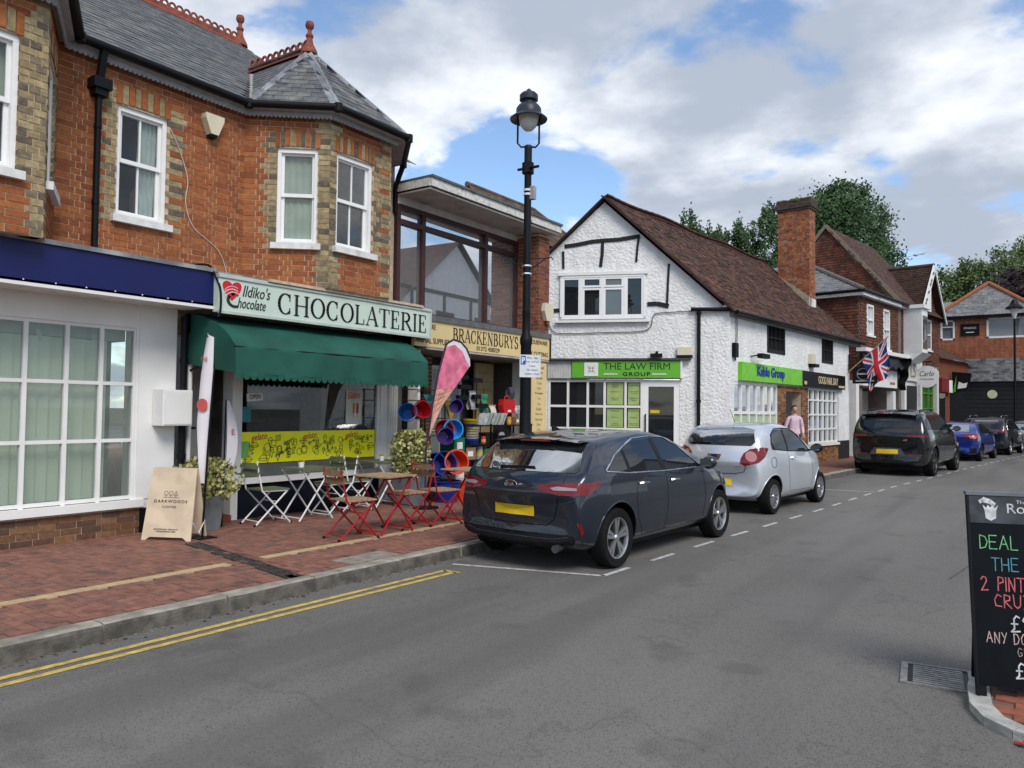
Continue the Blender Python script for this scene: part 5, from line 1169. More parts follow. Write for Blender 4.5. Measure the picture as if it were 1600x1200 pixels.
# small red-brick links and signs
lk = thing('brick_building', 'low red brick shop with lean-to tiled roof at the bend', 'building', B.p(12.5, 0, 0)); m = MB(); B.box(m, 10.45, 16.5, .1, 4.4, -3, -.1); m.build('wall', M('far_red_brick', (.17, .055, .03), .9, var=.3, scale=14), lk); m = MB(); m.add([B.p(10.4, 4.4, .15), B.p(16.5, 4.4, .15), B.p(16.5, 5.6, -2), B.p(10.4, 5.6, -2)], [(0, 1, 2, 3)]); m.build('roof', claytile, lk)
m = MB(); B.box(m, 10.9, 11.9, .3, 2.7, -.1, -.08); B.box(m, 12.8, 16, .3, 3.3, -.1, -.06); m.build('window', pane_dark, lk)
sg = thing('shop_sign', 'dark red shop sign with white end panel near the street bend', 'sign', B.p(11.3, 3, 0)); m = MB(); B.box(m, 10.6, 11.9, 2.75, 3.4, -.1, .1); m.build('board', M('dark_red_sign', (.17, .015, .02), .5), sg); m = MB(); B.box(m, 11.9, 12.5, 2.75, 3.35, -.1, .1); m.build('white_panel', white, sg)
sg = thing('hanging_sign', 'black hanging sign with green and white splash beyond the red sign', 'sign', B.p(13, 3, .5)); m = MB(); m.prism([B.p(12.8, 2.7, .0), B.p(12.8, 3.8, .0), B.p(12.8, 3.7, .85), B.p(12.8, 2.9, .7)], B.u * .1); m.build('board', black, sg)
m = MB(); m.prism([B.p(12.79, 2.95, .25), B.p(12.79, 3.3, .3), B.p(12.79, 3.2, .5), B.p(12.79, 3.25, .68), B.p(12.79, 3.0, .62)], B.u * -.01); m.build('splash_print', white, sg); m = MB(); m.prism([B.p(12.79, 2.75, .03), B.p(12.79, 3.6, .2), B.p(12.79, 2.8, .16)], B.u * -.01); m.build('green_print', gsign, sg)
# building closing the street
eb = thing('end_building', 'red brick building with grey slate hipped roof closing the street', 'building', (-2, 48, 0))
Y = 47.7; EF = Fr((0, Y), (1, 0), (0, -1))
fb = M('far_red_brick2', (.3, .085, .035), .9, var=.35, scale=5, cols=None)
wh = [(-5.1, -4.42, 5.72, 6.8), (-2.95, -.5, 5.75, 6.82), (.4, 2.2, 5.75, 6.82)]
m = MB(); wall_with_holes(m, EF, -7.5, 4.5, 4.6, 6.95, wh, -.3, 0); EF.box(m, -7.5, 4.5, .0, 4.6, -.6, -.3); m.build('wall', mortar, eb)
pieces(eb, 'brick', bricks(EF, -7.5, 4.5, 4.6, 6.95, wh, lambda u, z: 0, False), [fb], 0, 'bricks')
fb2 = fb
for a, b, c, d in wh:
    m = MB()
    for x0, x1, y0, y1 in ((a, a + .09, c, d), (b - .09, b, c, d), (a, b, d - .09, d), (a, b, c, c + .09)): EF.box(m, x0, x1, y0, y1, -.12, .02)
    if b - a > 1: EF.box(m, a + (b - a) * .68, a + (b - a) * .68 + .09, c, d, -.12, .015); EF.box(m, a + (b - a) * .68, b, d - .4, d - .33, -.12, .012)
    else: EF.box(m, a, b, d - .4, d - .33, -.12, .012)
    w = m.build('window', upvc, eb); m = MB(); EF.box(m, a, b, c, d, -.1, -.09); m.build('pane', glass('grey_glass', (.16, .17, .18), .3), w)
sg = thing('wall_sign', 'black square sign with white lettering between the end building windows', 'sign', (-3.7, Y, 5.9)); m = MB(); EF.box(m, -4.15, -3.28, 5.93, 6.55, 0, .06); m.build('board', black, sg); text('OPULENCE', (-4.0, Y - .061, 6.28), (1, 0, 0), white, sg, w=.58, h=.1); m = MB(); EF.box(m, -3.9, -3.52, 6.08, 6.12, .06, .065); m.build('small_print', white, sg)
m = MB(); a, b, c, d = V((-7.8, Y - .3, 6.95)), V((4.8, Y - .3, 6.95)), V((-2.4, Y + 2.6, 8.65)), V((-3.0, Y + 2.6, 8.65))
rid = V((-2.9, Y + .35, 8.62)); A2, B2, A3, B3_ = V((-5.35, Y - .32, 6.97)), V((-.45, Y - .32, 6.97)), V((-5.6, Y + 6, 7.4)), V((-.2, Y + 6, 7.4))
m.add([V((-7.8, Y - .3, 6.95)), V((4.8, Y - .3, 6.95)), V((4.8, Y + 4, 8.3)), V((-7.8, Y + 4, 8.3))], [(0, 1, 2, 3)]); r_ = m.build('roof', lsl, eb)
m = MB(); lo1, lo2, pk, pk2 = V((-5.3, Y - .35, 7.0)), V((-.5, Y - .35, 7.0)), V((-2.9, Y + .9, 8.75)), V((-2.9, Y + 6, 8.75))
m.add([lo1, lo2, pk, pk2, lo1 + V((0, 6, 0)), lo2 + V((0, 6, 0))], [(0, 1, 2), (0, 2, 3, 4), (1, 5, 3, 2)]); m.build('hipped_roof', lsl, eb); tiles([lo1, lo2, pk], .2, .28, lsl, r_, 'slates')
tiles([V((-7.8, Y - .3, 6.95)), V((4.8, Y - .3, 6.95)), V((4.8, Y + 1.0, 7.36)), V((-7.8, Y + 1.0, 7.36))], .2, .28, lsl, r_, 'slates')
m = MB(); m.tube([lo1 + V((0, 0, .05)), pk + V((0, 0, .08))], .11, 8); m.tube([lo2 + V((0, 0, .05)), pk + V((0, 0, .08))], .11, 8); m.build('hip_tiles', M('orange_hip_tile', (.3, .11, .05), .8, var=.2), eb)
m = MB(); EF.box(m, -7.8, 4.8, 6.85, 6.98, 0, .35); m.build('eaves_board', black, eb)
pa, pb_ = V((-4.75, Y - 1.4, 3.42)), V((4.5, Y - 1.4, 3.42)); pc_, pd = V((4.5, Y - .02, 4.65)), V((-4.75, Y - .02, 4.65))
m = MB().add([pa, pb_, pc_, pd], [(0, 1, 2, 3)]); m.build('pent_roof', slate, eb); tiles([pa, pb_, pc_, pd], .17, .25, M('grey_plain_tile', (.12, .12, .125), .8, var=.2, cols=[(.13, .13, .135), (.1, .1, .105), (.15, .15, .15), (.06, .06, .065)]), eb, 'pent_tiles')
m = MB(); EF.box(m, -5.2, 4.5, .0, 3.4, -.3, 1.2); m.build('garage_block', black, eb)
for k in range(14): m = MB(); EF.box(m, -3.9, 3.5, .3 + k * .22, .3 + k * .22 + .2, 1.2, 1.23); m.build('shutter_slat', M('black_shutter', (.014, .014, .016), .4), eb)
sg = thing('wall_sign', 'small pale oval sign on the black garage shutter', 'sign', (-2.6, Y - 1.25, 2.8)); MB().lathe([(0, 0), (.22, 0), (.22, .03), (0, .03)], (-2.65, Y - 1.235, 2.75), 18, (0, -1, 0)).build('plate', M('pale_sign', (.6, .6, .4), .5), sg)

# ================================================================== building across the street, outside the view (it shows in the glazing opposite)
op = thing('opposite_house', 'white gabled house with black timbers across the street', 'house', (8.3, 34, 0))
m = MB(); m.prism([(8, 26.5, 0), (8, 41.5, 0), (8, 41.5, 4.6), (8, 34.2, 10.9), (8, 26.5, 4.6)], (.3, 0, 0)); m.box(8.3, 26.5, 0, 14, 26.8, 4.6); m.build('wall', pebble, op)
m = MB(); m.add([(7.7, 26.1, 4.4), (14, 26.1, 4.4), (14, 34.2, 11.1), (7.7, 34.2, 11.1), (7.7, 42, 4.4), (14, 42, 4.4)], [(0, 1, 2, 3), (3, 2, 5, 4)]); m.build('roof', claytile, op)
m = MB()
for y in (30.5, 33.0, 35.5): m.box(7.95, y, 5.2, 8, y + .2, 8.0)
m.box(7.95, 29.6, 7.9, 8, 38.8, 8.1); m.build('timber', bt, op)
for y in (29, 32.4, 36): m = MB().box(7.96, y, 5.4, 8, y + 1.6, 7.0); m.build('window', pane_dark, op)
# ================================================================== cars
tyre = M('tyre_rubber', (.009, .009, .01), .8, var=.2, scale=30, spec=.15); alloy = M('alloy_wheel', (.45, .46, .47), .3, metal=.85, var=.05); dalloy = M('dark_alloy', (.06, .062, .065), .35, metal=.7)
chrome = M('chrome', (.75, .76, .78), .12, metal=1., var=0.); trim = M('black_trim', (.006, .006, .007), .5, var=.1, spec=.2); cglass = glass('car_glass', (.012, .014, .016), .2); cglass2 = glass('light_car_glass', (.05, .06, .06), .3)
redl = M('red_lamp', (.15, .004, .007), .12, var=.15, scale=20, coat=.6); clearl = M('clear_lamp', (.3, .24, .25), .12, coat=.6); plate = M('yellow_plate', (.62, .42, .015), .4, var=.05)
def paint(name, c, metal=.35, rough=.3): return M(name, c, rough, metal=metal, var=.04, scale=2, coat=.9)
def interp(P, x):
    if x <= P[0][0]: return P[0][1]
    for i in range(len(P) - 1):
        if P[i][0] <= x <= P[i + 1][0]:
            t = (x - P[i][0]) / (P[i + 1][0] - P[i][0]); return P[i][1] + (P[i + 1][1] - P[i][1]) * t
    return P[-1][1]
def make_car(name, label, loc, heading, D):
    """Local frame: x forward from the rear axle, y left, z up. Body lofted from cross sections, panels laid onto its surface."""
    car = thing(name, label, 'car', (*loc, 0), math.pi / 2 - heading)
    x0, x1, wd, Hh = D['x0'], D['x1'], D['W'] / 2, D['H']; zl = D.get('zl', .2); Rw = D['R']; WB = D['WB']; tum = D.get('tum', .24)
    xs = [x0, x0 + .02, x0 + .06, x0 + .12, x0 + .2]; n = 26
    xs += [x0 + .3 + (x1 - x0 - .6) * i / n for i in range(n + 1)] + [x1 - .2, x1 - .12, x1 - .06, x1 - .02, x1]
    vs = []; m = 0
    for x in xs:
        top = interp(D['top'], x); w = wd * interp(D['plan'], x); be = min(interp(D['belt'], x), top - .07); zb = zl + interp(D.get('low', [(x0, .1), (x0 + .3, 0), (x1 - .3, 0), (x1, .06)]), x)
        zb = min(zb, top - .2); k = max(0., min(1., (top - be - .07) / (Hh - be - .07))); wr = w * .95 * (1 - tum * k)
        half = [(0, zb), (w * .8, zb), (w * .95, zb + .05), (w * .99, zb + (be - zb) * .3), (w, zb + (be - zb) * .6), (w * .985, be - .08), (w * .95, be - .005)]
        ez = top - .05 - .02 * k
        for t in (.33, .68): half.append((w * .945 + (wr - w * .945) * t + .018 * k * math.sin(t * 3.14), be + (ez - be) * t))
        half += [(wr, ez), (wr * .94, top - .022), (wr * .75, top - .008), (wr * .4, top - .001), (0, top)]
        ring = half + [(-a, b) for a, b in half[-2:0:-1]]; m = len(ring)
        for y, z in ring:
            bow = 0
            if x < x0 + .7: bow = D.get('bowr', .16) * (abs(y) / wd) ** 2.2 * (1 - (x - x0) / .7)
            if x > x1 - .9: bow = -D.get('bowf', .3) * (abs(y) / wd) ** 2.2 * (1 - (x1 - x) / .9)
            vs.append((x + bow, y, z))
    fs = [[i * m + j, i * m + (j + 1) % m, (i + 1) * m + (j + 1) % m, (i + 1) * m + j] for i in range(len(xs) - 1) for j in range(m)] + [list(range(m))[::-1], list(range((len(xs) - 1) * m, len(xs) * m))]
    me = bpy.data.meshes.new('b'); me.from_pydata(vs, [], fs); me.materials.append(D['paint']); me.materials.append(trim)
    tmp = bpy.data.objects.new('tmp', me); COL.objects.link(tmp)
    bm = bmesh.new(); bm.from_mesh(me); bmesh.ops.recalc_face_normals(bm, faces=bm.faces); bm.to_mesh(me); bm.free()
    sm = tmp.modifiers.new('s', 'SUBSURF'); sm.levels = 1; sm.render_levels = 1
    cut = MB()
    for ax in (0, WB):
        for s in (-1, 1):
            cut.lathe([(Rw + .055, -.19), (Rw + .055, .19)], (ax, s * (wd - .03), Rw + .01), 36, (0, 1, 0), 1)
    cm = cut.mesh('cut', [D['paint'], trim]); bm = bmesh.new(); bm.from_mesh(cm); bmesh.ops.recalc_face_normals(bm, faces=bm.faces); bm.to_mesh(cm); bm.free()
    co = bpy.data.objects.new('cut', cm); COL.objects.link(co)
    bo = tmp.modifiers.new('b', 'BOOLEAN'); bo.operation = 'DIFFERENCE'; bo.object = co; bo.solver = 'EXACT'
    dg = bpy.context.evaluated_depsgraph_get(); dg.update()
    body = bpy.data.meshes.new_from_object(tmp.evaluated_get(dg)); body.name = 'body'
    bpy.data.objects.remove(tmp); bpy.data.objects.remove(co)
    body.polygons.foreach_set('use_smooth', [True] * len(body.polygons)); body.set_sharp_from_angle(angle=R(38))
    bo_ = link('body', body, car, True)
    bm = bmesh.new(); bm.from_mesh(body); bv = BVHTree.FromBMesh(bm); bm.free()
    DIR = {'BR': (V((0, 0, 0)), V((.7071, .7071, 0))), 'BL': (V((0, 0, 0)), V((.7071, -.7071, 0))), 'L': (V((0, 3, 0)), V((0, -1, 0))), 'R': (V((0, -3, 0)), V((0, 1, 0))), 'B': (V((-6, 0, 0)), V((1, 0, 0))), 'F': (V((9, 0, 0)), V((-1, 0, 0))), 'T': (V((0, 0, 4)), V((0, 0, -1)))}
    def cast(ax, a, b):
        if ax in ('BR', 'BL'):
            s_ = -1 if ax == 'BR' else 1; d = V((.7071, -.7071 * s_, 0)); e = V((.7071, .7071 * s_, 0)); o = V((x0 + .25, s_ * (wd - .2), b)) + e * a - d * 3
            h = bv.ray_cast(o, d); return (h[0], h[1]) if h[0] else None
        o, d = DIR[ax]; p = V((a, o.y, b)) if ax in 'LR' else V((o.x, a, b)) if ax in 'BF' else V((a, b, o.z))
        h = bv.ray_cast(p, d); return (h[0], h[1]) if h[0] else None
    def patch(nm, poly, ax, mat, parent=None, off=.005, res=.05, nomove=False):
        bm = bmesh.new(); f = bm.faces.new([bm.verts.new((a, b, 0)) for a, b in poly])
        bmesh.ops.triangulate(bm, faces=[f])
        for _ in range(6):
            lg = [e for e in bm.edges if e.calc_length() > res]
            if not lg: break
            bmesh.ops.subdivide_edges(bm, edges=lg, cuts=1); bmesh.ops.triangulate(bm, faces=bm.faces[:])
        vv = []; 
        for v in bm.verts:
            h = cast(ax, v.co.x, v.co.y)
            vv.append(h[0] + h[1] * off * (1 if h[1].dot(DIR[ax][1]) < 0 else -1) if h else None)
        ff = [[v.index for v in f.verts] for f in bm.faces if all(vv[v.index] is not None for v in f.verts)]
        bm.free()
        mb = MB(); mb.add([q if q is not None else V((0, 0, .5)) for q in vv], ff)
        return mb.build(nm, mat, parent or car, smooth=True, ang=50, local=True)
    def line(nm, pts, ax, r, mat, parent=None, off=.0, step=.05):
        out = []
        for (a0, b0), (a1, b1) in zip(pts, pts[1:]):
            k = max(1, int(math.hypot(a1 - a0, b1 - b0) / step))
            for i in range(k + 1):
                h = cast(ax, a0 + (a1 - a0) * i / k, b0 + (b1 - b0) * i / k)
                if h: 
                    q = h[0] + h[1] * off * (1 if h[1].dot(DIR[ax][1]) < 0 else -1)
                    if not out or (q - out[-1]).length > .004: out.append(q)
        if len(out) > 1: return MB().tube(out, r, 6).build(nm, mat, parent or car, smooth=True, ang=60, local=True)
    C_ = D
    for sd_ in 'LR':
        for i, poly in enumerate(D['side_win']): patch('side_window', poly, sd_, D.get('glass', cglass), off=.004)
        if 'dlo' in D: line('window_trim', D['dlo'], sd_, .009, D.get('trim', trim), off=.006)
        for pl in D['pillars']: patch('door_pillar', pl, sd_, trim, off=.006)
        for sm_ in D['seams']: line('panel_gap', sm_, sd_, .0045, trim, off=-.0015)
        for hx, hz in D['handles']:
            h = cast(sd_, hx, hz)
            if h:
                s = 1 if sd_ == 'L' else -1
                MB().tube([h[0] + V((-.09, s * .005, 0)), h[0] + V((-.07, s * .03, .004)), h[0] + V((.07, s * .03, .004)), h[0] + V((.09, s * .005, 0))], .014, 8).build('door_handle', D.get('handle_mat', D['paint']), car, smooth=True, local=True)
        if 'cladding' in D:
            for pl in D['cladding']: patch('cladding', pl, sd_, trim, off=.006)
        s = 1 if sd_ == 'L' else -1
        mx, mz = D['mirror']; h = cast(sd_, mx, mz)
        yb = (h[0].y if h else s * wd)
        mm = MB(); mm.grid(lambda u, v: (mx + .02 + .1 * math.sin(u * math.pi) * math.cos(v * 6.2832) * .8, yb + s * (.04 + .22 * u), mz + .05 + .085 * (math.sin(u * math.pi) ** .6) * math.sin(v * 6.2832)), 10, 14)
        mo = mm.build('mirror', D.get('mirror_mat', D['paint']), car, smooth=True, ang=60, local=True)
        MB().bar((mx + .02, yb - s * .02, mz + .0), (mx + .02, yb + s * .1, mz + .03), .06, .03).build('mirror_arm', trim, mo, local=True)
        mg = MB(); mg.add([(mx - .068, yb + s * .07, mz + .0), (mx - .068, yb + s * .22, mz + .005), (mx - .068, yb + s * .22, mz + .1), (mx - .068, yb + s * .07, mz + .1)], [(0, 1, 2, 3)]); mg.build('mirror_glass', cglass2, mo, local=True)
        for ax_ in (0, WB):
            line('wheel_arch_lip', [(ax_ + (Rw + .06) * math.cos(R(t)), Rw + .01 + (Rw + .06) * math.sin(R(t))) for t in range(-8, 190, 6)], sd_, .011, D.get('lip', D['paint']), off=-.004)
    for k_, (nm, poly, ax, mat) in enumerate(D['panels']): patch(nm, poly, ax, mat, off=.005 + (.004 if nm in ('lamp_insert', 'number_plate') else 0) + .0004 * k_)
    for nm, pts, ax, r, mat in D.get('lines', []): line(nm, pts, ax, r, mat, off=.002)
    # wheels
    for ax_ in (0, WB):
        for s in (-1, 1):
            tw = .2 if D['W'] < 2 else .26; yo = s * (wd - .025)
            c = (ax_, yo, Rw); axd = (0, s, 0); ri = D['rim']
            wt_ = MB().lathe([(ri * .96, -tw + .01), (Rw * .93, -tw), (Rw * .985, -tw + .02), (Rw, -tw + .05), (Rw, -.05), (Rw * .985, -.02), (Rw * .94, 0), (ri * 1.06, -.004), (ri, -.015), (ri * .97, -.05)], c, 36, axd)
            wh_ = wt_.build('wheel', tyre, car, smooth=True, ang=35, local=True); wh_['label'] = 'tyre and alloy rim'
            rm = MB(); rm.lathe([(ri * .99, -.13), (ri, -.02), (ri * .975, -.008), (ri * .93, -.012), (ri * .9, -.03), (ri * .88, -.13)], c, 36, axd)
            rm.lathe([(0, -.035), (ri * .17, -.035), (ri * .2, -.03), (ri * .16, -.014), (0, -.01)], c, 14, axd)
            ns = D['spokes']; u = V((1, 0, 0)); v_ = V((0, 0, 1)); cc_ = V(c); an = V(axd)
            for k in range(ns):
                for dq in D.get('twin', (0,)):
                    t = 6.28319 * k / ns + .3 + dq; dr_ = u * math.cos(t) + v_ * math.sin(t); pr = -u * math.sin(t) + v_ * math.cos(t); w0, w1 = D.get('spw', (.055, .035))
                    a_ = cc_ + dr_ * ri * .15 + an * -.03; b_ = cc_ + dr_ * ri * .93 + an * -.022
                    rm.add([a_ - pr * w0 / 2, a_ + pr * w0 / 2, b_ + pr * w1 / 2, b_ - pr * w1 / 2, a_ - pr * w0 / 2 - an * .03, a_ + pr * w0 / 2 - an * .03, b_ + pr * w1 / 2 - an * .03, b_ - pr * w1 / 2 - an * .03], MB.BF)
            rm.build('rim', D.get('rim_mat', alloy), wh_, smooth=True, ang=30, local=True)
            MB().lathe([(0, -.12), (ri * .87, -.12), (ri * .87, -.1), (ri * .6, -.085), (0, -.08)], c, 24, axd).build('brake_disc', M('brake_dark', (.03, .03, .032), .5, metal=.5), wh_, local=True)
    MB().box(x0 + .5, -wd * .75, .16, x1 - .5, wd * .75, zl + .08).build('underside', trim, car, local=True)
    return car, cast, patch, line
def hwy(dx, dy): return math.atan2(dx, dy)
# ---- dark grey hatchback
grey = paint('dark_grey_metallic', (.014, .0195, .033), .3, .26)
side_k = [[(-.14, 1.035), (.26, 1.005), (.26, 1.22), (.1, 1.165)], [(.32, 1.0), (1.03, .985), (1.0, 1.345), (.62, 1.33), (.32, 1.245)], [(1.12, .985), (2.06, .965), (1.62, 1.25), (1.38, 1.335), (1.1, 1.35)]]
KL = [(-.40, .868), (-.37, .84), (-.2, .8), (.08, .805), (.22, .87), (.27, .925), (.1, .928), (-.2, .915), (-.36, .893)]
kia = dict(x0=-.80, x1=3.5, W=1.8, H=1.447, R=.318, WB=2.65, rim=.222, spokes=5, twin=(-.16, .16), spw=(.03, .042), paint=grey, mirror=(2.02, .98), bowr=.2, tum=.25,
    top=[(-.8, .78), (-.76, .9), (-.7, .98), (-.6, 1.06), (-.42, 1.19), (-.26, 1.31), (-.14, 1.36), (.2, 1.415), (.8, 1.447), (1.2, 1.435), (1.6, 1.36), (2.0, 1.19), (2.4, 1.005), (2.6, .96), (3.0, .89), (3.3, .79), (3.44, .64), (3.5, .52)],
    belt=[(-.8, .96), (0, .975), (1.2, .96), (2.4, .93), (3.5, .85)], plan=[(-.8, .87), (-.6, .94), (-.2, .985), (.6, 1), (2.2, .99), (2.8, .96), (3.2, .88), (3.5, .74)],
    side_win=side_k, dlo=[(-.18, 1.03), (.08, 1.18), (.32, 1.265), (.62, 1.35), (1.05, 1.368), (1.4, 1.35), (1.66, 1.25), (2.1, .968), (1.1, .97), (.26, .99), (-.18, 1.025)], trim=chrome,
    pillars=[[(1.03, .985), (1.12, .985), (1.1, 1.35), (1.0, 1.345)], [(.26, 1.005), (.32, 1.0), (.32, 1.245), (.26, 1.22)]],
    seams=[[(1.09, .96), (1.1, .6), (1.06, .3), (.55, .29), (.4, .5), (.36, .7), (.38, .95)], [(2.1, .96), (2.16, .6), (2.1, .3), (1.06, .3)]], handles=[(.52, .87), (1.28, .86)], handle_mat=chrome,
    panels=[('rear_window', [(-.68, 1.02), (.68, 1.02), (.7, 1.06), (.56, 1.33), (-.56, 1.33), (-.7, 1.06)], 'B', glass('light_rear_glass', (.014, .017, .019), .1)), ('tail_lamp', KL, 'BR', redl), ('tail_lamp', KL, 'BL', redl),
            ('lamp_insert', [(-.27, .868), (-.24, .845), (-.02, .85), (-.02, .875), (-.2, .885)], 'BR', clearl), ('lamp_insert', [(-.27, .868), (-.24, .845), (-.02, .85), (-.02, .875), (-.2, .885)], 'BL', clearl),
            ('number_plate', [(-.26, .56), (.26, .56), (.26, .675), (-.26, .675)], 'B', plate), ('bumper_insert', [(-.7, .3), (.7, .3), (.78, .4), (.6, .36), (-.6, .36), (-.78, .4)], 'B', trim), ('reflector', [(-.02, .53), (.02, .52), (.06, .42), (.02, .4)], 'BR', redl), ('reflector', [(-.02, .53), (.02, .52), (.06, .42), (.02, .4)], 'BL', redl),
            ('head_lamp', [(.45, .72), (.8, .78), (.8, .68), (.5, .64)], 'F', clearl), ('head_lamp', [(-.45, .72), (-.8, .78), (-.8, .68), (-.5, .64)], 'F', clearl), ('windscreen', [(1.62, -.52), (2.36, -.66), (2.44, 0), (2.36, .66), (1.62, .52), (1.58, 0)], 'T', cglass)],
    lines=[('panel_gap', [(-.6, 1.03), (-.6, .93), (-.5, .55), (-.42, .48), (.42, .48), (.5, .55), (.6, .93), (.6, 1.03)], 'B', .005, trim), ('lower_chrome_line', [(-.68, .38), (-.5, .35), (.5, .35), (.68, .38)], 'B', .008, grey)])
def finish_hatch(c, cast, patch, line, badge=None, sub=None, wz=1.06, plate_z=None, aerial=True, spoiler=None, wiper=(-.2, .25)):
    p = cast('B', wiper[0], wz); q = cast('B', wiper[1], wz - .01)
    if p and q: MB().bar(p[0] + V((-.02, 0, .0)), q[0] + V((-.025, 0, 0)), .02, .03).build('rear_wiper', trim, c, local=True)
kc, cst, ptc, lnc = make_car('parked_car', 'dark grey hatchback parked beside the red cafe tables', (0, 0), 0, kia)
hd = R(3.0); rrw = V((-3.80, 7.36)); right = V((math.cos(hd), -math.sin(hd)))
kc.location = (*(rrw - right * (.9 - .03)), 0); kc.rotation_euler.z = math.pi / 2 - hd
finish_hatch(kc, cst, ptc, lnc)
h = cst('B', 0, .885)
b = MB().lathe([(.0, 0), (.07, 0), (.07, .008), (0, .01)], (0, 0, 0), 20, (-1, 0, 0)); b.v = [(h[0].x + q[0], q[1], h[0].z + q[2] * .5) for q in b.v]; bd = b.build('badge', trim, kc, local=True)
text('KIA', (h[0].x - .013, .052, h[0].z - .019), (0, -1, 0), chrome, bd, w=.104, h=.038, ex=.003, bold=.01, local=True)
b = MB(); b.tube([(h[0].x - .006, .078 * math.cos(t * .2618), h[0].z + .04 * math.sin(t * .2618)) for t in range(25)], .004, 6); b.build('badge_ring', chrome, bd, local=True)
h = cst('B', .6, .735); text('CEED', (h[0].x - .008, .7, h[0].z - .01), (.04, -1, 0), chrome, kc, w=.2, h=.028, ex=.004, name='model_lettering', local=True)
MB().tube([(-.6, -.56, .27), (-.765, -.58, .265)], [.035, .04], 14).build('exhaust_tip', M('dark_chrome', (.15, .15, .16), .3, metal=.8), kc, local=True)
b = MB(); b.add([(.0, .012, 1.43), (.0, -.012, 1.43), (.16, -.01, 1.44), (.16, .01, 1.44), (-.02, .006, 1.5), (-.02, -.006, 1.5), (.03, -.006, 1.49), (.03, .006, 1.49)], MB.BF); b.build('roof_aerial', trim, kc, local=True)
# spoiler lip over the rear window
b = MB(); b.grid(lambda s, t: (-.14 - .19 * t, -.58 + 1.16 * s, 1.362 - .012 * t - .03 * (2 * s - 1) ** 2), 16, 4); b.grid(lambda s, t: (-.33 + .1 * t, -.58 + 1.16 * s, 1.345 - .03 * t - .03 * (2 * s - 1) ** 2), 16, 2); b.build('spoiler', grey, kc, smooth=True, ang=60, local=True)
MB().box(-.336, -.2, 1.325, -.326, .2, 1.342).build('brake_lamp', redl, kc, local=True)
# ---- silver small car
silver = paint('silver_metallic', (.56, .59, .63), .45, .32)
TK = [(-.27, .84), (-.2, .8), (.0, .85), (.13, .94), (.24, 1.08), (.1, 1.1), (-.1, 1.07), (-.2, 1.0), (-.25, .92)]
ka = dict(x0=-.60, x1=3.02, W=1.66, H=1.505, R=.29, WB=2.3, rim=.2, spokes=14, spw=(.018, .03), paint=silver, mirror=(1.72, .99), mirror_mat=trim, bowr=.26, bowf=.4, tum=.24,
    top=[(-.6, .8), (-.56, .96), (-.5, 1.08), (-.4, 1.24), (-.28, 1.36), (-.12, 1.43), (.2, 1.485), (.6, 1.505), (1.0, 1.48), (1.3, 1.41), (1.7, 1.2), (2.05, 1.02), (2.3, .95), (2.6, .84), (2.85, .68), (3.02, .5)],
    belt=[(-.6, 1.0), (0, 1.02), (1.2, .96), (2.0, .9), (3.0, .8)], plan=[(-.6, .84), (-.4, .93), (0, .99), (.6, 1), (1.8, 1), (2.4, .95), (2.8, .84), (3.02, .7)],
    side_win=[[(.0, 1.07), (.62, 1.03), (.7, 1.38), (.4, 1.375), (.15, 1.29), (.02, 1.16)], [(.68, 1.025), (1.72, .98), (1.35, 1.28), (1.1, 1.37), (.76, 1.385)]], pillars=[[(.62, 1.03), (.69, 1.025), (.77, 1.385), (.7, 1.38)]],
    dlo=[(.0, 1.07), (.02, 1.16), (.15, 1.3), (.4, 1.39), (.76, 1.4), (1.1, 1.385), (1.36, 1.29), (1.76, .98), (.68, 1.02), (.0, 1.065)],
    seams=[[(.62, 1.02), (.6, .7), (.66, .42), (.7, .34), (1.72, .32), (1.8, .6), (1.76, .97)]], handles=[(.78, .9)], handle_mat=chrome,
    panels=[('rear_window', [(-.55, 1.12), (.55, 1.12), (.6, 1.18), (.52, 1.38), (.3, 1.42), (-.3, 1.42), (-.52, 1.38), (-.6, 1.18)], 'B', glass('light_rear_glass', (.014, .017, .019), .1)),
            ('tail_lamp', TK, 'BR', redl), ('tail_lamp', TK, 'BL', redl), ('lamp_insert', [(-.1 + .085 * math.cos(t * .5236), .95 + .085 * math.sin(t * .5236)) for t in range(12)], 'BR', M('pink_lamp', (.5, .2, .2), .12, coat=.6)), ('lamp_insert', [(-.1 + .085 * math.cos(t * .5236), .95 + .085 * math.sin(t * .5236)) for t in range(12)], 'BL', M('pink_lamp', (.5, .2, .2), .12)),
            ('number_plate', [(-.26, .46), (.26, .46), (.26, .575), (-.26, .575)], 'B', plate), ('windscreen', [(1.3, -.52), (2.0, -.64), (2.08, 0), (2.0, .64), (1.3, .52), (1.24, 0)], 'T', cglass), ('head_lamp', [(.4, .78), (.72, .86), (.72, .7), (.5, .66)], 'F', clearl), ('head_lamp', [(-.4, .78), (-.72, .86), (-.72, .7), (-.5, .66)], 'F', clearl)],
    lines=[('panel_gap', [(-.62, 1.1), (-.5, .8), (-.46, .7), (-.3, .66), (.3, .66), (.46, .7), (.5, .8), (.62, 1.1)], 'B', .005, trim), ('fuel_cap', [(-.02 + .085 * math.cos(t * .3927), .85 + .085 * math.sin(t * .3927)) for t in range(17)], 'R', .004, trim)])
sc_, cst, ptc, lnc = make_car('parked_car', 'small silver three-door car with rounded tail parked between grey hatchback and black car', (0, 0), 0, ka)
hd = R(4.2); right = V((math.cos(hd), -math.sin(hd))); sc_.location = (*(V((-3.76, 12.85)) - right * .82), 0); sc_.rotation_euler.z = math.pi / 2 - hd
finish_hatch(sc_, cst, ptc, lnc, wz=1.15, wiper=(.1, .5))
h = cst('B', 0, .93)
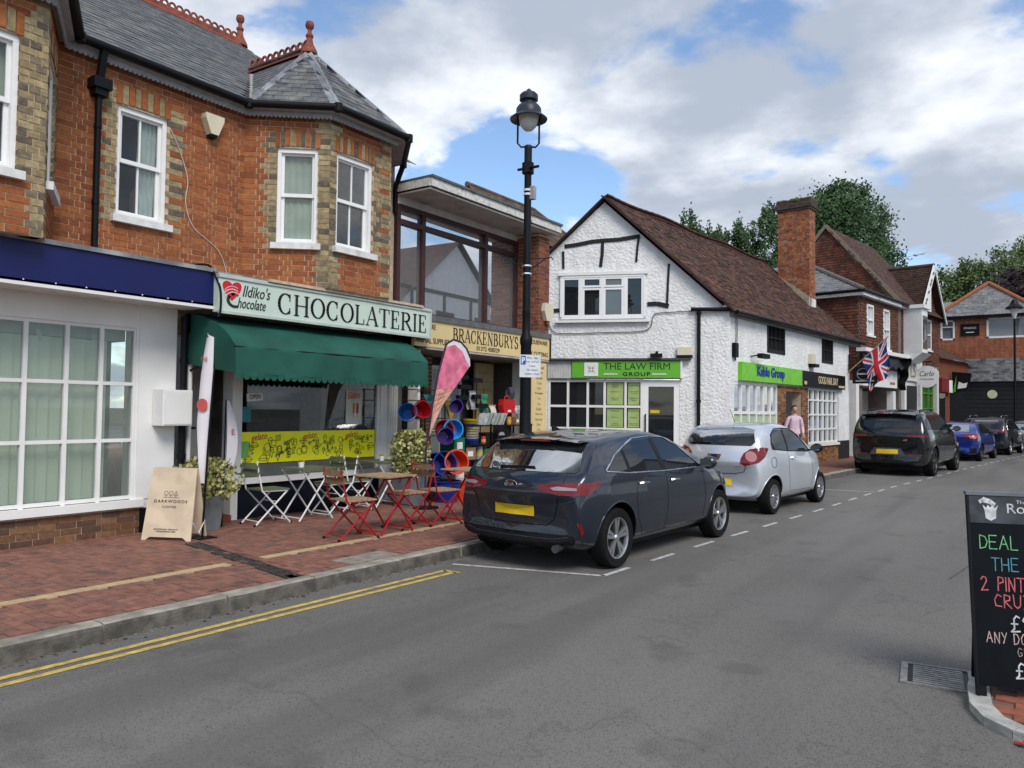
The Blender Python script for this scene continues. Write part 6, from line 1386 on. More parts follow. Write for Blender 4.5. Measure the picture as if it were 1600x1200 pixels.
b = MB(); b.prism([(h[0].x - .002, y, h[0].z + z) for y, z in ((-.12, .05), (.12, .05), (.09, -.03), (.04, -.07), (-.04, -.07), (-.09, -.03))], (-.012, 0, 0)); bd = b.build('badge', chrome, sc_, local=True)
b = MB().lathe([(0, 0), (.06, 0), (.06, .006), (0, .008)], (0, 0, 0), 18, (-1, 0, 0)); b.v = [(h[0].x - .014 + q[0], q[1], h[0].z + .022 + q[2] * .42) for q in b.v]; b.build('badge_oval', M('badge_blue', (.01, .03, .15), .2), bd, local=True)
h = cst('B', -.38, .8); text('KA', (h[0].x - .006, -.32, h[0].z - .02), (.12, -1, 0), chrome, sc_, w=.12, h=.05, ex=.003, name='model_lettering', local=True)
MB().tube([(.25, 0, 1.49), (.05, .0, 1.72)], .005, 6).build('roof_aerial', trim, sc_, local=True)
# ---- large black car
bp = paint('black_gloss', (.003, .0035, .005), .1, .2)
rr = dict(x0=-1.0, x1=3.93, W=2.04, H=1.80, R=.39, WB=3.0, rim=.29, spokes=5, twin=(-.12, .12), spw=(.035, .05), rim_mat=dalloy, paint=bp, mirror=(2.35, 1.22), bowr=.2, tum=.2, zl=.26,
    top=[(-1.0, 1.02), (-.97, 1.16), (-.9, 1.28), (-.78, 1.45), (-.66, 1.62), (-.55, 1.7), (-.2, 1.755), (.4, 1.795), (1.0, 1.8), (1.5, 1.74), (1.9, 1.6), (2.4, 1.3), (2.75, 1.17), (3.3, 1.1), (3.7, .98), (3.88, .8), (3.93, .62)],
    belt=[(-1.0, 1.2), (0, 1.22), (1.5, 1.2), (2.7, 1.14), (3.93, 1.0)], plan=[(-1.0, .88), (-.75, .95), (-.3, .99), (.5, 1), (2.6, 1), (3.2, .95), (3.6, .87), (3.93, .74)],
    side_win=[[(-.55, 1.26), (.22, 1.25), (.2, 1.63), (-.2, 1.62), (-.5, 1.5)], [(.3, 1.25), (1.12, 1.24), (1.1, 1.655), (.28, 1.64)], [(1.2, 1.24), (2.4, 1.2), (1.95, 1.48), (1.65, 1.62), (1.18, 1.655)]], pillars=[[(.22, 1.25), (.3, 1.25), (.28, 1.64), (.2, 1.63)], [(1.12, 1.24), (1.2, 1.24), (1.18, 1.655), (1.1, 1.655)]],
    seams=[[(1.16, 1.2), (1.18, .8), (1.12, .42), (.6, .42), (.44, .7), (.4, 1.2)], [(2.42, 1.2), (2.5, .8), (2.42, .42), (1.12, .42)]], handles=[(.6, 1.08), (1.45, 1.07)],
    panels=[('rear_window', [(-.66, 1.3), (.66, 1.3), (.6, 1.63), (-.6, 1.63)], 'B', glass('light_rear_glass', (.014, .017, .019), .1)), ('tail_lamp', [(-.36, 1.07), (.2, 1.05), (.28, 1.12), (-.36, 1.12)], 'BR', redl), ('tail_lamp', [(-.36, 1.07), (.2, 1.05), (.28, 1.12), (-.36, 1.12)], 'BL', redl), ('number_plate', [(-.27, .6), (.27, .6), (.27, .72), (-.27, .72)], 'B', plate), ('plate_recess', [(-.45, .57), (.45, .57), (.33, .76), (-.33, .76)], 'B', M('dark_grey_plastic', (.05, .055, .06), .4)), ('reflector', [(-.85, .6), (-.5, .6), (-.5, .57), (-.85, .57)], 'B', redl), ('reflector', [(.85, .6), (.5, .6), (.5, .57), (.85, .57)], 'B', redl), ('windscreen', [(1.75, -.6), (2.55, -.78), (2.62, 0), (2.55, .78), (1.75, .6), (1.7, 0)], 'T', cglass), ('roof_glass', [(-.2, -.5), (1.3, -.5), (1.3, .5), (-.2, .5)], 'T', cglass)],
    lines=[('panel_gap', [(-.72, 1.25), (-.72, .85), (-.5, .78), (.5, .78), (.72, .85), (.72, 1.25)], 'B', .005, trim)])
rr['panels'][3], rr['panels'][4] = rr['panels'][4], rr['panels'][3]
rc, cst, ptc, lnc = make_car('parked_car', 'large black sport utility car with yellow plate parked below the flag', (0, 0), 0, rr)
hd = R(4.6); right = V((math.cos(hd), -math.sin(hd))); rc.location = (*(V((-2.67, 23.7)) - right * 1.0), 0); rc.rotation_euler.z = math.pi / 2 - hd
h = cst('B', 0, 1.09)
text('RANGE ROVER', (h[0].x - .006, .36, h[0].z - .018), (0, -1, 0), M('dark_chrome', (.15, .15, .16), .3, metal=.8), rc, w=.72, h=.032, ex=.003, name='model_lettering', local=True)
b = MB().lathe([(0, 0), (.06, 0), (.06, .008), (0, .008)], (0, 0, 0), 16, (-1, 0, 0)); h = cst('B', -.45, .98); b.v = [(h[0].x + q[0], -.45 + q[1], h[0].z + q[2] * .5) for q in b.v]; b.build('badge', chrome, rc, local=True)
b = MB(); b.grid(lambda s, t: (-.5 - .24 * t, -.66 + 1.32 * s, 1.715 - .03 * t - .04 * (2 * s - 1) ** 2), 16, 4); b.grid(lambda s, t: (-.74 + .08 * t, -.66 + 1.32 * s, 1.685 - .05 * t - .04 * (2 * s - 1) ** 2), 16, 2); b.build('spoiler', bp, rc, smooth=True, ang=60, local=True)
for s in (-1, 1): MB().tube([(-.25, s * .66, 1.74), (-.15, s * .66, 1.79), (1.1, s * .66, 1.82), (1.25, s * .66, 1.78)], .016, 8).build('roof_rail', trim, rc, smooth=True, local=True)
# ---- blue hatchback
bluep = paint('blue_metallic', (.01, .035, .26), .5, .25)
import copy as _cp
CL = [(-.38, .94), (-.3, .91), (-.2, .78), (.1, .77), (.25, .88), (.36, .99), (.0, 1.0), (-.3, .975)]
civ = _cp.copy(kia); civ.update(paint=bluep, spokes=5, rim_mat=dalloy, dlo=[(.1, 1.0), (.3, 1.2), (.7, 1.35)], trim=trim, handle_mat=bluep,
    top=[(-.8, .86), (-.76, .97), (-.6, 1.03), (-.3, 1.17), (0, 1.29), (.3, 1.37), (.7, 1.42), (1.2, 1.42), (1.6, 1.35), (2.0, 1.18), (2.4, 1.0), (2.6, .95), (3.0, .88), (3.3, .78), (3.44, .64), (3.5, .52)], H=1.42,
    side_win=[[(.2, 1.02), (1.03, .985), (1.0, 1.33), (.72, 1.32), (.4, 1.2)], side_k[2]], pillars=[[(1.03, .985), (1.12, .985), (1.1, 1.34), (1.0, 1.33)]],
    panels=[('rear_window', [(-.56, 1.06), (.56, 1.06), (.48, 1.3), (-.48, 1.3)], 'B', cglass), ('tail_lamp', CL, 'BR', redl), ('tail_lamp', CL, 'BL', redl), ('lamp_insert', [(-.2, .92), (.0, .93), (.12, .9), (.0, .82), (-.14, .83)], 'BR', M('pink_lamp', (.5, .2, .2), .12)), ('number_plate', [(-.26, .56), (.26, .56), (.26, .675), (-.26, .675)], 'B', plate), ('bumper_insert', [(-.8, .5), (-.6, .46), (-.62, .3), (-.8, .33)], 'B', trim), ('bumper_insert', [(-.4, .26), (.4, .26), (.5, .4), (-.5, .4)], 'B', trim), ('windscreen', kia['panels'][-1][1], 'T', cglass)], lines=[])
cc, *_ = make_car('parked_car', 'bright blue hatchback partly hidden behind the black sport utility car', (0, 0), 0, civ)
hd = R(6.0); right = V((math.cos(hd), -math.sin(hd))); cc.location = (*(V((-2.2, 32.6)) - right * .87), 0); cc.rotation_euler.z = math.pi / 2 - hd
# ---- dark estate-like suv beyond
dg_ = paint('dark_green_black', (.012, .015, .015), .3, .3)
sv = _cp.copy(rr); sv.update(paint=dg_, x0=-.9, x1=3.6, W=1.85, H=1.62, R=.35, WB=2.68, rim=.24, rim_mat=alloy, zl=.24, mirror=(2.1, 1.05), dlo=[(-.4, 1.06), (-.3, 1.3), (.2, 1.47), (1.1, 1.5), (1.6, 1.42)], trim=chrome,
    top=[(-.9, .95), (-.86, 1.06), (-.78, 1.14), (-.64, 1.32), (-.52, 1.46), (-.4, 1.53), (.2, 1.6), (.9, 1.62), (1.4, 1.56), (1.8, 1.4), (2.2, 1.16), (2.5, 1.05), (3.0, .98), (3.4, .86), (3.55, .7), (3.6, .55)],
    belt=[(-.9, 1.05), (0, 1.07), (1.5, 1.05), (2.5, 1.0), (3.6, .9)], plan=[(-.9, .88), (-.65, .95), (-.2, .99), (.5, 1), (2.4, 1), (2.9, .95), (3.3, .87), (3.6, .74)],
    side_win=[[(-.4, 1.1), (.22, 1.09), (.2, 1.45), (-.1, 1.43), (-.34, 1.3)], [(.3, 1.09), (1.02, 1.08), (1.0, 1.47), (.28, 1.46)], [(1.1, 1.08), (2.15, 1.05), (1.75, 1.3), (1.5, 1.43), (1.08, 1.47)]], pillars=[[(.22, 1.09), (.3, 1.09), (.28, 1.46), (.2, 1.45)], [(1.02, 1.08), (1.1, 1.08), (1.08, 1.47), (1.0, 1.47)]],
    seams=[[(1.06, 1.05), (1.08, .7), (1.02, .4), (.55, .4), (.4, .65), (.36, 1.05)]], handles=[(.5, .95), (1.3, .94)],
    panels=[('rear_window', [(-.58, 1.14), (.58, 1.14), (.52, 1.45), (-.52, 1.45)], 'B', glass('light_rear_glass', (.014, .017, .019), .1)), ('tail_lamp', [(-.4, .98), (.0, .93), (.25, .97), (.3, 1.08), (-.4, 1.07)], 'BR', redl), ('tail_lamp', [(-.4, .98), (.0, .93), (.25, .97), (.3, 1.08), (-.4, 1.07)], 'BL', redl), ('number_plate', [(-.26, .75), (.26, .75), (.26, .86), (-.26, .86)], 'B', plate), ('lower_trim', [(-.75, .36), (.75, .36), (.75, .5), (-.75, .5)], 'B', trim), ('windscreen', [(1.55, -.56), (2.35, -.7), (2.42, 0), (2.35, .7), (1.55, .56), (1.5, 0)], 'T', cglass)], lines=[])
vc, *_ = make_car('parked_car', 'dark green-black estate with roof rails parked beyond the blue hatchback', (0, 0), 0, sv)
hd = R(7.0); right = V((math.cos(hd), -math.sin(hd))); vc.location = (*(V((-1.55, 38.6)) - right * .9), 0); vc.rotation_euler.z = math.pi / 2 - hd
for s in (-1, 1): MB().tube([(-.2, s * .58, 1.58), (-.1, s * .58, 1.64), (1.1, s * .58, 1.67), (1.3, s * .58, 1.6)], .018, 8).build('roof_rail', chrome, vc, smooth=True, local=True)
s2 = _cp.copy(kia); s2.update(paint=paint('pale_silver', (.5, .52, .54), .5, .3), lines=[])
fc, *_ = make_car('parked_car', 'pale silver car mostly hidden beyond the dark estate at the right edge', (0, 0), 0, s2)
fc.location = (-1.0, 44.6, 0); fc.rotation_euler.z = math.pi / 2 - R(9)
# ================================================================== street lamps and signs
lp = thing('street_lamp', 'tall black heritage lamp post with hooded lantern in front of the hardware shop', 'street lamp', (-6.0, 8.8, .12))
X, Y = -6.0, 8.8
MB().lathe([(.13, .12), (.13, .25), (.1, .3), (.095, 1.1), (.11, 1.15), (.08, 1.25), (.075, 2.55), (.088, 2.6), (.088, 2.66), (.06, 2.72), (.056, 3.0), (.062, 3.02), (.056, 3.06), (.05, 5.0)], (X, Y, 0), 18).build('post', black, lp, smooth=True)
MB().lathe([(.055, 5.0), (.055, 5.32), (.06, 5.34), (.045, 5.37), (0, 5.37)], (X, Y, 0), 14).build('post_top', darkm, lp, smooth=True)
m = MB(); m.tube([(X + .25, Y - .12, 5.0), (X - .25, Y + .12, 5.1)], .02, 8); m.lathe([(.085, 4.97), (.085, 5.12)], (X, Y, 0), 8); m.build('ladder_bar', black, lp)
m = MB(); sd2 = V((rt.x, rt.y, 0)).normalized()
for s in (-1, 1): m.tube([V((X, Y, 5.36)), V((X, Y, 5.345)) + sd2 * .1 * s, V((X, Y, 5.4)) + sd2 * .15 * s, V((X, Y, 5.83)) + sd2 * .15 * s], .014, 8)
m.build('lantern_frame', black, lp, smooth=True)
MB().lathe([(0.151, 5.776), (0.259, 5.728), (0.266, 5.744), (0.18, 5.816), (0.176, 5.888), (0.144, 5.936), (0.094, 5.952), (0.09, 5.992), (0.13, 6.008), (0.13, 6.08), (0.101, 6.112), (0.036, 6.12), (0.032, 6.16), (0.0, 6.184)], (X, Y, 0), 28).build('lantern_hood', M('dark_blue_grey_metal', (.025, .03, .042), .4), lp, smooth=True)
MB().lathe([(0.0, 5.568), (0.056, 5.584), (0.104, 5.632), (0.136, 5.712), (0.152, 5.792), (0.0, 5.792)], (X, Y, 0), 20).build('lantern_bowl', M('frosted_bowl', (.6, .62, .6), .25), lp, smooth=True)
m = MB()
for s in (-1, 1): m.tube([V((X, Y, 3.6)), V((X, Y, 3.7)) + sd2 * .16 * s, V((X, Y, 3.78)) + sd2 * .26 * s, V((X, Y, 3.8)) + sd2 * .34 * s, V((X, Y, 3.76)) + sd2 * .36 * s], .008, 6)
m.tube([V((X, Y, 3.78)) - sd2 * .26, V((X, Y, 3.78)) + sd2 * .26], .006, 6); m.build('basket_bracket', black, lp)
MB().lathe([(.064, 3.66), (.064, 3.68)], (X, Y, 0), 14).build('steel_band', chrome, lp); MB().lathe([(.066, 3.55), (.066, 3.57)], (X, Y, 0), 14).build('steel_band', chrome, lp); MB().lathe([(.06, 4.72), (.06, 4.75)], (X, Y, 0), 14).build('steel_band', white, lp); MB().lathe([(.06, 4.66), (.06, 4.69)], (X, Y, 0), 14).build('steel_band', white, lp); MB().box(X + .04, Y - .02, 4.6, X + .11, Y + .05, 4.78).build('control_box', M('grey_plastic', (.3, .3, .32), .5), lp)
fn = V((.75, -.66, 0)).normalized(); fr_ = V((.66, .75, 0)).normalized()
sg = thing('parking_sign', 'white parking time plate with blue P fixed to the lamp post', 'sign', (X, Y, 2.2)); pc0 = V((X, Y, 2.27)) + fn * .085 + fr_ * .04
MB().obox(pc0, fr_ * .15, fn * .004, (0, 0, .155)).build('plate', M('sign_white', (.62, .64, .66), .4), sg); MB().obox(pc0 + fr_ * -.1 + V((0, 0, .08)) + fn * .005, fr_ * .035, fn * .002, (0, 0, .06)).build('blue_panel', M('sign_blue', (.01, .08, .42), .4), sg)
text('P', pc0 + fr_ * -.122 + V((0, 0, .035)) + fn * .0075, fr_, white, sg, w=.045, h=.085, ex=.001, bold=.02)
for i, s in enumerate(('Mon - Sat', '8 am - 6.30 pm', '1 hour', 'No return', 'within 1 hour')): text(s, pc0 + fr_ * .03 + V((0, 0, .1 - i * .055)) + fn * .0055, fr_, darkink, sg, h=.027, align='c', ex=.001)
X, Y = -1.65, 46.0
lp2 = thing('street_lamp', 'distant black lamp post standing before the black garage shutters', 'street lamp', (X, Y, 0)); MB().lathe([(.12, 0), (.1, 1.2), (.06, 1.3), (.05, 6.6)], (X, Y, 0), 12).build('post', black, lp2, smooth=True); MB().lathe([(.12, 7.1), (.4, 7.05), (.4, 7.1), (.22, 7.25), (.1, 7.5), (0, 7.55)], (X, Y, 0), 14).build('lantern_hood', black, lp2); MB().lathe([(.06, 6.55), (.2, 7.05)], (X, Y, 0), 12).build('lantern_bowl', M('frosted_bowl', (.6, .62, .6)), lp2)
# ================================================================== cafe furniture
greens = M('olive_slat', (.13, .15, .09), .55, var=.15, scale=12); wh_m = M('white_tube', (.7, .7, .68), .4, var=.05); reds = M('red_tube', (.33, .012, .02), .35, var=.1); oak = M('worn_wood_slat', (.36, .25, .15), .7, var=.25, scale=14)
bwood = M('brown_wood_slat', (.2, .11, .06), .7, var=.25, scale=14)
def chair_proto(fm, sm, bm_):
    c = thing('folding_chair', 'x', 'chair')
    for s in (-1, 1):
        MB().tube([(-.27, s * .2, .84), (-.24, s * .2, .68), (-.19, s * .2, .46), (.24, s * .2, .012)], .0115, 8).build('leg', fm, c, smooth=True, local=True)
        MB().tube([(.2, s * .175, .44), (-.26, s * .175, .012)], .0115, 8).build('leg', fm, c, smooth=True, local=True)
    for x, y, z in ((.2, .2, .055), (-.215, .175, .06), (.05, .175, .3), (.2, .18, .435)): MB().tube([(x, -y, z), (x, y, z)], .008, 6).build('crossbar', fm, c, local=True)
    for s in (-1, 1):
        MB().tube([(-.19, s * .19, .45), (.2, s * .185, .44)], .009, 6).build('seat_rail', fm, c, local=True)
        for px_ in (.245, -.268): MB().lathe([(.0, 0), (.016, 0), (.016, .03), (0, .03)], (px_, s * (.2 if px_ > 0 else .175), 0), 8).build('foot_cap', trim, c, local=True)
    for k in range(6): MB().box(-.19 + k * .07, -.2, .452, -.13 + k * .07, .2, .468).build('seat_slat', sm, c, local=True)
    for z, x in ((.78, -.262), (.69, -.245)): MB().obox((x - .0, 0, z), (.008, 0, 0), (0, .215, 0), (.01, 0, .034)).build('back_slat', bm_, c, local=True)
    return c
def table_proto(fm, sm):
    t = thing('folding_table', 'x', 'table'); h = .28
    for k in range(8): MB().box(-h + k * .0705, -h, .7, -h + k * .0705 + .062, h, .718).build('top_slat', sm, t, local=True)
    m = MB()
    for s in (-1, 1): m.box(-h + .01, s * .2 - .012, .672, h - .01, s * .2 + .012, .7)
    m.build('top_frame', fm, t, local=True)
    for s in (-1, 1):
        MB().tube([(-.24, s * .225, .685), (.27, s * .225, .012)], .0125, 8).build('leg', fm, t, smooth=True, local=True); MB().tube([(.24, s * .2, .685), (-.27, s * .2, .012)], .0125, 8).build('leg', fm, t, smooth=True, local=True)
    for x, y in ((.24, .225), (-.24, .2)): MB().tube([(x, -y, .05), (x, y, .05)], .009, 6).build('crossbar', fm, t, local=True)
    return t
wc, rc_ = chair_proto(wh_m, greens, greens), chair_proto(reds, oak, bwood); wtb, rtb = table_proto(wh_m, greens), table_proto(reds, oak)
used = set()
def put(proto, x, y, rz, label, group):
    o = proto if id(proto) not in used else copy_tree(proto); used.add(id(proto)); o.location = (x, y, PZ); o.rotation_euler.z = rz; tag(o, label, None, group); return o
ga, gb2 = 'folding cafe chairs', 'folding cafe tables'
put(wc, -8.55, 6.48, R(84), 'white framed chair with green slats nearest the recessed door', ga); put(wtb, -8.47, 7.08, R(88), 'white framed green slatted table holding a yellow pot, nearest the door', gb2); put(wc, -8.62, 7.7, R(-95), 'white framed green chair on the far side of the first white table', ga)
put(wc, -8.70, 8.12, R(80), 'white framed green chair drawn up to the table beside the white pillar', ga); put(wtb, -8.74, 8.75, R(90), 'white framed green slatted table beside the white shop pillar', gb2); put(wc, -8.8, 9.35, R(-93), 'white framed green chair beyond the farther white table', ga)
put(rc_, -6.84, 6.4, R(78), 'red framed chair with brown back slats nearest the kerb drain', ga); put(rtb, -6.84, 6.95, R(92), 'red framed wooden table in front of the white tables', gb2); put(rc_, -6.9, 7.42, R(-97), 'red framed chair facing the nearer red table', ga)
put(rc_, -6.8, 7.92, R(80), 'red framed chair facing the farther red table beside the planter', ga); put(rtb, -6.68, 8.42, R(87), 'red framed wooden table beside the grey hatchback', gb2); put(rc_, -6.8, 9.05, R(-92), 'red framed chair behind the farther red table near the buckets', ga)
for x, y, nm in ((-8.5, 7.0, 'yellow flower pot on the nearer green table'), (-8.7, 8.75, 'small cream pot on the farther green table')):
    t = thing('table_pot', nm, 'pot', (x, y, PZ + .72)); MB().lathe([(0, .718), (.035, .718), (.045, .79), (.04, .79), (.0, .76)], (x, y, PZ), 14).build('cup', white, t, smooth=True); m = MB()
    for k in range(14): a = k * 2.4; m.obox((x + .03 * math.cos(a), y + .03 * math.sin(a), PZ + .8 + .012 * (k % 3)), (.016, 0, .006), (0, .014, .004), (0, .002, .003))
    m.build('flowers', M('yellow_flower', (.65, .5, .06), .6), t)
# ================================================================== boards, banners and planters
ply = M('pale_plywood', (.62, .5, .36), .6, var=.14, scale=5, dirt=(.45, .34, .23))
ab = thing('a_board', 'pale plywood coffee sandwich board standing by the planter', 'sign board', (-8.3, 5.0, PZ)); p0, p1 = V((-8.6, 4.80, PZ)), V((-8.06, 5.08, PZ)); uu = (p1 - p0).normalized(); nn = V((uu.y, -uu.x, 0)); bw_ = (p1 - p0).length
def board(pa, lean, nm):
    hgt = .82; upb = (V((0, 0, 1)) * hgt - nn * lean); a = pa; m = MB(); t = nn * -.014
    P = [a, a + uu * .05, a + uu * .1 + upb * .045, a + uu * (bw_ - .1) + upb * .045, a + uu * (bw_ - .05), a + uu * bw_, a + uu * (bw_ - .03) + upb, a + uu * .03 + upb]
    m.prism(P, t); return m.build(nm, ply, ab), upb.normalized()
_, upb = board(p0, .16, 'front_panel'); board(p0 - nn * .34, -.16, 'back_panel')
m = MB(); m.tube([p1 - nn * .05 + V((0, 0, .2)), p1 - nn * .17 + V((0, 0, .07)), p1 - nn * .3 + V((0, 0, .2))], .006, 6); m.build('rope', wh_m, ab)
def onb(a, b): return p0 + uu * a + upb * b + nn * .002
text('DARKWOODS', onb(.1, .43), uu, darkink, ab, w=.41, h=.034, upv=upb, ex=.002, bold=.01, space=1.3); text('COFFEE', onb(.21, .37), uu, darkink, ab, w=.17, h=.026, upv=upb, ex=.002, space=1.2)
text('EXCEPTIONAL SPECIALTY', onb(.14, .12), uu, darkink, ab, w=.3, h=.014, upv=upb, ex=.002); text('COFFEE SERVED HERE', onb(.17, .095), uu, darkink, ab, w=.24, h=.014, upv=upb, ex=.002)
b = strokes([[.05] + arc(x, 1, .42, .5, -90, 270) for x in (0, 1.05)] + [[.05, (1.7, .5), (2.1, 1.5), (2.5, .5), (1.7, .5)]] + [[.05, (x, .05), (x, .9)] for x in (0, 1.05, 2.1)] + [[.05, (-.6, .05), (2.8, .05)]]); put2d(b, onb(.2, .49), uu, upb, 'tree_emblem', darkink, ab, w=.2, h=.075, ex=.002)
bn = thing('feather_banner', 'tall thin white feather banner with red print by the sandwich board', 'banner', (-8.2, 5.32, PZ))
MB().tube([(-8.2, 5.32, PZ), (-8.19, 5.36, 1.2), (-8.2, 5.42, 2.1), (-8.24, 5.42, 2.4), (-8.29, 5.37, 2.52)], [.013, .013, .01, .008, .006], 8).build('pole', black, bn, smooth=True); MB().box(-8.33, 5.2, PZ, -8.05, 5.42, PZ + .012).build('base_plate', black, bn)
bcl = M('white_banner_cloth', (.72, .69, .72), .7, var=.06, scale=3)
def bpt(s, t): z = .75 + 1.74 * t; wv = .19 * (1 - .55 * max(0, t - .75) * 4 * .6) * (.45 + .55 * min(1, t * 2.5)); return (-8.195 - wv * s * .9 - .01, 5.35 + .06 * t - wv * s * .16 + .02 * math.sin(3 * t + 4 * s), z + (.06 * s if t > .8 else 0))
MB().grid(bpt, 8, 24).build('sheet', bcl, bn, smooth=True, ang=80)
pk = M('pink_print', (.55, .1, .09), .6)
for z, h_ in ((1.68, .2),): MB().lathe([(.045, 0), (.075, .002), (.075, .004), (.045, .006)], (-8.29, 5.335, z), 16, (.35, -.94, 0)).build('round_print', pk, bn)
text('THE', (-8.36, 5.345, 2.2), (.97, .12, 0), pk, bn, w=.12, h=.05, ex=.002)
bn2 = thing('feather_banner', 'second white feather banner showing as a curved white edge behind the first', 'banner', (-8.75, 5.95, PZ)); MB().tube([(-8.75, 5.95, PZ), (-8.75, 5.97, 1.75)], .01, 8).build('pole', black, bn2)
m = MB(); m.grid(lambda s, t: (-8.74 + .03 * math.sin(t * 3), 5.97 + .16 * s * math.sin(math.pi * (.12 + .8 * t)), .72 + 1.02 * t), 6, 16); m.build('sheet', bcl, bn2, smooth=True, ang=80); text('E', (-8.70, 6.03, 1.3), (0, 1, 0), pk, bn2, w=.045, h=.07, ex=.002)
vleaf = M('variegated_leaf', (.2, .2, .06), .6, var=.3, scale=30, cols=[(.42, .4, .15), (.24, .26, .07), (.52, .47, .22), (.14, .17, .045), (.33, .33, .11)])
def leafmass(cx, cy, z0, r, h, n, size, out, seed):
    rd = random.Random(seed); mb = MB()
    for i in range(n):
        t = rd.random(); a = rd.random() * 6.283; k = out(t); q = math.sqrt(rd.random()) * r * k
        p = V((cx + q * math.cos(a), cy + q * math.sin(a), z0 + h * t)); d = V((rd.gauss(0, 1), rd.gauss(0, 1), rd.gauss(.5, .7))).normalized(); s = d.orthogonal().normalized() * size * .4; e = d * size * rd.uniform(.7, 1.2)
        mb.add([p, p + e * .5 + s, p + e, p + e * .5 - s], [(0, 1, 2, 3)], 0, rd.random())
    return mb
def planter(nm, label, x, y, r, h, lab2, seed, n, lh, lr, spread):
    t = thing(nm, label, 'plant', (x, y, PZ)); MB().prism([(x - r * .75, y - r * .75, PZ), (x + r * .75, y - r * .75, PZ), (x + r * .75, y + r * .75, PZ), (x - r * .75, y + r * .75, PZ)], (0, 0, .01)); m = MB()
    m.add([(x + sx * r * k, y + sy * r * k, z) for z, k in ((PZ, .78), (PZ + h, 1.), (PZ + h, .86), (PZ + h - .06, .84)) for sx, sy in ((-1, -1), (1, -1), (1, 1), (-1, 1))], [[i * 4 + j, i * 4 + (j + 1) % 4, (i + 1) * 4 + (j + 1) % 4, (i + 1) * 4 + j] for i in range(3) for j in range(4)] + [(12, 13, 14, 15)]); m.build('pot', M('grey_planter', (.14, .15, .16), .6, var=.15), t)
    rd = random.Random(seed); m = MB()
    for k in range(9): a = rd.random() * 6.28; m.tube([(x, y, PZ + h - .06), (x + .4 * lr * math.cos(a), y + .4 * lr * math.sin(a), PZ + h + lh * .4), (x + lr * .75 * math.cos(a), y + lr * .75 * math.sin(a), PZ + h + lh * rd.uniform(.6, .95))], [.009, .007, .004], 5)
    m.build('stems', M('plant_stem', (.12, .1, .05), .8), t)
    leafmass(x, y, PZ + h - .04, lr, lh, n, .06, spread, seed).build('foliage', vleaf, t)
planter('potted_shrub', 'variegated shrub in a grey pot behind the sandwich board', -8.72, 5.68, .17, .42, '', 4, 900, .5, .42, lambda t: .4 + .75 * math.sin(math.pi * min(1, t * .9 + .1)))
planter('potted_shrub', 'dense cream-green shrub in a square grey planter beside the buckets', -8.35, 9.02, .21, .5, '', 5, 2100, .72, .3, lambda t: .75 + .35 * math.sin(math.pi * t))
# pink ice cream banner
ib = thing('ice_cream_banner', 'pink ice cream cone shaped feather banner beside the awning', 'banner', (-7.95, 9.0, PZ)); bu = V((.25, .97, 0)).normalized(); bo3 = V((-8.0, 9.02, 0))
def ip(a, z): return bo3 + bu * a + V((0, 0, z)) + V((.02 * math.sin(a * 9 + z * 5), 0, 0))
outl = [(.02, 1.18), (.30, 1.72), (.52, 2.02), (.70, 2.2), (.82, 2.36), (.8, 2.5), (.73, 2.64), (.62, 2.74), (.49, 2.77), (.36, 2.7), (.27, 2.5), (.19, 2.2), (.1, 1.72)]
pinkc = M('pink_print_cloth', (.68, .17, .27), .6, var=.3, scale=7); conec = M('cone_print_cloth', (.66, .38, .28), .6, var=.2, scale=14); purp = M('dark_purple_hem', (.05, .02, .05), .6)
def cloth(nm, P, mat, off):
    m = MB(); nb = V((bu.y, -bu.x, 0)); m.prism([ip(a, z) + nb * off for a, z in P], nb * .003); return m.build(nm, mat, ib)
cloth('cone', [(.02, 1.18), (.30, 1.72), (.46, 1.95), (.4, 1.98), (.33, 1.94), (.25, 1.98), (.165, 1.95), (.1, 1.72)], conec, 0); cloth('scoop', [(.46, 1.95), (.52, 2.02), (.70, 2.2), (.81, 2.36), (.74, 2.46), (.66, 2.6), (.52, 2.7), (.38, 2.66), (.27, 2.5), (.19, 2.2), (.165, 1.95), (.25, 1.98), (.33, 1.94), (.4, 1.98)], pinkc, 0); cloth('white_corner', [(.81, 2.36), (.82, 2.36), (.8, 2.5), (.73, 2.64), (.62, 2.74), (.49, 2.77), (.4, 2.72), (.38, 2.66), (.52, 2.7), (.66, 2.6), (.74, 2.46)], bcl, 0)
b = strokes([[.006, (.08 + .05 * k, 1.5 + .1 * k), (.2 + .05 * k, 1.95)] for k in range(5)] + [[.006, (.12, 1.6 + .09 * k), (.3 + .02 * k, 1.75 + .06 * k)] for k in range(4)]); nb = V((bu.y, -bu.x, 0)); b.v = [tuple(ip(q[0], q[1]) + nb * (.003 + .002 * q[2])) for q in b.v]; b.build('cone_print', M('cone_line', (.4, .12, .08), .6), ib)
m = MB(); m.tube([ip(a, z) for a, z in [(-.02, PZ), (0, 1.1), (.02, 1.18), (.1, 1.72), (.19, 2.2), (.27, 2.5), (.36, 2.7), (.49, 2.78), (.62, 2.75), (.73, 2.65), (.81, 2.5)]], .016, 8); m.build('pole_sleeve', purp, ib, smooth=True); MB().lathe([(0, PZ), (.2, PZ), (.2, PZ + .02), (0, PZ + .03)], (bo3.x, bo3.y, 0), 16).build('base_plate', black, ib)
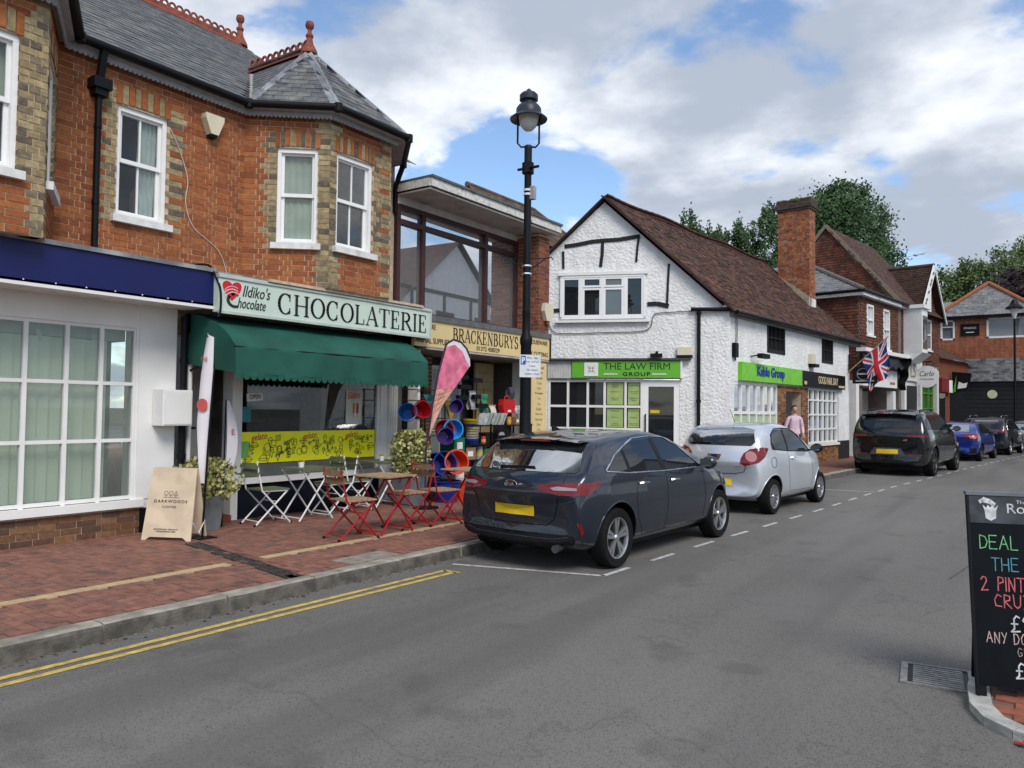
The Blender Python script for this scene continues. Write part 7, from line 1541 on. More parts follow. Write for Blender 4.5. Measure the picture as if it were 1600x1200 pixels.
# ================================================================== hardware on display
def bucket(nm, label, p, r, h, ax, col, handle=True, cat='bucket', grp='buckets on display at the hardware shop'):
    t = thing(nm, label, cat, p, group=grp); a = V(ax).normalized(); m = M('plastic_' + '_'.join('%02d' % int(c * 99) for c in col), col, .3, var=.06, scale=8)
    MB().lathe([(r * .68, 0), (r * .97, h), (r * 1.05, h), (r * 1.05, h + .015), (r * .95, h + .015), (r * .9, h * .5), (r * .64, .02), (0, .02)], p, 26, a).build('tub', m, t, smooth=True, ang=50)
    if handle:
        s = a.orthogonal().normalized(); q = a.cross(s); P = V(p) + a * h; MB().tube([P + s * r * 1.04 * math.cos(k * .3142) + (q * .8 - a * .2) * r * 1.1 * math.sin(k * .3142) for k in range(11)], .006, 6).build('handle', wh_m, t)
AX = (.72, -.62, .18)
bucket('bucket', 'red bucket nested in blue hanging left of the ice cream banner', (-8.55, 9.38, 1.58), .145, .24, (.7, -.3, .25), (.5, .01, .02)); bucket('bucket', 'mid blue bucket behind the hanging red bucket', (-8.62, 9.26, 1.55), .145, .22, (.5, -.6, .2), (.02, .12, .4)); bucket('bucket', 'violet bucket hanging right of the banner cone', (-8.4, 10.15, 1.68), .12, .2, AX, (.07, .015, .22)); bucket('bucket', 'light blue round tub opening towards the street', (-8.4, 10.08, 1.3), .165, .2, (.75, -.6, .12), (.02, .3, .75)); bucket('bucket', 'red tub showing behind the light blue tub', (-8.5, 9.98, 1.3), .16, .18, (.75, -.6, .12), (.45, .02, .02), False); bucket('bucket', 'deep violet tub below the banner tip', (-8.35, 9.8, 1.2), .14, .2, (.8, -.55, .1), (.055, .012, .16)); bucket('bucket', 'bright orange-red flexible tub facing the street', (-8.3, 10.02, .74), .2, .24, (.8, -.55, .2), (.75, .06, .015)); bucket('bucket', 'dark blue tub nested behind the orange-red tub', (-8.42, 9.88, .72), .2, .22, (.8, -.55, .2), (.01, .03, .2), False); bucket('bucket', 'second dark blue tub at the back of the nested tubs', (-8.52, 9.74, .7), .2, .2, (.8, -.5, .2), (.012, .035, .24), False); bucket('bucket', 'large blue tub standing on the paving under the nested tubs', (-8.3, 9.85, PZ), .26, .34, (0, 0, 1), (.01, .035, .22)); bucket('bucket', 'orange-red tub standing on the paving beside the blue tub', (-8.28, 10.18, PZ), .22, .3, (0, 0, 1), (.7, .06, .02), False)
rk = thing('bucket_rack', 'dark wire rack carrying the hanging buckets and tubs', 'rack', (-8.75, 9.8, PZ))
for y in (9.25, 9.8, 10.32): MB().tube([(-8.74, y, PZ), (-8.74, y, 2.0)], .014, 8).build('post', darkm, rk)
for z in (.7, 1.2, 1.5, 1.8, 1.98): MB().tube([(-8.73, 9.22, z), (-8.73, 10.35, z)], .009, 6).build('rail', darkm, rk)
for y, z in ((9.38, 1.58), (9.26, 1.55), (10.15, 1.68), (10.08, 1.3), (9.8, 1.2), (10.02, .74)): MB().tube([(-8.73, y, z + .12), (-8.5, y, z + .12), (-8.42, y - .03, z + .02)], .007, 6).build('hook', darkm, rk)
st_ = thing('display_stand', 'black metal display stand of shelves outside the hardware shop', 'shelf', (-8.6, 11.4, PZ)); m = MB()
for y in (10.45, 11.2, 12.5): MB().box(-8.82, y - .015, PZ, -8.79, y + .015, 1.45).build('upright', black, st_); MB().box(-8.4, y - .015, PZ, -8.37, y + .015, 1.4).build('upright', black, st_)
for z in (.38, .75, 1.02, 1.36): MB().box(-8.83, 10.43, z, -8.36, 12.52, z + .025).build('shelf', black, st_)
for y, z, l, h, c, nm in ((10.6, .78, .3, .2, (.25, .16, .09), 'brown cardboard box on the display stand'), (10.3, .9, .3, .26, (.01, .16, .09), 'green box with white label beside the violet tub'), (10.35, .42, .3, .2, (.5, .5, .5), 'white lidded storage box on the lower display shelf'), (10.8, .41, .3, .16, (.4, .02, .03), 'red boxed goods on the lower display shelf'), (11.3, .41, .35, .2, (.3, .3, .3), 'grey carton on the lower display shelf'), (11.9, .78, .3, .18, (.5, .4, .2), 'cream packets on the middle display shelf'), (12.2, .41, .3, .22, (.2, .1, .06), 'brown carton at the right of the lower display shelf'), (12.2, 1.05, .25, .15, (.35, .3, .28), 'small cartons under the top display shelf')):
    t = thing('carton', nm, 'box', (-8.5, y, z)); c_ = M('carton_%d_%d' % (int(y * 10), int(z * 100)), c, .6, var=.1, scale=9); MB().box(-8.7, y - l / 2, z, -8.38, y + l / 2, z + h).build('box', c_, t); MB().box(-8.38, y - l / 4, z + h * .3, -8.377, y + l / 4, z + h * .75).build('label', white, t); MB().box(-8.705, y - l / 2 - .005, z + h, -8.375, y + l / 2 + .005, z + h + .012).build('lid', c_, t)
t = thing('tray_stack', 'stack of yellow, white and blue trays on the display stand', 'trays', (-8.5, 10.75, 1.04)); cl_ = [(.02, .06, .3), (.02, .08, .4), (.6, .6, .58), (.6, .58, .5), (.62, .6, .55), (.6, .5, .2), (.6, .6, .6), (.04, .14, .5), (.6, .42, .03), (.65, .45, .03)]
for i, c in enumerate(cl_): MB().lathe([(.13, 0), (.15, .03), (.155, .034), (.14, .034), (.12, .006), (0, .006)], (-8.5, 10.75, 1.05 + i * .045), 18).build('tray', M('tray_%d' % i, c, .4), t)
for i in range(13):
    t = tag(MB().obox((-8.48, 11.08 + i * .045, 1.49), (.1, .02, 0), (-.002, .008, 0), (.03, .025, .11)).build('card', M('card_%d' % (i % 5), ((.5, .52, .55), (.3, .4, .45), (.55, .5, .4), (.2, .3, .2), (.55, .55, .55))[i % 5], .5, var=.3, scale=20)), ('leftmost', 'second', 'third', 'fourth', 'fifth', 'sixth', 'seventh', 'eighth', 'ninth', 'tenth', 'eleventh', 'twelfth', 'rightmost')[i] + ' leaning packet from the left in the row on the top display shelf', 'packet', 'row of leaning packets on the top shelf')
t = thing('pet_carrier', 'black arched bag with white label hanging on the display stand', 'bag', (-8.33, 11.4, 1.0)); MB().prism([(-8.34, 11.4 + a, .98 + b) for a, b in [(-.2, 0), (.2, 0), (.2, .22)] + [(.2 * math.cos(R(k)), .22 + .12 * math.sin(R(k))) for k in range(15, 180, 15)] + [(-.2, .22)]], (.1, 0, 0)).build('bag', black, t); MB().box(-8.24, 11.5, 1.03, -8.236, 11.57, 1.15).build('label', white, t); MB().prism([(-8.24, 11.33 + .09 * math.cos(R(k)), 1.2 + .06 * math.sin(R(k))) for k in range(0, 181, 20)], (.004, 0, 0)).build('window', M('grey_plastic', (.3, .3, .32)), t)
t = thing('tool_box', 'red plastic case hanging in the hardware doorway', 'case', (-8.5, 11.9, 1.6)); MB().prism([(-8.6, 11.9 + a, 1.6 + b) for a, b in ((-.17, 0), (.17, 0), (.2, .15), (.17, .26), (-.17, .26), (-.2, .15))], (.12, 0, 0)).build('case', M('red_case', (.5, .015, .015), .35), t); MB().box(-8.479, 11.85, 1.62, -8.475, 11.95, 1.66).build('label', white, t); MB().tube([(-8.54, 11.82, 1.86), (-8.54, 11.84, 1.92), (-8.54, 11.96, 1.92), (-8.54, 11.98, 1.86)], .012, 6).build('handle', M('red_case', (.5, .015, .015)), t)
for i, (y, z, dy) in enumerate(((10.62, 2.22, .16), (10.68, 2.05, .15), (10.6, 1.86, .14), (10.98, 2.18, .13), (10.95, 1.88, .1), (11.08, 1.72, .15))):
    t = thing('broom', ('black-headed broom with the highest head in the upright cluster', 'wide black broom with its head just below the highest one', 'black broom with the lowest head at the left of the cluster', 'reddish-dark broom head standing right of the highest one', 'narrow black broom head in the middle of the cluster', 'low wide black broom head at the right of the cluster')[i], 'broom', (-8.65, y, 1.0), group='brooms standing head up by the white window'); MB().tube([(-8.66 + .02 * i, y, 1.0), (-8.62 + .02 * i, y + .01, z)], .011, 8).build('pole', darkm, t); m = MB().box(-8.66 + .02 * i, y - dy, z - .03, -8.58 + .02 * i, y + dy, z + .05); m.build('head', black, t)
t = thing('brush_bundle', 'bundle of yellow bristle brushes hanging in the doorway', 'brushes', (-8.7, 10.4, 1.5)); m = MB()
for k in range(60): a = random.uniform(-1, 1); m.tube([(-8.7, 10.42, 1.45), (-8.7 + random.uniform(-.06, .06), 10.42 + a * .16, 1.8 + random.uniform(-.03, .03))], .006, 4)
m.build('bristles', M('yellow_bristle', (.45, .33, .05), .7), t); MB().tube([(-8.7, 10.42, 1.2), (-8.7, 10.42, 1.5)], .015, 8).build('stem', oak, t)
t = thing('bird_feeder', 'white roll with red label on the display end post', 'packet', (-8.4, 12.45, 1.1)); MB().lathe([(.06, 1.06), (.06, 1.5), (0, 1.5)], (-8.42, 12.42, 0), 14).build('tube', white, t); MB().lathe([(.0605, 1.25), (.0605, 1.36)], (-8.42, 12.42, 0), 14).build('label', redink, t)
t = thing('ladder', 'narrow wooden ladder hanging by the white post', 'ladder', (-8.62, 12.62, 1.3)); m = MB()
for y in (12.5, 12.64): m.box(-8.6, y - .012, 1.3, -8.56, y + .012, 2.4)
for k in range(5): m.box(-8.59, 12.5, 1.4 + k * .2, -8.57, 12.64, 1.425 + k * .2)
m.build('frame', oak, t)
random.seed(17)
GC = [('red tin', (.45, .02, .02)), ('white tub', (.6, .6, .58)), ('blue packet', (.03, .1, .4)), ('green packet', (.04, .25, .08)), ('yellow tin', (.6, .42, .04)), ('brown packet', (.22, .13, .07)), ('grey tin', (.28, .28, .3)), ('orange tub', (.6, .16, .02))]
SH = [(.405, 'bottom'), (.775, 'second'), (1.045, 'third'), (1.385, 'top')]
taken = {.405: [(10.2, 10.95), (11.12, 11.5), (12.05, 12.4)], .775: [(10.15, 10.78), (11.75, 12.1)], 1.045: [(10.55, 10.95), (11.15, 11.65), (12.05, 12.35)], 1.385: [(10.55, 11.75)]}
for z, snm in SH:
    y = 10.5; k = 0
    while y < 12.45:
        w_ = random.uniform(.07, .15); h_ = random.uniform(.1, .22); nm, c = GC[random.randrange(8)]
        if not any(a - .02 < y + w_ and y < b + .02 for a, b in taken[z]):
            x_ = random.uniform(-8.5, -8.44); t = thing('shop_item', nm + ' among the goods on the ' + snm + ' display shelf', nm.split()[1], (x_, y + w_ / 2, z), group='small goods on the hardware display'); mt = M('goods_' + nm.replace(' ', '_'), c, .45, var=.2, scale=25)
            if 'tin' in nm or 'tub' in nm: MB().lathe([(0, 0), (w_ * .48, 0), (w_ * .48, h_), (w_ * .42, h_ + .012), (0, h_ + .012)], (x_, y + w_ / 2, z), 16).build('body', mt, t, smooth=True, ang=40); MB().lathe([(w_ * .485, h_ * .25), (w_ * .485, h_ * .7)], (x_, y + w_ / 2, z), 16).build('label', white if k % 2 else M('goods_label', (.5, .4, .1), .5), t)
            else: MB().box(x_ - .07, y, z, x_ + .07, y + w_ * .95, z + h_).build('body', mt, t); MB().box(x_ + .07, y + w_ * .2, z + h_ * .3, x_ + .072, y + w_ * .75, z + h_ * .7).build('label', white, t)
            k += 1
        y += w_ + random.uniform(.005, .03)
for i, (y, z, l, c, nm) in enumerate(((10.9, 2.0, .34, (.3, .3, .32), 'grey hanging brush pan left of the list board'), (11.25, 1.95, .4, (.04, .2, .1), 'green watering hose hanging over the top shelf'), (11.5, 1.75, .3, (.6, .55, .45), 'cream dust sheet hanging over the top shelf'), (12.1, 2.1, .35, (.05, .05, .06), 'black hanging basket chain by the list board'), (12.4, 1.75, .3, (.5, .5, .52), 'white hanging pack next to the red case'), (9.75, 1.9, .3, (.02, .15, .13), 'teal hanging bag behind the ice cream banner'), (9.7, 1.0, .3, (.2, .3, .3), 'grey-green folded bag below the hanging red bucket'))):
    t = thing('hanging_item', nm, 'goods', (-8.6, y, z)); m = MB(); m.grid(lambda s, q: (-8.62 + .04 * math.sin(q * 6 + i) + .02 * s, y - .09 + .18 * s * (1 - .2 * q), z - l * q), 4, 8); m.grid(lambda s, q: (-8.57 - .03 * math.sin(q * 5 + i), y - .09 + .18 * s * (1 - .2 * q), z - l * q), 4, 8); m.build('body', M('hang_%d' % i, c, .6, var=.25, scale=15), t, smooth=True, ang=60); MB().tube([(-8.6, y, z - .01), (-8.6, y, z + .12), (-8.62, y + .01, z + .14)], .004, 5).build('hook', darkm, t)
pics = thing('notice_board', 'dark board with small framed pictures behind the white post', 'notices', (-9.3, 10.0, 1.4)); MB().box(-9.42, 9.65, 1.35, -9.4, 10.3, 2.3).build('board', black, pics)
for k in range(9): MB().box(-9.4, 9.7 + (k % 3) * .19, 1.5 + (k // 3) * .25, -9.39, 9.84 + (k % 3) * .19, 1.68 + (k // 3) * .25).build('picture', M('pic_%d' % (k % 4), ((.4, .38, .3), (.3, .14, .06), (.25, .3, .3), (.5, .45, .1))[k % 4], .5, var=.4, scale=30), pics)
# ================================================================== flag and hanging sign
fg = thing('union_flag', 'union jack hanging from a slanted pole over the black car', 'flag', KA.p(9.9, 3.1, 0)); P0, P1 = KA.p(9.9, 3.1, .05), KA.p(9.95, 4.32, 1.35)
MB().tube([P0, P1], .018, 8).build('pole', oak, fg)
def uj(s, t):   # s across the fly 0..1, t up the hoist 0..1 ; 0 blue 1 white 2 red
    x, y = (s - .5) * 2, (t - .5)
    if abs(y) < .1 or abs(x) < .1: return 2
    if abs(y) < .167 or abs(x) < .167: return 1
    d = abs(abs(y) - abs(x) * .5)
    return 2 if d < .04 else 1 if d < .11 else 0
m = MB(); nu, nv = 60, 36; a0 = P0 + (P1 - P0) * .36; a1 = P0 + (P1 - P0) * .97
def fp(s, t):
    h = a0 + (a1 - a0) * t; dn = V((0, 0, -1.12)) + KA.u * .12 + KA.n * .28 * (1 - t); w3 = .09 * math.sin(s * 7 + t * 3) * s + .05 * math.sin(t * 9) * s
    return h + dn * s * (1 - .08 * math.sin(t * 6)) + KA.u * w3 + KA.n * (.06 * math.sin(s * 5 + t * 4) * s)
vs = [fp(i / nu, j / nv) for i in range(nu + 1) for j in range(nv + 1)]; m.v = [tuple(q) for q in vs]
for i in range(nu):
    for j in range(nv): m.f.append([i * (nv + 1) + j, (i + 1) * (nv + 1) + j, (i + 1) * (nv + 1) + j + 1, i * (nv + 1) + j + 1]); m.mi.append(uj((i + .5) / nu, (j + .5) / nv)); m.r.append(0.)
m.build('cloth', [M('flag_blue', (.012, .02, .13), .7), M('flag_white', (.62, .62, .64), .7), M('flag_red', (.5, .02, .03), .7)], fg, smooth=True, ang=80)
hs = thing('hanging_sign', 'black rectangular hanging sign with pale ring below the flag pole', 'sign', KA.p(10, 3, .3)); HS2 = Fr(CO + KU * 10.05 + KN * .12, KN, -KU); m = MB(); HS2.box(m, .05, .85, 2.72, 3.3, -.02, .02); m.build('board', black, hs); ringm = M('pale_line', (.35, .34, .32), .5)
m = MB(); m.tube([HS2.p(.4 + .2 * math.cos(k * .2618), 3.05 + .2 * math.sin(k * .2618), .024) for k in range(25)], .008, 6); HS2.box(m, .15, .75, 2.79, 2.83, .02, .024); HS2.box(m, .2, .62, 3.03, 3.08, .028, .032); m.build('ring_print', ringm, hs); m = MB(); m.bar(HS2.p(-.12, 3.36, 0), HS2.p(.9, 3.36, 0), .03); m.bar(HS2.p(-.08, 3.1, 0), HS2.p(-.08, 3.75, 0), .03); m.tube([HS2.p(-.08, 3.7, 0), HS2.p(.1, 3.6, 0), HS2.p(.2, 3.38, 0)], .01, 6); m.build('bracket', black, hs)
# ================================================================== chalk board on the right corner
cbd = thing('chalk_board', 'black pub chalkboard with coloured chalk offers on the corner pavement', 'sign board', (-.1, 5.45, RPZ)); q0 = V((-.375, 5.24, RPZ)); cu_ = (Matrix.Rotation(R(-15), 3, 'Z') @ V((rt.x, rt.y, 0))).normalized(); cn = V((cu_.y, -cu_.x, 0)); CH = 1.04; cup = (V((0, 0, CH)) - cn * .16).normalized()
def cp_(a, b, d=0.): return q0 + cu_ * a + cup * b + cn * d
def cbox(nm, a0, a1, b0, b1, d0, d1, mat): return MB().obox(cp_((a0 + a1) / 2, (b0 + b1) / 2, (d0 + d1) / 2), cu_ * (a1 - a0) / 2, cup * (b1 - b0) / 2, cn * (d1 - d0) / 2).build(nm, mat, cbd)
slb = M('chalkboard_black', (.004, .0055, .008), .6, var=.25, scale=6, spec=.1)
cbox('front_panel', .0, .66, .06, .99, -.02, 0, slb); cbox('side_rail', -.012, .0, .0, 1.17, -.03, .006, black); cbox('side_rail', .66, .672, .0, 1.17, -.03, .006, black); cbox('header', .0, .66, .99, 1.155, -.02, .004, M('grey_streaked_wood', (.045, .05, .058), .6, var=.5, scale=9)); cbox('top_rail', -.015, .675, 1.155, 1.175, -.04, .01, M('grey_rail', (.12, .13, .14), .5))
for a in (.0, .62): cbox('foot', a, a + .04, .0, .07, -.025, 0, black)
MB().obox(cp_(.36, .55, -.22) + cn * -.0, cu_ * .3, (V((0, 0, CH)) + cn * .1).normalized() * .54, cn * .01).build('back_panel', slb, cbd)
chalk = {k: M('chalk_' + k, c, .9, var=.3, scale=40) for k, c in dict(green=(.16, .45, .2), teal=(.08, .28, .34), red=(.5, .12, .13), white=(.55, .56, .58), pink=(.48, .34, .32)).items()}
HL = {'D': [[(0, 0), (0, 1), (.35, .9), (.5, .5), (.35, .1), (0, 0)]], 'E': [[(.5, 0), (0, 0), (0, 1), (.5, 1)], [(0, .52), (.42, .52)]], 'A': [[(0, 0), (.3, 1), (.58, 0)], [(.12, .38), (.48, .38)]], 'L': [[(0, 1), (0, 0), (.45, 0)]], 'T': [[(0, 1), (.6, 1)], [(.3, 1), (.27, 0)]], 'H': [[(0, 1), (0, 0)], [(.5, 1), (.5, 0)], [(0, .5), (.5, .5)]], '2': [[(0, .8), (.15, 1), (.4, .95), (.45, .7), (.05, .05), (0, 0), (.55, .05)]], 'P': [[(0, 0), (.05, 1), (.4, .95), (.45, .65), (.05, .5)]], 'I': [[(.05, 1), (.05, 0)]], 'N': [[(0, 0), (.02, 1), (.45, 0), (.5, 1)]], "'": [[(.1, 1.05), (.05, .85)]], 'S': [[(.45, .9), (.2, 1), (.05, .8), (.4, .4), (.35, .08), (0, .1)]], 'C': [[(.5, .85), (.25, 1), (.03, .6), (.1, .15), (.5, .1)]], 'R': [[(0, 0), (.02, 1), (.4, .9), (.38, .6), (.03, .5), (.5, 0)]], 'U': [[(0, 1), (.05, .2), (.25, 0), (.45, .2), (.5, 1)]], 'Z': [[(0, 1), (.5, 1), (0, 0), (.5, 0)]], '£': [[(.55, .9), (.35, 1), (.2, .8), (.2, .2), (0, 0), (.55, .05)], [(.02, .5), (.42, .5)]], '9': [[(.45, .9), (.2, 1), (.03, .75), (.25, .55), (.47, .8), (.4, 0)]], 'Y': [[(0, 1), (.25, .55)], [(.5, 1), (.15, 0)]], 'O': [[(.25, 1), (.03, .6), (.1, .1), (.35, .02), (.5, .45), (.4, .9), (.25, 1)]], 'G': [[(.5, .85), (.2, 1), (.02, .5), (.2, .02), (.5, .2), (.5, .45), (.28, .45)]], '5': [[(.5, 1), (.08, 1), (.05, .58), (.4, .55), (.45, .2), (.2, 0), (0, .1)]]}
def hand(s, a, b, h, mat, wd=.11, k=1.):
    sts = []; x = 0
    for ch in s:
        if ch == ' ': x += .5; continue
        jit = [random.uniform(-.03, .03) for _ in range(2)]
        for stt in HL[ch]: sts.append([wd] + [((x + p[0] * k + jit[0]), p[1] + jit[1]) for p in stt])
        x += (max(p[0] for stt in HL[ch] for p in stt)) * k + .17
    bb = strokes(sts); bb.v = [tuple(cp_(a + q[0] * h, b + q[1] * h, .0015 + .0012 * q[2])) for q in bb.v]; bb.build('chalk_writing', chalk[mat], cbd)
hand('DEAL', .045, .84, .078, 'green', 0.068, 1.0); hand('THE', .1, .715, .075, 'teal', 0.068, .95); hand("2 PINT'S", .04, .6, .078, 'red', 0.082, .82); hand('CRUZ', .105, .505, .075, 'red', 0.082, 1.0); hand('£9', .185, .375, .09, 'white', 0.088, .9); hand('ANY DOU', .055, .305, .06, 'pink', 0.082, .85); hand('GIN', .21, .235, .05, 'pink', 0.054, .9); hand('£5', .195, .115, .085, 'white', 0.095, .9)
text('The', cp_(.25, 1.11, .005), cu_, chalk['white'], cbd, w=.05, h=.02, upv=cup, ex=.001); text('Roy', cp_(.2, 1.035, .005), cu_, chalk['white'], cbd, w=.135, h=.075, upv=cup, ex=.001)
eb_ = strokes([[.3, (-.1, 1.25), (.25, 1.45), (.75, 1.3), (1.1, 1.05)], [.22, (.1, 1.3), (.7, 1.2), (1.05, .98)]]); 
m = MB(); m.prism([(x, y, 0) for x, y in ((.3, -.05), (.75, -.25), (1.2, -.05), (1.25, .55), (1.45, 1.0), (1.1, .75), (.95, 1.02), (.75, .78), (.55, 1.02), (.4, .75), (.1, 1.0), (.25, .55))], (0, 0, 1)); b2 = len(eb_.v); eb_.add(m.v, m.f); put2d(eb_, cp_(.05, 1.005, .004), cu_, cup, 'pub_emblem', chalk['white'], cbd, w=.105, h=.14, ex=.0015)
# ================================================================== person
pr = thing('person', 'person in a pale pink long-sleeved top standing by the brick doorway', 'person', KA.p(3.75, .12, .32)); pb0 = KA.p(3.75, .12, .32)
ver = [(0, 0, .95), (0, .01, 1.12), (0, .01, 1.3), (0, 0, 1.42), (0, 0, 1.5), (0, -.01, 1.56),
       (.1, 0, .9), (.11, .0, .5), (.12, .03, .08), (.12, -.1, .03), (-.1, 0, .9), (-.12, -.02, .5), (-.13, .02, .08), (-.13, -.11, .03),
       (.17, 0, 1.39), (.24, .02, 1.12), (.2, -.14, .95), (-.17, 0, 1.39), (-.25, .02, 1.12), (-.21, -.13, .95)]
edg = [(0, 1), (1, 2), (2, 3), (3, 4), (4, 5), (0, 6), (6, 7), (7, 8), (8, 9), (0, 10), (10, 11), (11, 12), (12, 13), (3, 14), (14, 15), (15, 16), (3, 17), (17, 18), (18, 19)]
rad = [.15, .14, .165, .11, .055, .055, .095, .068, .045, .04, .095, .068, .045, .04, .07, .05, .035, .07, .05, .035]
me = bpy.data.meshes.new('body'); me.from_pydata(ver, edg, []); tmp = bpy.data.objects.new('tmp', me); COL.objects.link(tmp); sk_ = tmp.modifiers.new('k', 'SKIN')
for i, r_v in enumerate(rad): me.skin_vertices[0].data[i].radius = (r_v, r_v * .8) if i < 4 else (r_v, r_v)
me.skin_vertices[0].data[0].use_root = True; ss = tmp.modifiers.new('s', 'SUBSURF'); ss.levels = 2; ss.render_levels = 2
dg = bpy.context.evaluated_depsgraph_get(); dg.update(); bme = bpy.data.meshes.new_from_object(tmp.evaluated_get(dg)); bpy.data.objects.remove(tmp)
pink_t = M('pale_pink_cloth', (.62, .45, .54), .85, var=.1, scale=9); jeans = M('dark_trousers', (.03, .035, .05), .8); skin = M('skin', (.5, .3, .22), .55, var=.06); shoe = M('shoe', (.02, .02, .02), .6); hair = M('brown_hair', (.06, .035, .02), .6, var=.3, scale=40)
for k in (pink_t, jeans, skin, shoe): bme.materials.append(k)
for f in bme.polygons:
    c = f.center; f.use_smooth = True; f.material_index = 3 if c.z < .08 else 1 if (c.z < .96 and abs(c.x) < .19 and not (c.y < -.09 and c.z > .8)) else 2 if (c.z > 1.455 or (abs(c.x) > .15 and c.z < .99)) else 0
rotp = Matrix.Rotation(R(35), 4, 'Z'); bme.transform(Matrix.Translation(pb0) @ rotp); bob = link('body', bme, pr)
def pp(x, y, z): return (Matrix.Translation(pb0) @ rotp) @ V((x, y, z))
def head_pt(u, v):
    a, b = u * math.pi, v * 6.28319; r_ = math.sin(a); z = math.cos(a); jaw = 1 - .22 * max(0, -z) ** 1.2
    y = -math.cos(b) * r_ * .098 * (1 + (.04 if z < 0 else 0)); 
    nose = .022 * math.exp(-((b if b < 3.14 else b - 6.283) / .16) ** 2 - ((z + .12) / .16) ** 2)
    return pp(math.sin(b) * r_ * .076 * jaw, y - .015 - nose, 1.655 + z * .115)
MB().grid(head_pt, 20, 32).build('head', skin, pr, smooth=True, ang=80)
def hair_pt(u, v):
    a = u * math.pi * .62; b = v * 6.28319; fr2 = math.cos(b) > .45
    a2 = min(a, 1.05) if fr2 else a; return pp(math.sin(b) * math.sin(a2) * .086, -math.cos(b) * math.sin(a2) * .108 - .008, 1.664 + math.cos(a2) * .122)
MB().grid(hair_pt, 14, 28).build('hair', hair, pr, smooth=True, ang=80)
for s in (-1, 1):
    MB().lathe([(0, -.004), (.011, -.002), (.011, .003), (0, .006)], pp(s * .03, -.103, 1.662), 10, pp(0, -1, 0) - pp(0, 0, 0)).build('eye', M('eye_dark', (.03, .02, .02), .3), pr); MB().lathe([(0, -.01), (.014, -.006), (.022, 0), (.014, .006), (0, .01)], pp(s * .077, -.01, 1.65), 10, (1, 0, 0)).build('ear', skin, pr, smooth=True)
    hp2 = V((s * .2 if s > 0 else -.21, -.15, .93))
    for k in range(5):
        dx = (k - 2) * .017; ln3 = (.06, .085, .09, .08, .055)[k]; a = hp2 + V((dx, -.01, -.03)); MB().tube([pp(*a), pp(*(a + V((dx * .4, -.012, -ln3 * .5)))), pp(*(a + V((dx * .4, -.002, -ln3))))], [.009, .0085, .006], 6).build('finger', skin, pr, smooth=True)
    MB().lathe([(.012, -.05), (.036, -.03), (.04, 0), (.03, .03)], pp(*hp2), 10).build('palm', skin, pr, smooth=True)
MB().box(0, 0, 0, .001, .001, .001)
m = MB(); m.tube([pp(-.022, -.108, 1.59), pp(0, -.113, 1.587), pp(.022, -.108, 1.59)], .005, 6); m.build('mouth', M('lip', (.3, .1, .09), .5), pr)
# ================================================================== trees
bark = M('bark', (.09, .07, .05), .9, bump=.5, bscale=12)
def tree(label, base, hgt, blobs, n, size, cols, seed, up_=.3, grp=None):
    rd = random.Random(seed); t = thing('tree', label, 'tree', base, group=grp); b = V(base); m = MB(); tp = b + V((0, 0, hgt * .55)); m.tube([b, b + V((.1, .05, hgt * .3)), tp], [.35, .28, .16], 10)
    for c, r in blobs: m.tube([b + V((0, 0, hgt * rd.uniform(.25, .5))), (V(c) + tp) / 2 + V((0, 0, -.4)), V(c)], [.12, .08, .03], 6)
    m.build('trunk', bark, t, smooth=True)
    mt = M('leaves_' + str(seed), cols[0], .6, var=.35, scale=1.2, cols=cols); m = MB(); tot = sum(r[0] * r[1] * r[2] for c, r in blobs)
    for c, r in blobs:
        k = int(n * r[0] * r[1] * r[2] / tot)
        cl = [(V((rd.gauss(0, 1), rd.gauss(0, 1), rd.gauss(0, 1))).normalized() * (.55 + .45 * rd.random() ** .5)) for _ in range(max(6, k // 85))]
        for i in range(k):
            q = rd.choice(cl) + V((rd.gauss(0, .1), rd.gauss(0, .1), rd.gauss(0, .11)))
            p = V(c) + V((q.x * r[0], q.y * r[1], q.z * r[2])); d = V((rd.gauss(0, 1), rd.gauss(0, 1), rd.gauss(up_, .8))).normalized(); s = d.orthogonal().normalized() * size * .38; e = d * size * rd.uniform(.6, 1.3)
            m.add([p, p + e * .5 + s, p + e, p + e * .5 - s], [(0, 1, 2, 3)], 0, rd.random())
    m.build('crown', mt, t)
gcol = [(.042, .095, .03), (.034, .075, .025), (.06, .12, .036), (.024, .055, .02), (.05, .105, .032)]; gcol2 = [(.08, .13, .032), (.065, .11, .03), (.1, .15, .04), (.045, .075, .025)]
tree('large round dark green tree rising behind the chimney', (-12.6, 58, 0), 17, [((-12.6, 58, 13.2), (3.6, 3.2, 4.4)), ((-14.4, 57, 11.5), (2.4, 2.4, 3)), ((-10.7, 59, 11.2), (2.2, 2.4, 3.2)), ((-12.4, 58, 16.2), (2.2, 2, 2))], 42000, .21, gcol, 21, .6)
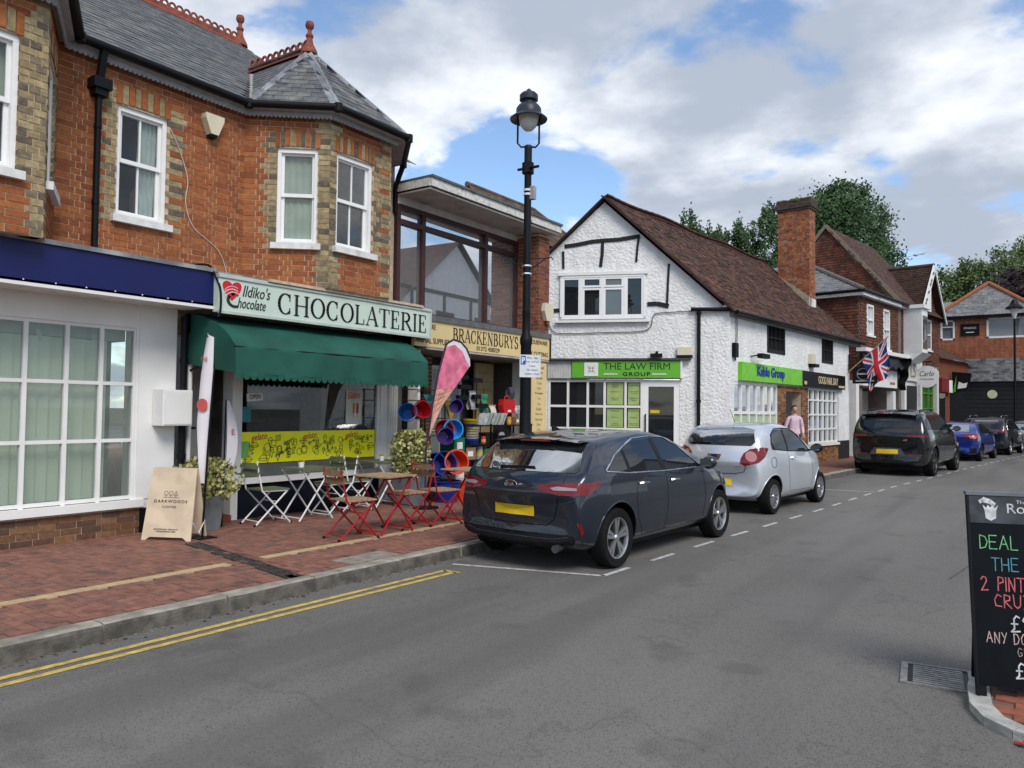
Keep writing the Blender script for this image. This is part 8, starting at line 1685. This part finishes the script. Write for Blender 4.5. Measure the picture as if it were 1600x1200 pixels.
for i, (x, y, z, r, h) in enumerate(((-21.3, 51.6, 12.6, 1.1, 2.9), (-19.9, 52.6, 12.2, 1.2, 2.6), (-18.4, 53.6, 12.0, 1.3, 2.9), (-16.6, 54.8, 12.2, 1.4, 4.0))):
    tree(('pointed dark tree at the left end of the row behind the tiled roof', 'second pointed dark tree from the left behind the tiled roof', 'third pointed dark tree from the left behind the tiled roof', 'tallest pointed dark tree in the row, next to the chimney')[i], (x, y, 0), z + h, [((x, y, z), (r, r, h)), ((x + .5, y, z - 2), (r * 1.4, r * 1.4, 2.4)), ((x - .4, y + .3, z + h * .55), (r * .5, r * .5, h * .5))], 10500, .2, gcol, 30 + i, .9, 'row of pointed trees behind the tiled roof')
tree('leafy mid green tree behind the slate roof of the end building', (-6.0, 62, 0), 12.5, [((-5.6, 62, 9.6), (2.6, 2.4, 2.6)), ((-3.6, 63, 10.6), (2.6, 2.4, 2.6)), ((-7.2, 62, 8.4), (1.4, 1.6, 1.8))], 12500, .23, gcol2, 41, .4); tree('tall pale green tree rising above the copper beech', (-.6, 65, 0), 15, [((-.8, 65, 11.6), (2.6, 2.4, 2.6)), ((1.6, 66, 12.4), (3, 2.6, 3)), ((-2.2, 65, 10.2), (1.8, 1.8, 1.6))], 14000, .24, [(.09, .13, .03), (.07, .11, .028), (.11, .15, .035), (.05, .08, .02)], 42, .4)
tree('dark purple copper beech over the end building roof', (-1.5, 58, 0), 11, [((-1.9, 58, 9.3), (2.2, 2, 1.5)), ((.6, 58.5, 9.6), (2.4, 2.2, 1.7))], 12000, .22, [(.022, .012, .018), (.03, .016, .022), (.016, .01, .014), (.035, .02, .022)], 43, .2)
gl = MB(); g0 = V((-8.84, 66.8, 14.1)); gl.prism([g0, g0 + V((.75, .3, .2)), g0 + V((.5, .2, .02))], (0, .1, .02)); gl.prism([g0, g0 + V((-.7, -.2, -.12)), g0 + V((-.4, -.1, -.1))], (0, .1, .02)); gl.lathe([(0, -.25), (.08, -.1), (.09, .1), (0, .3)], g0, 10, (.6, .8, 0)); tag(gl.build('gull', M('gull_grey', (.3, .3, .32), .7)), 'small gull gliding in the sky above the street', 'bird')
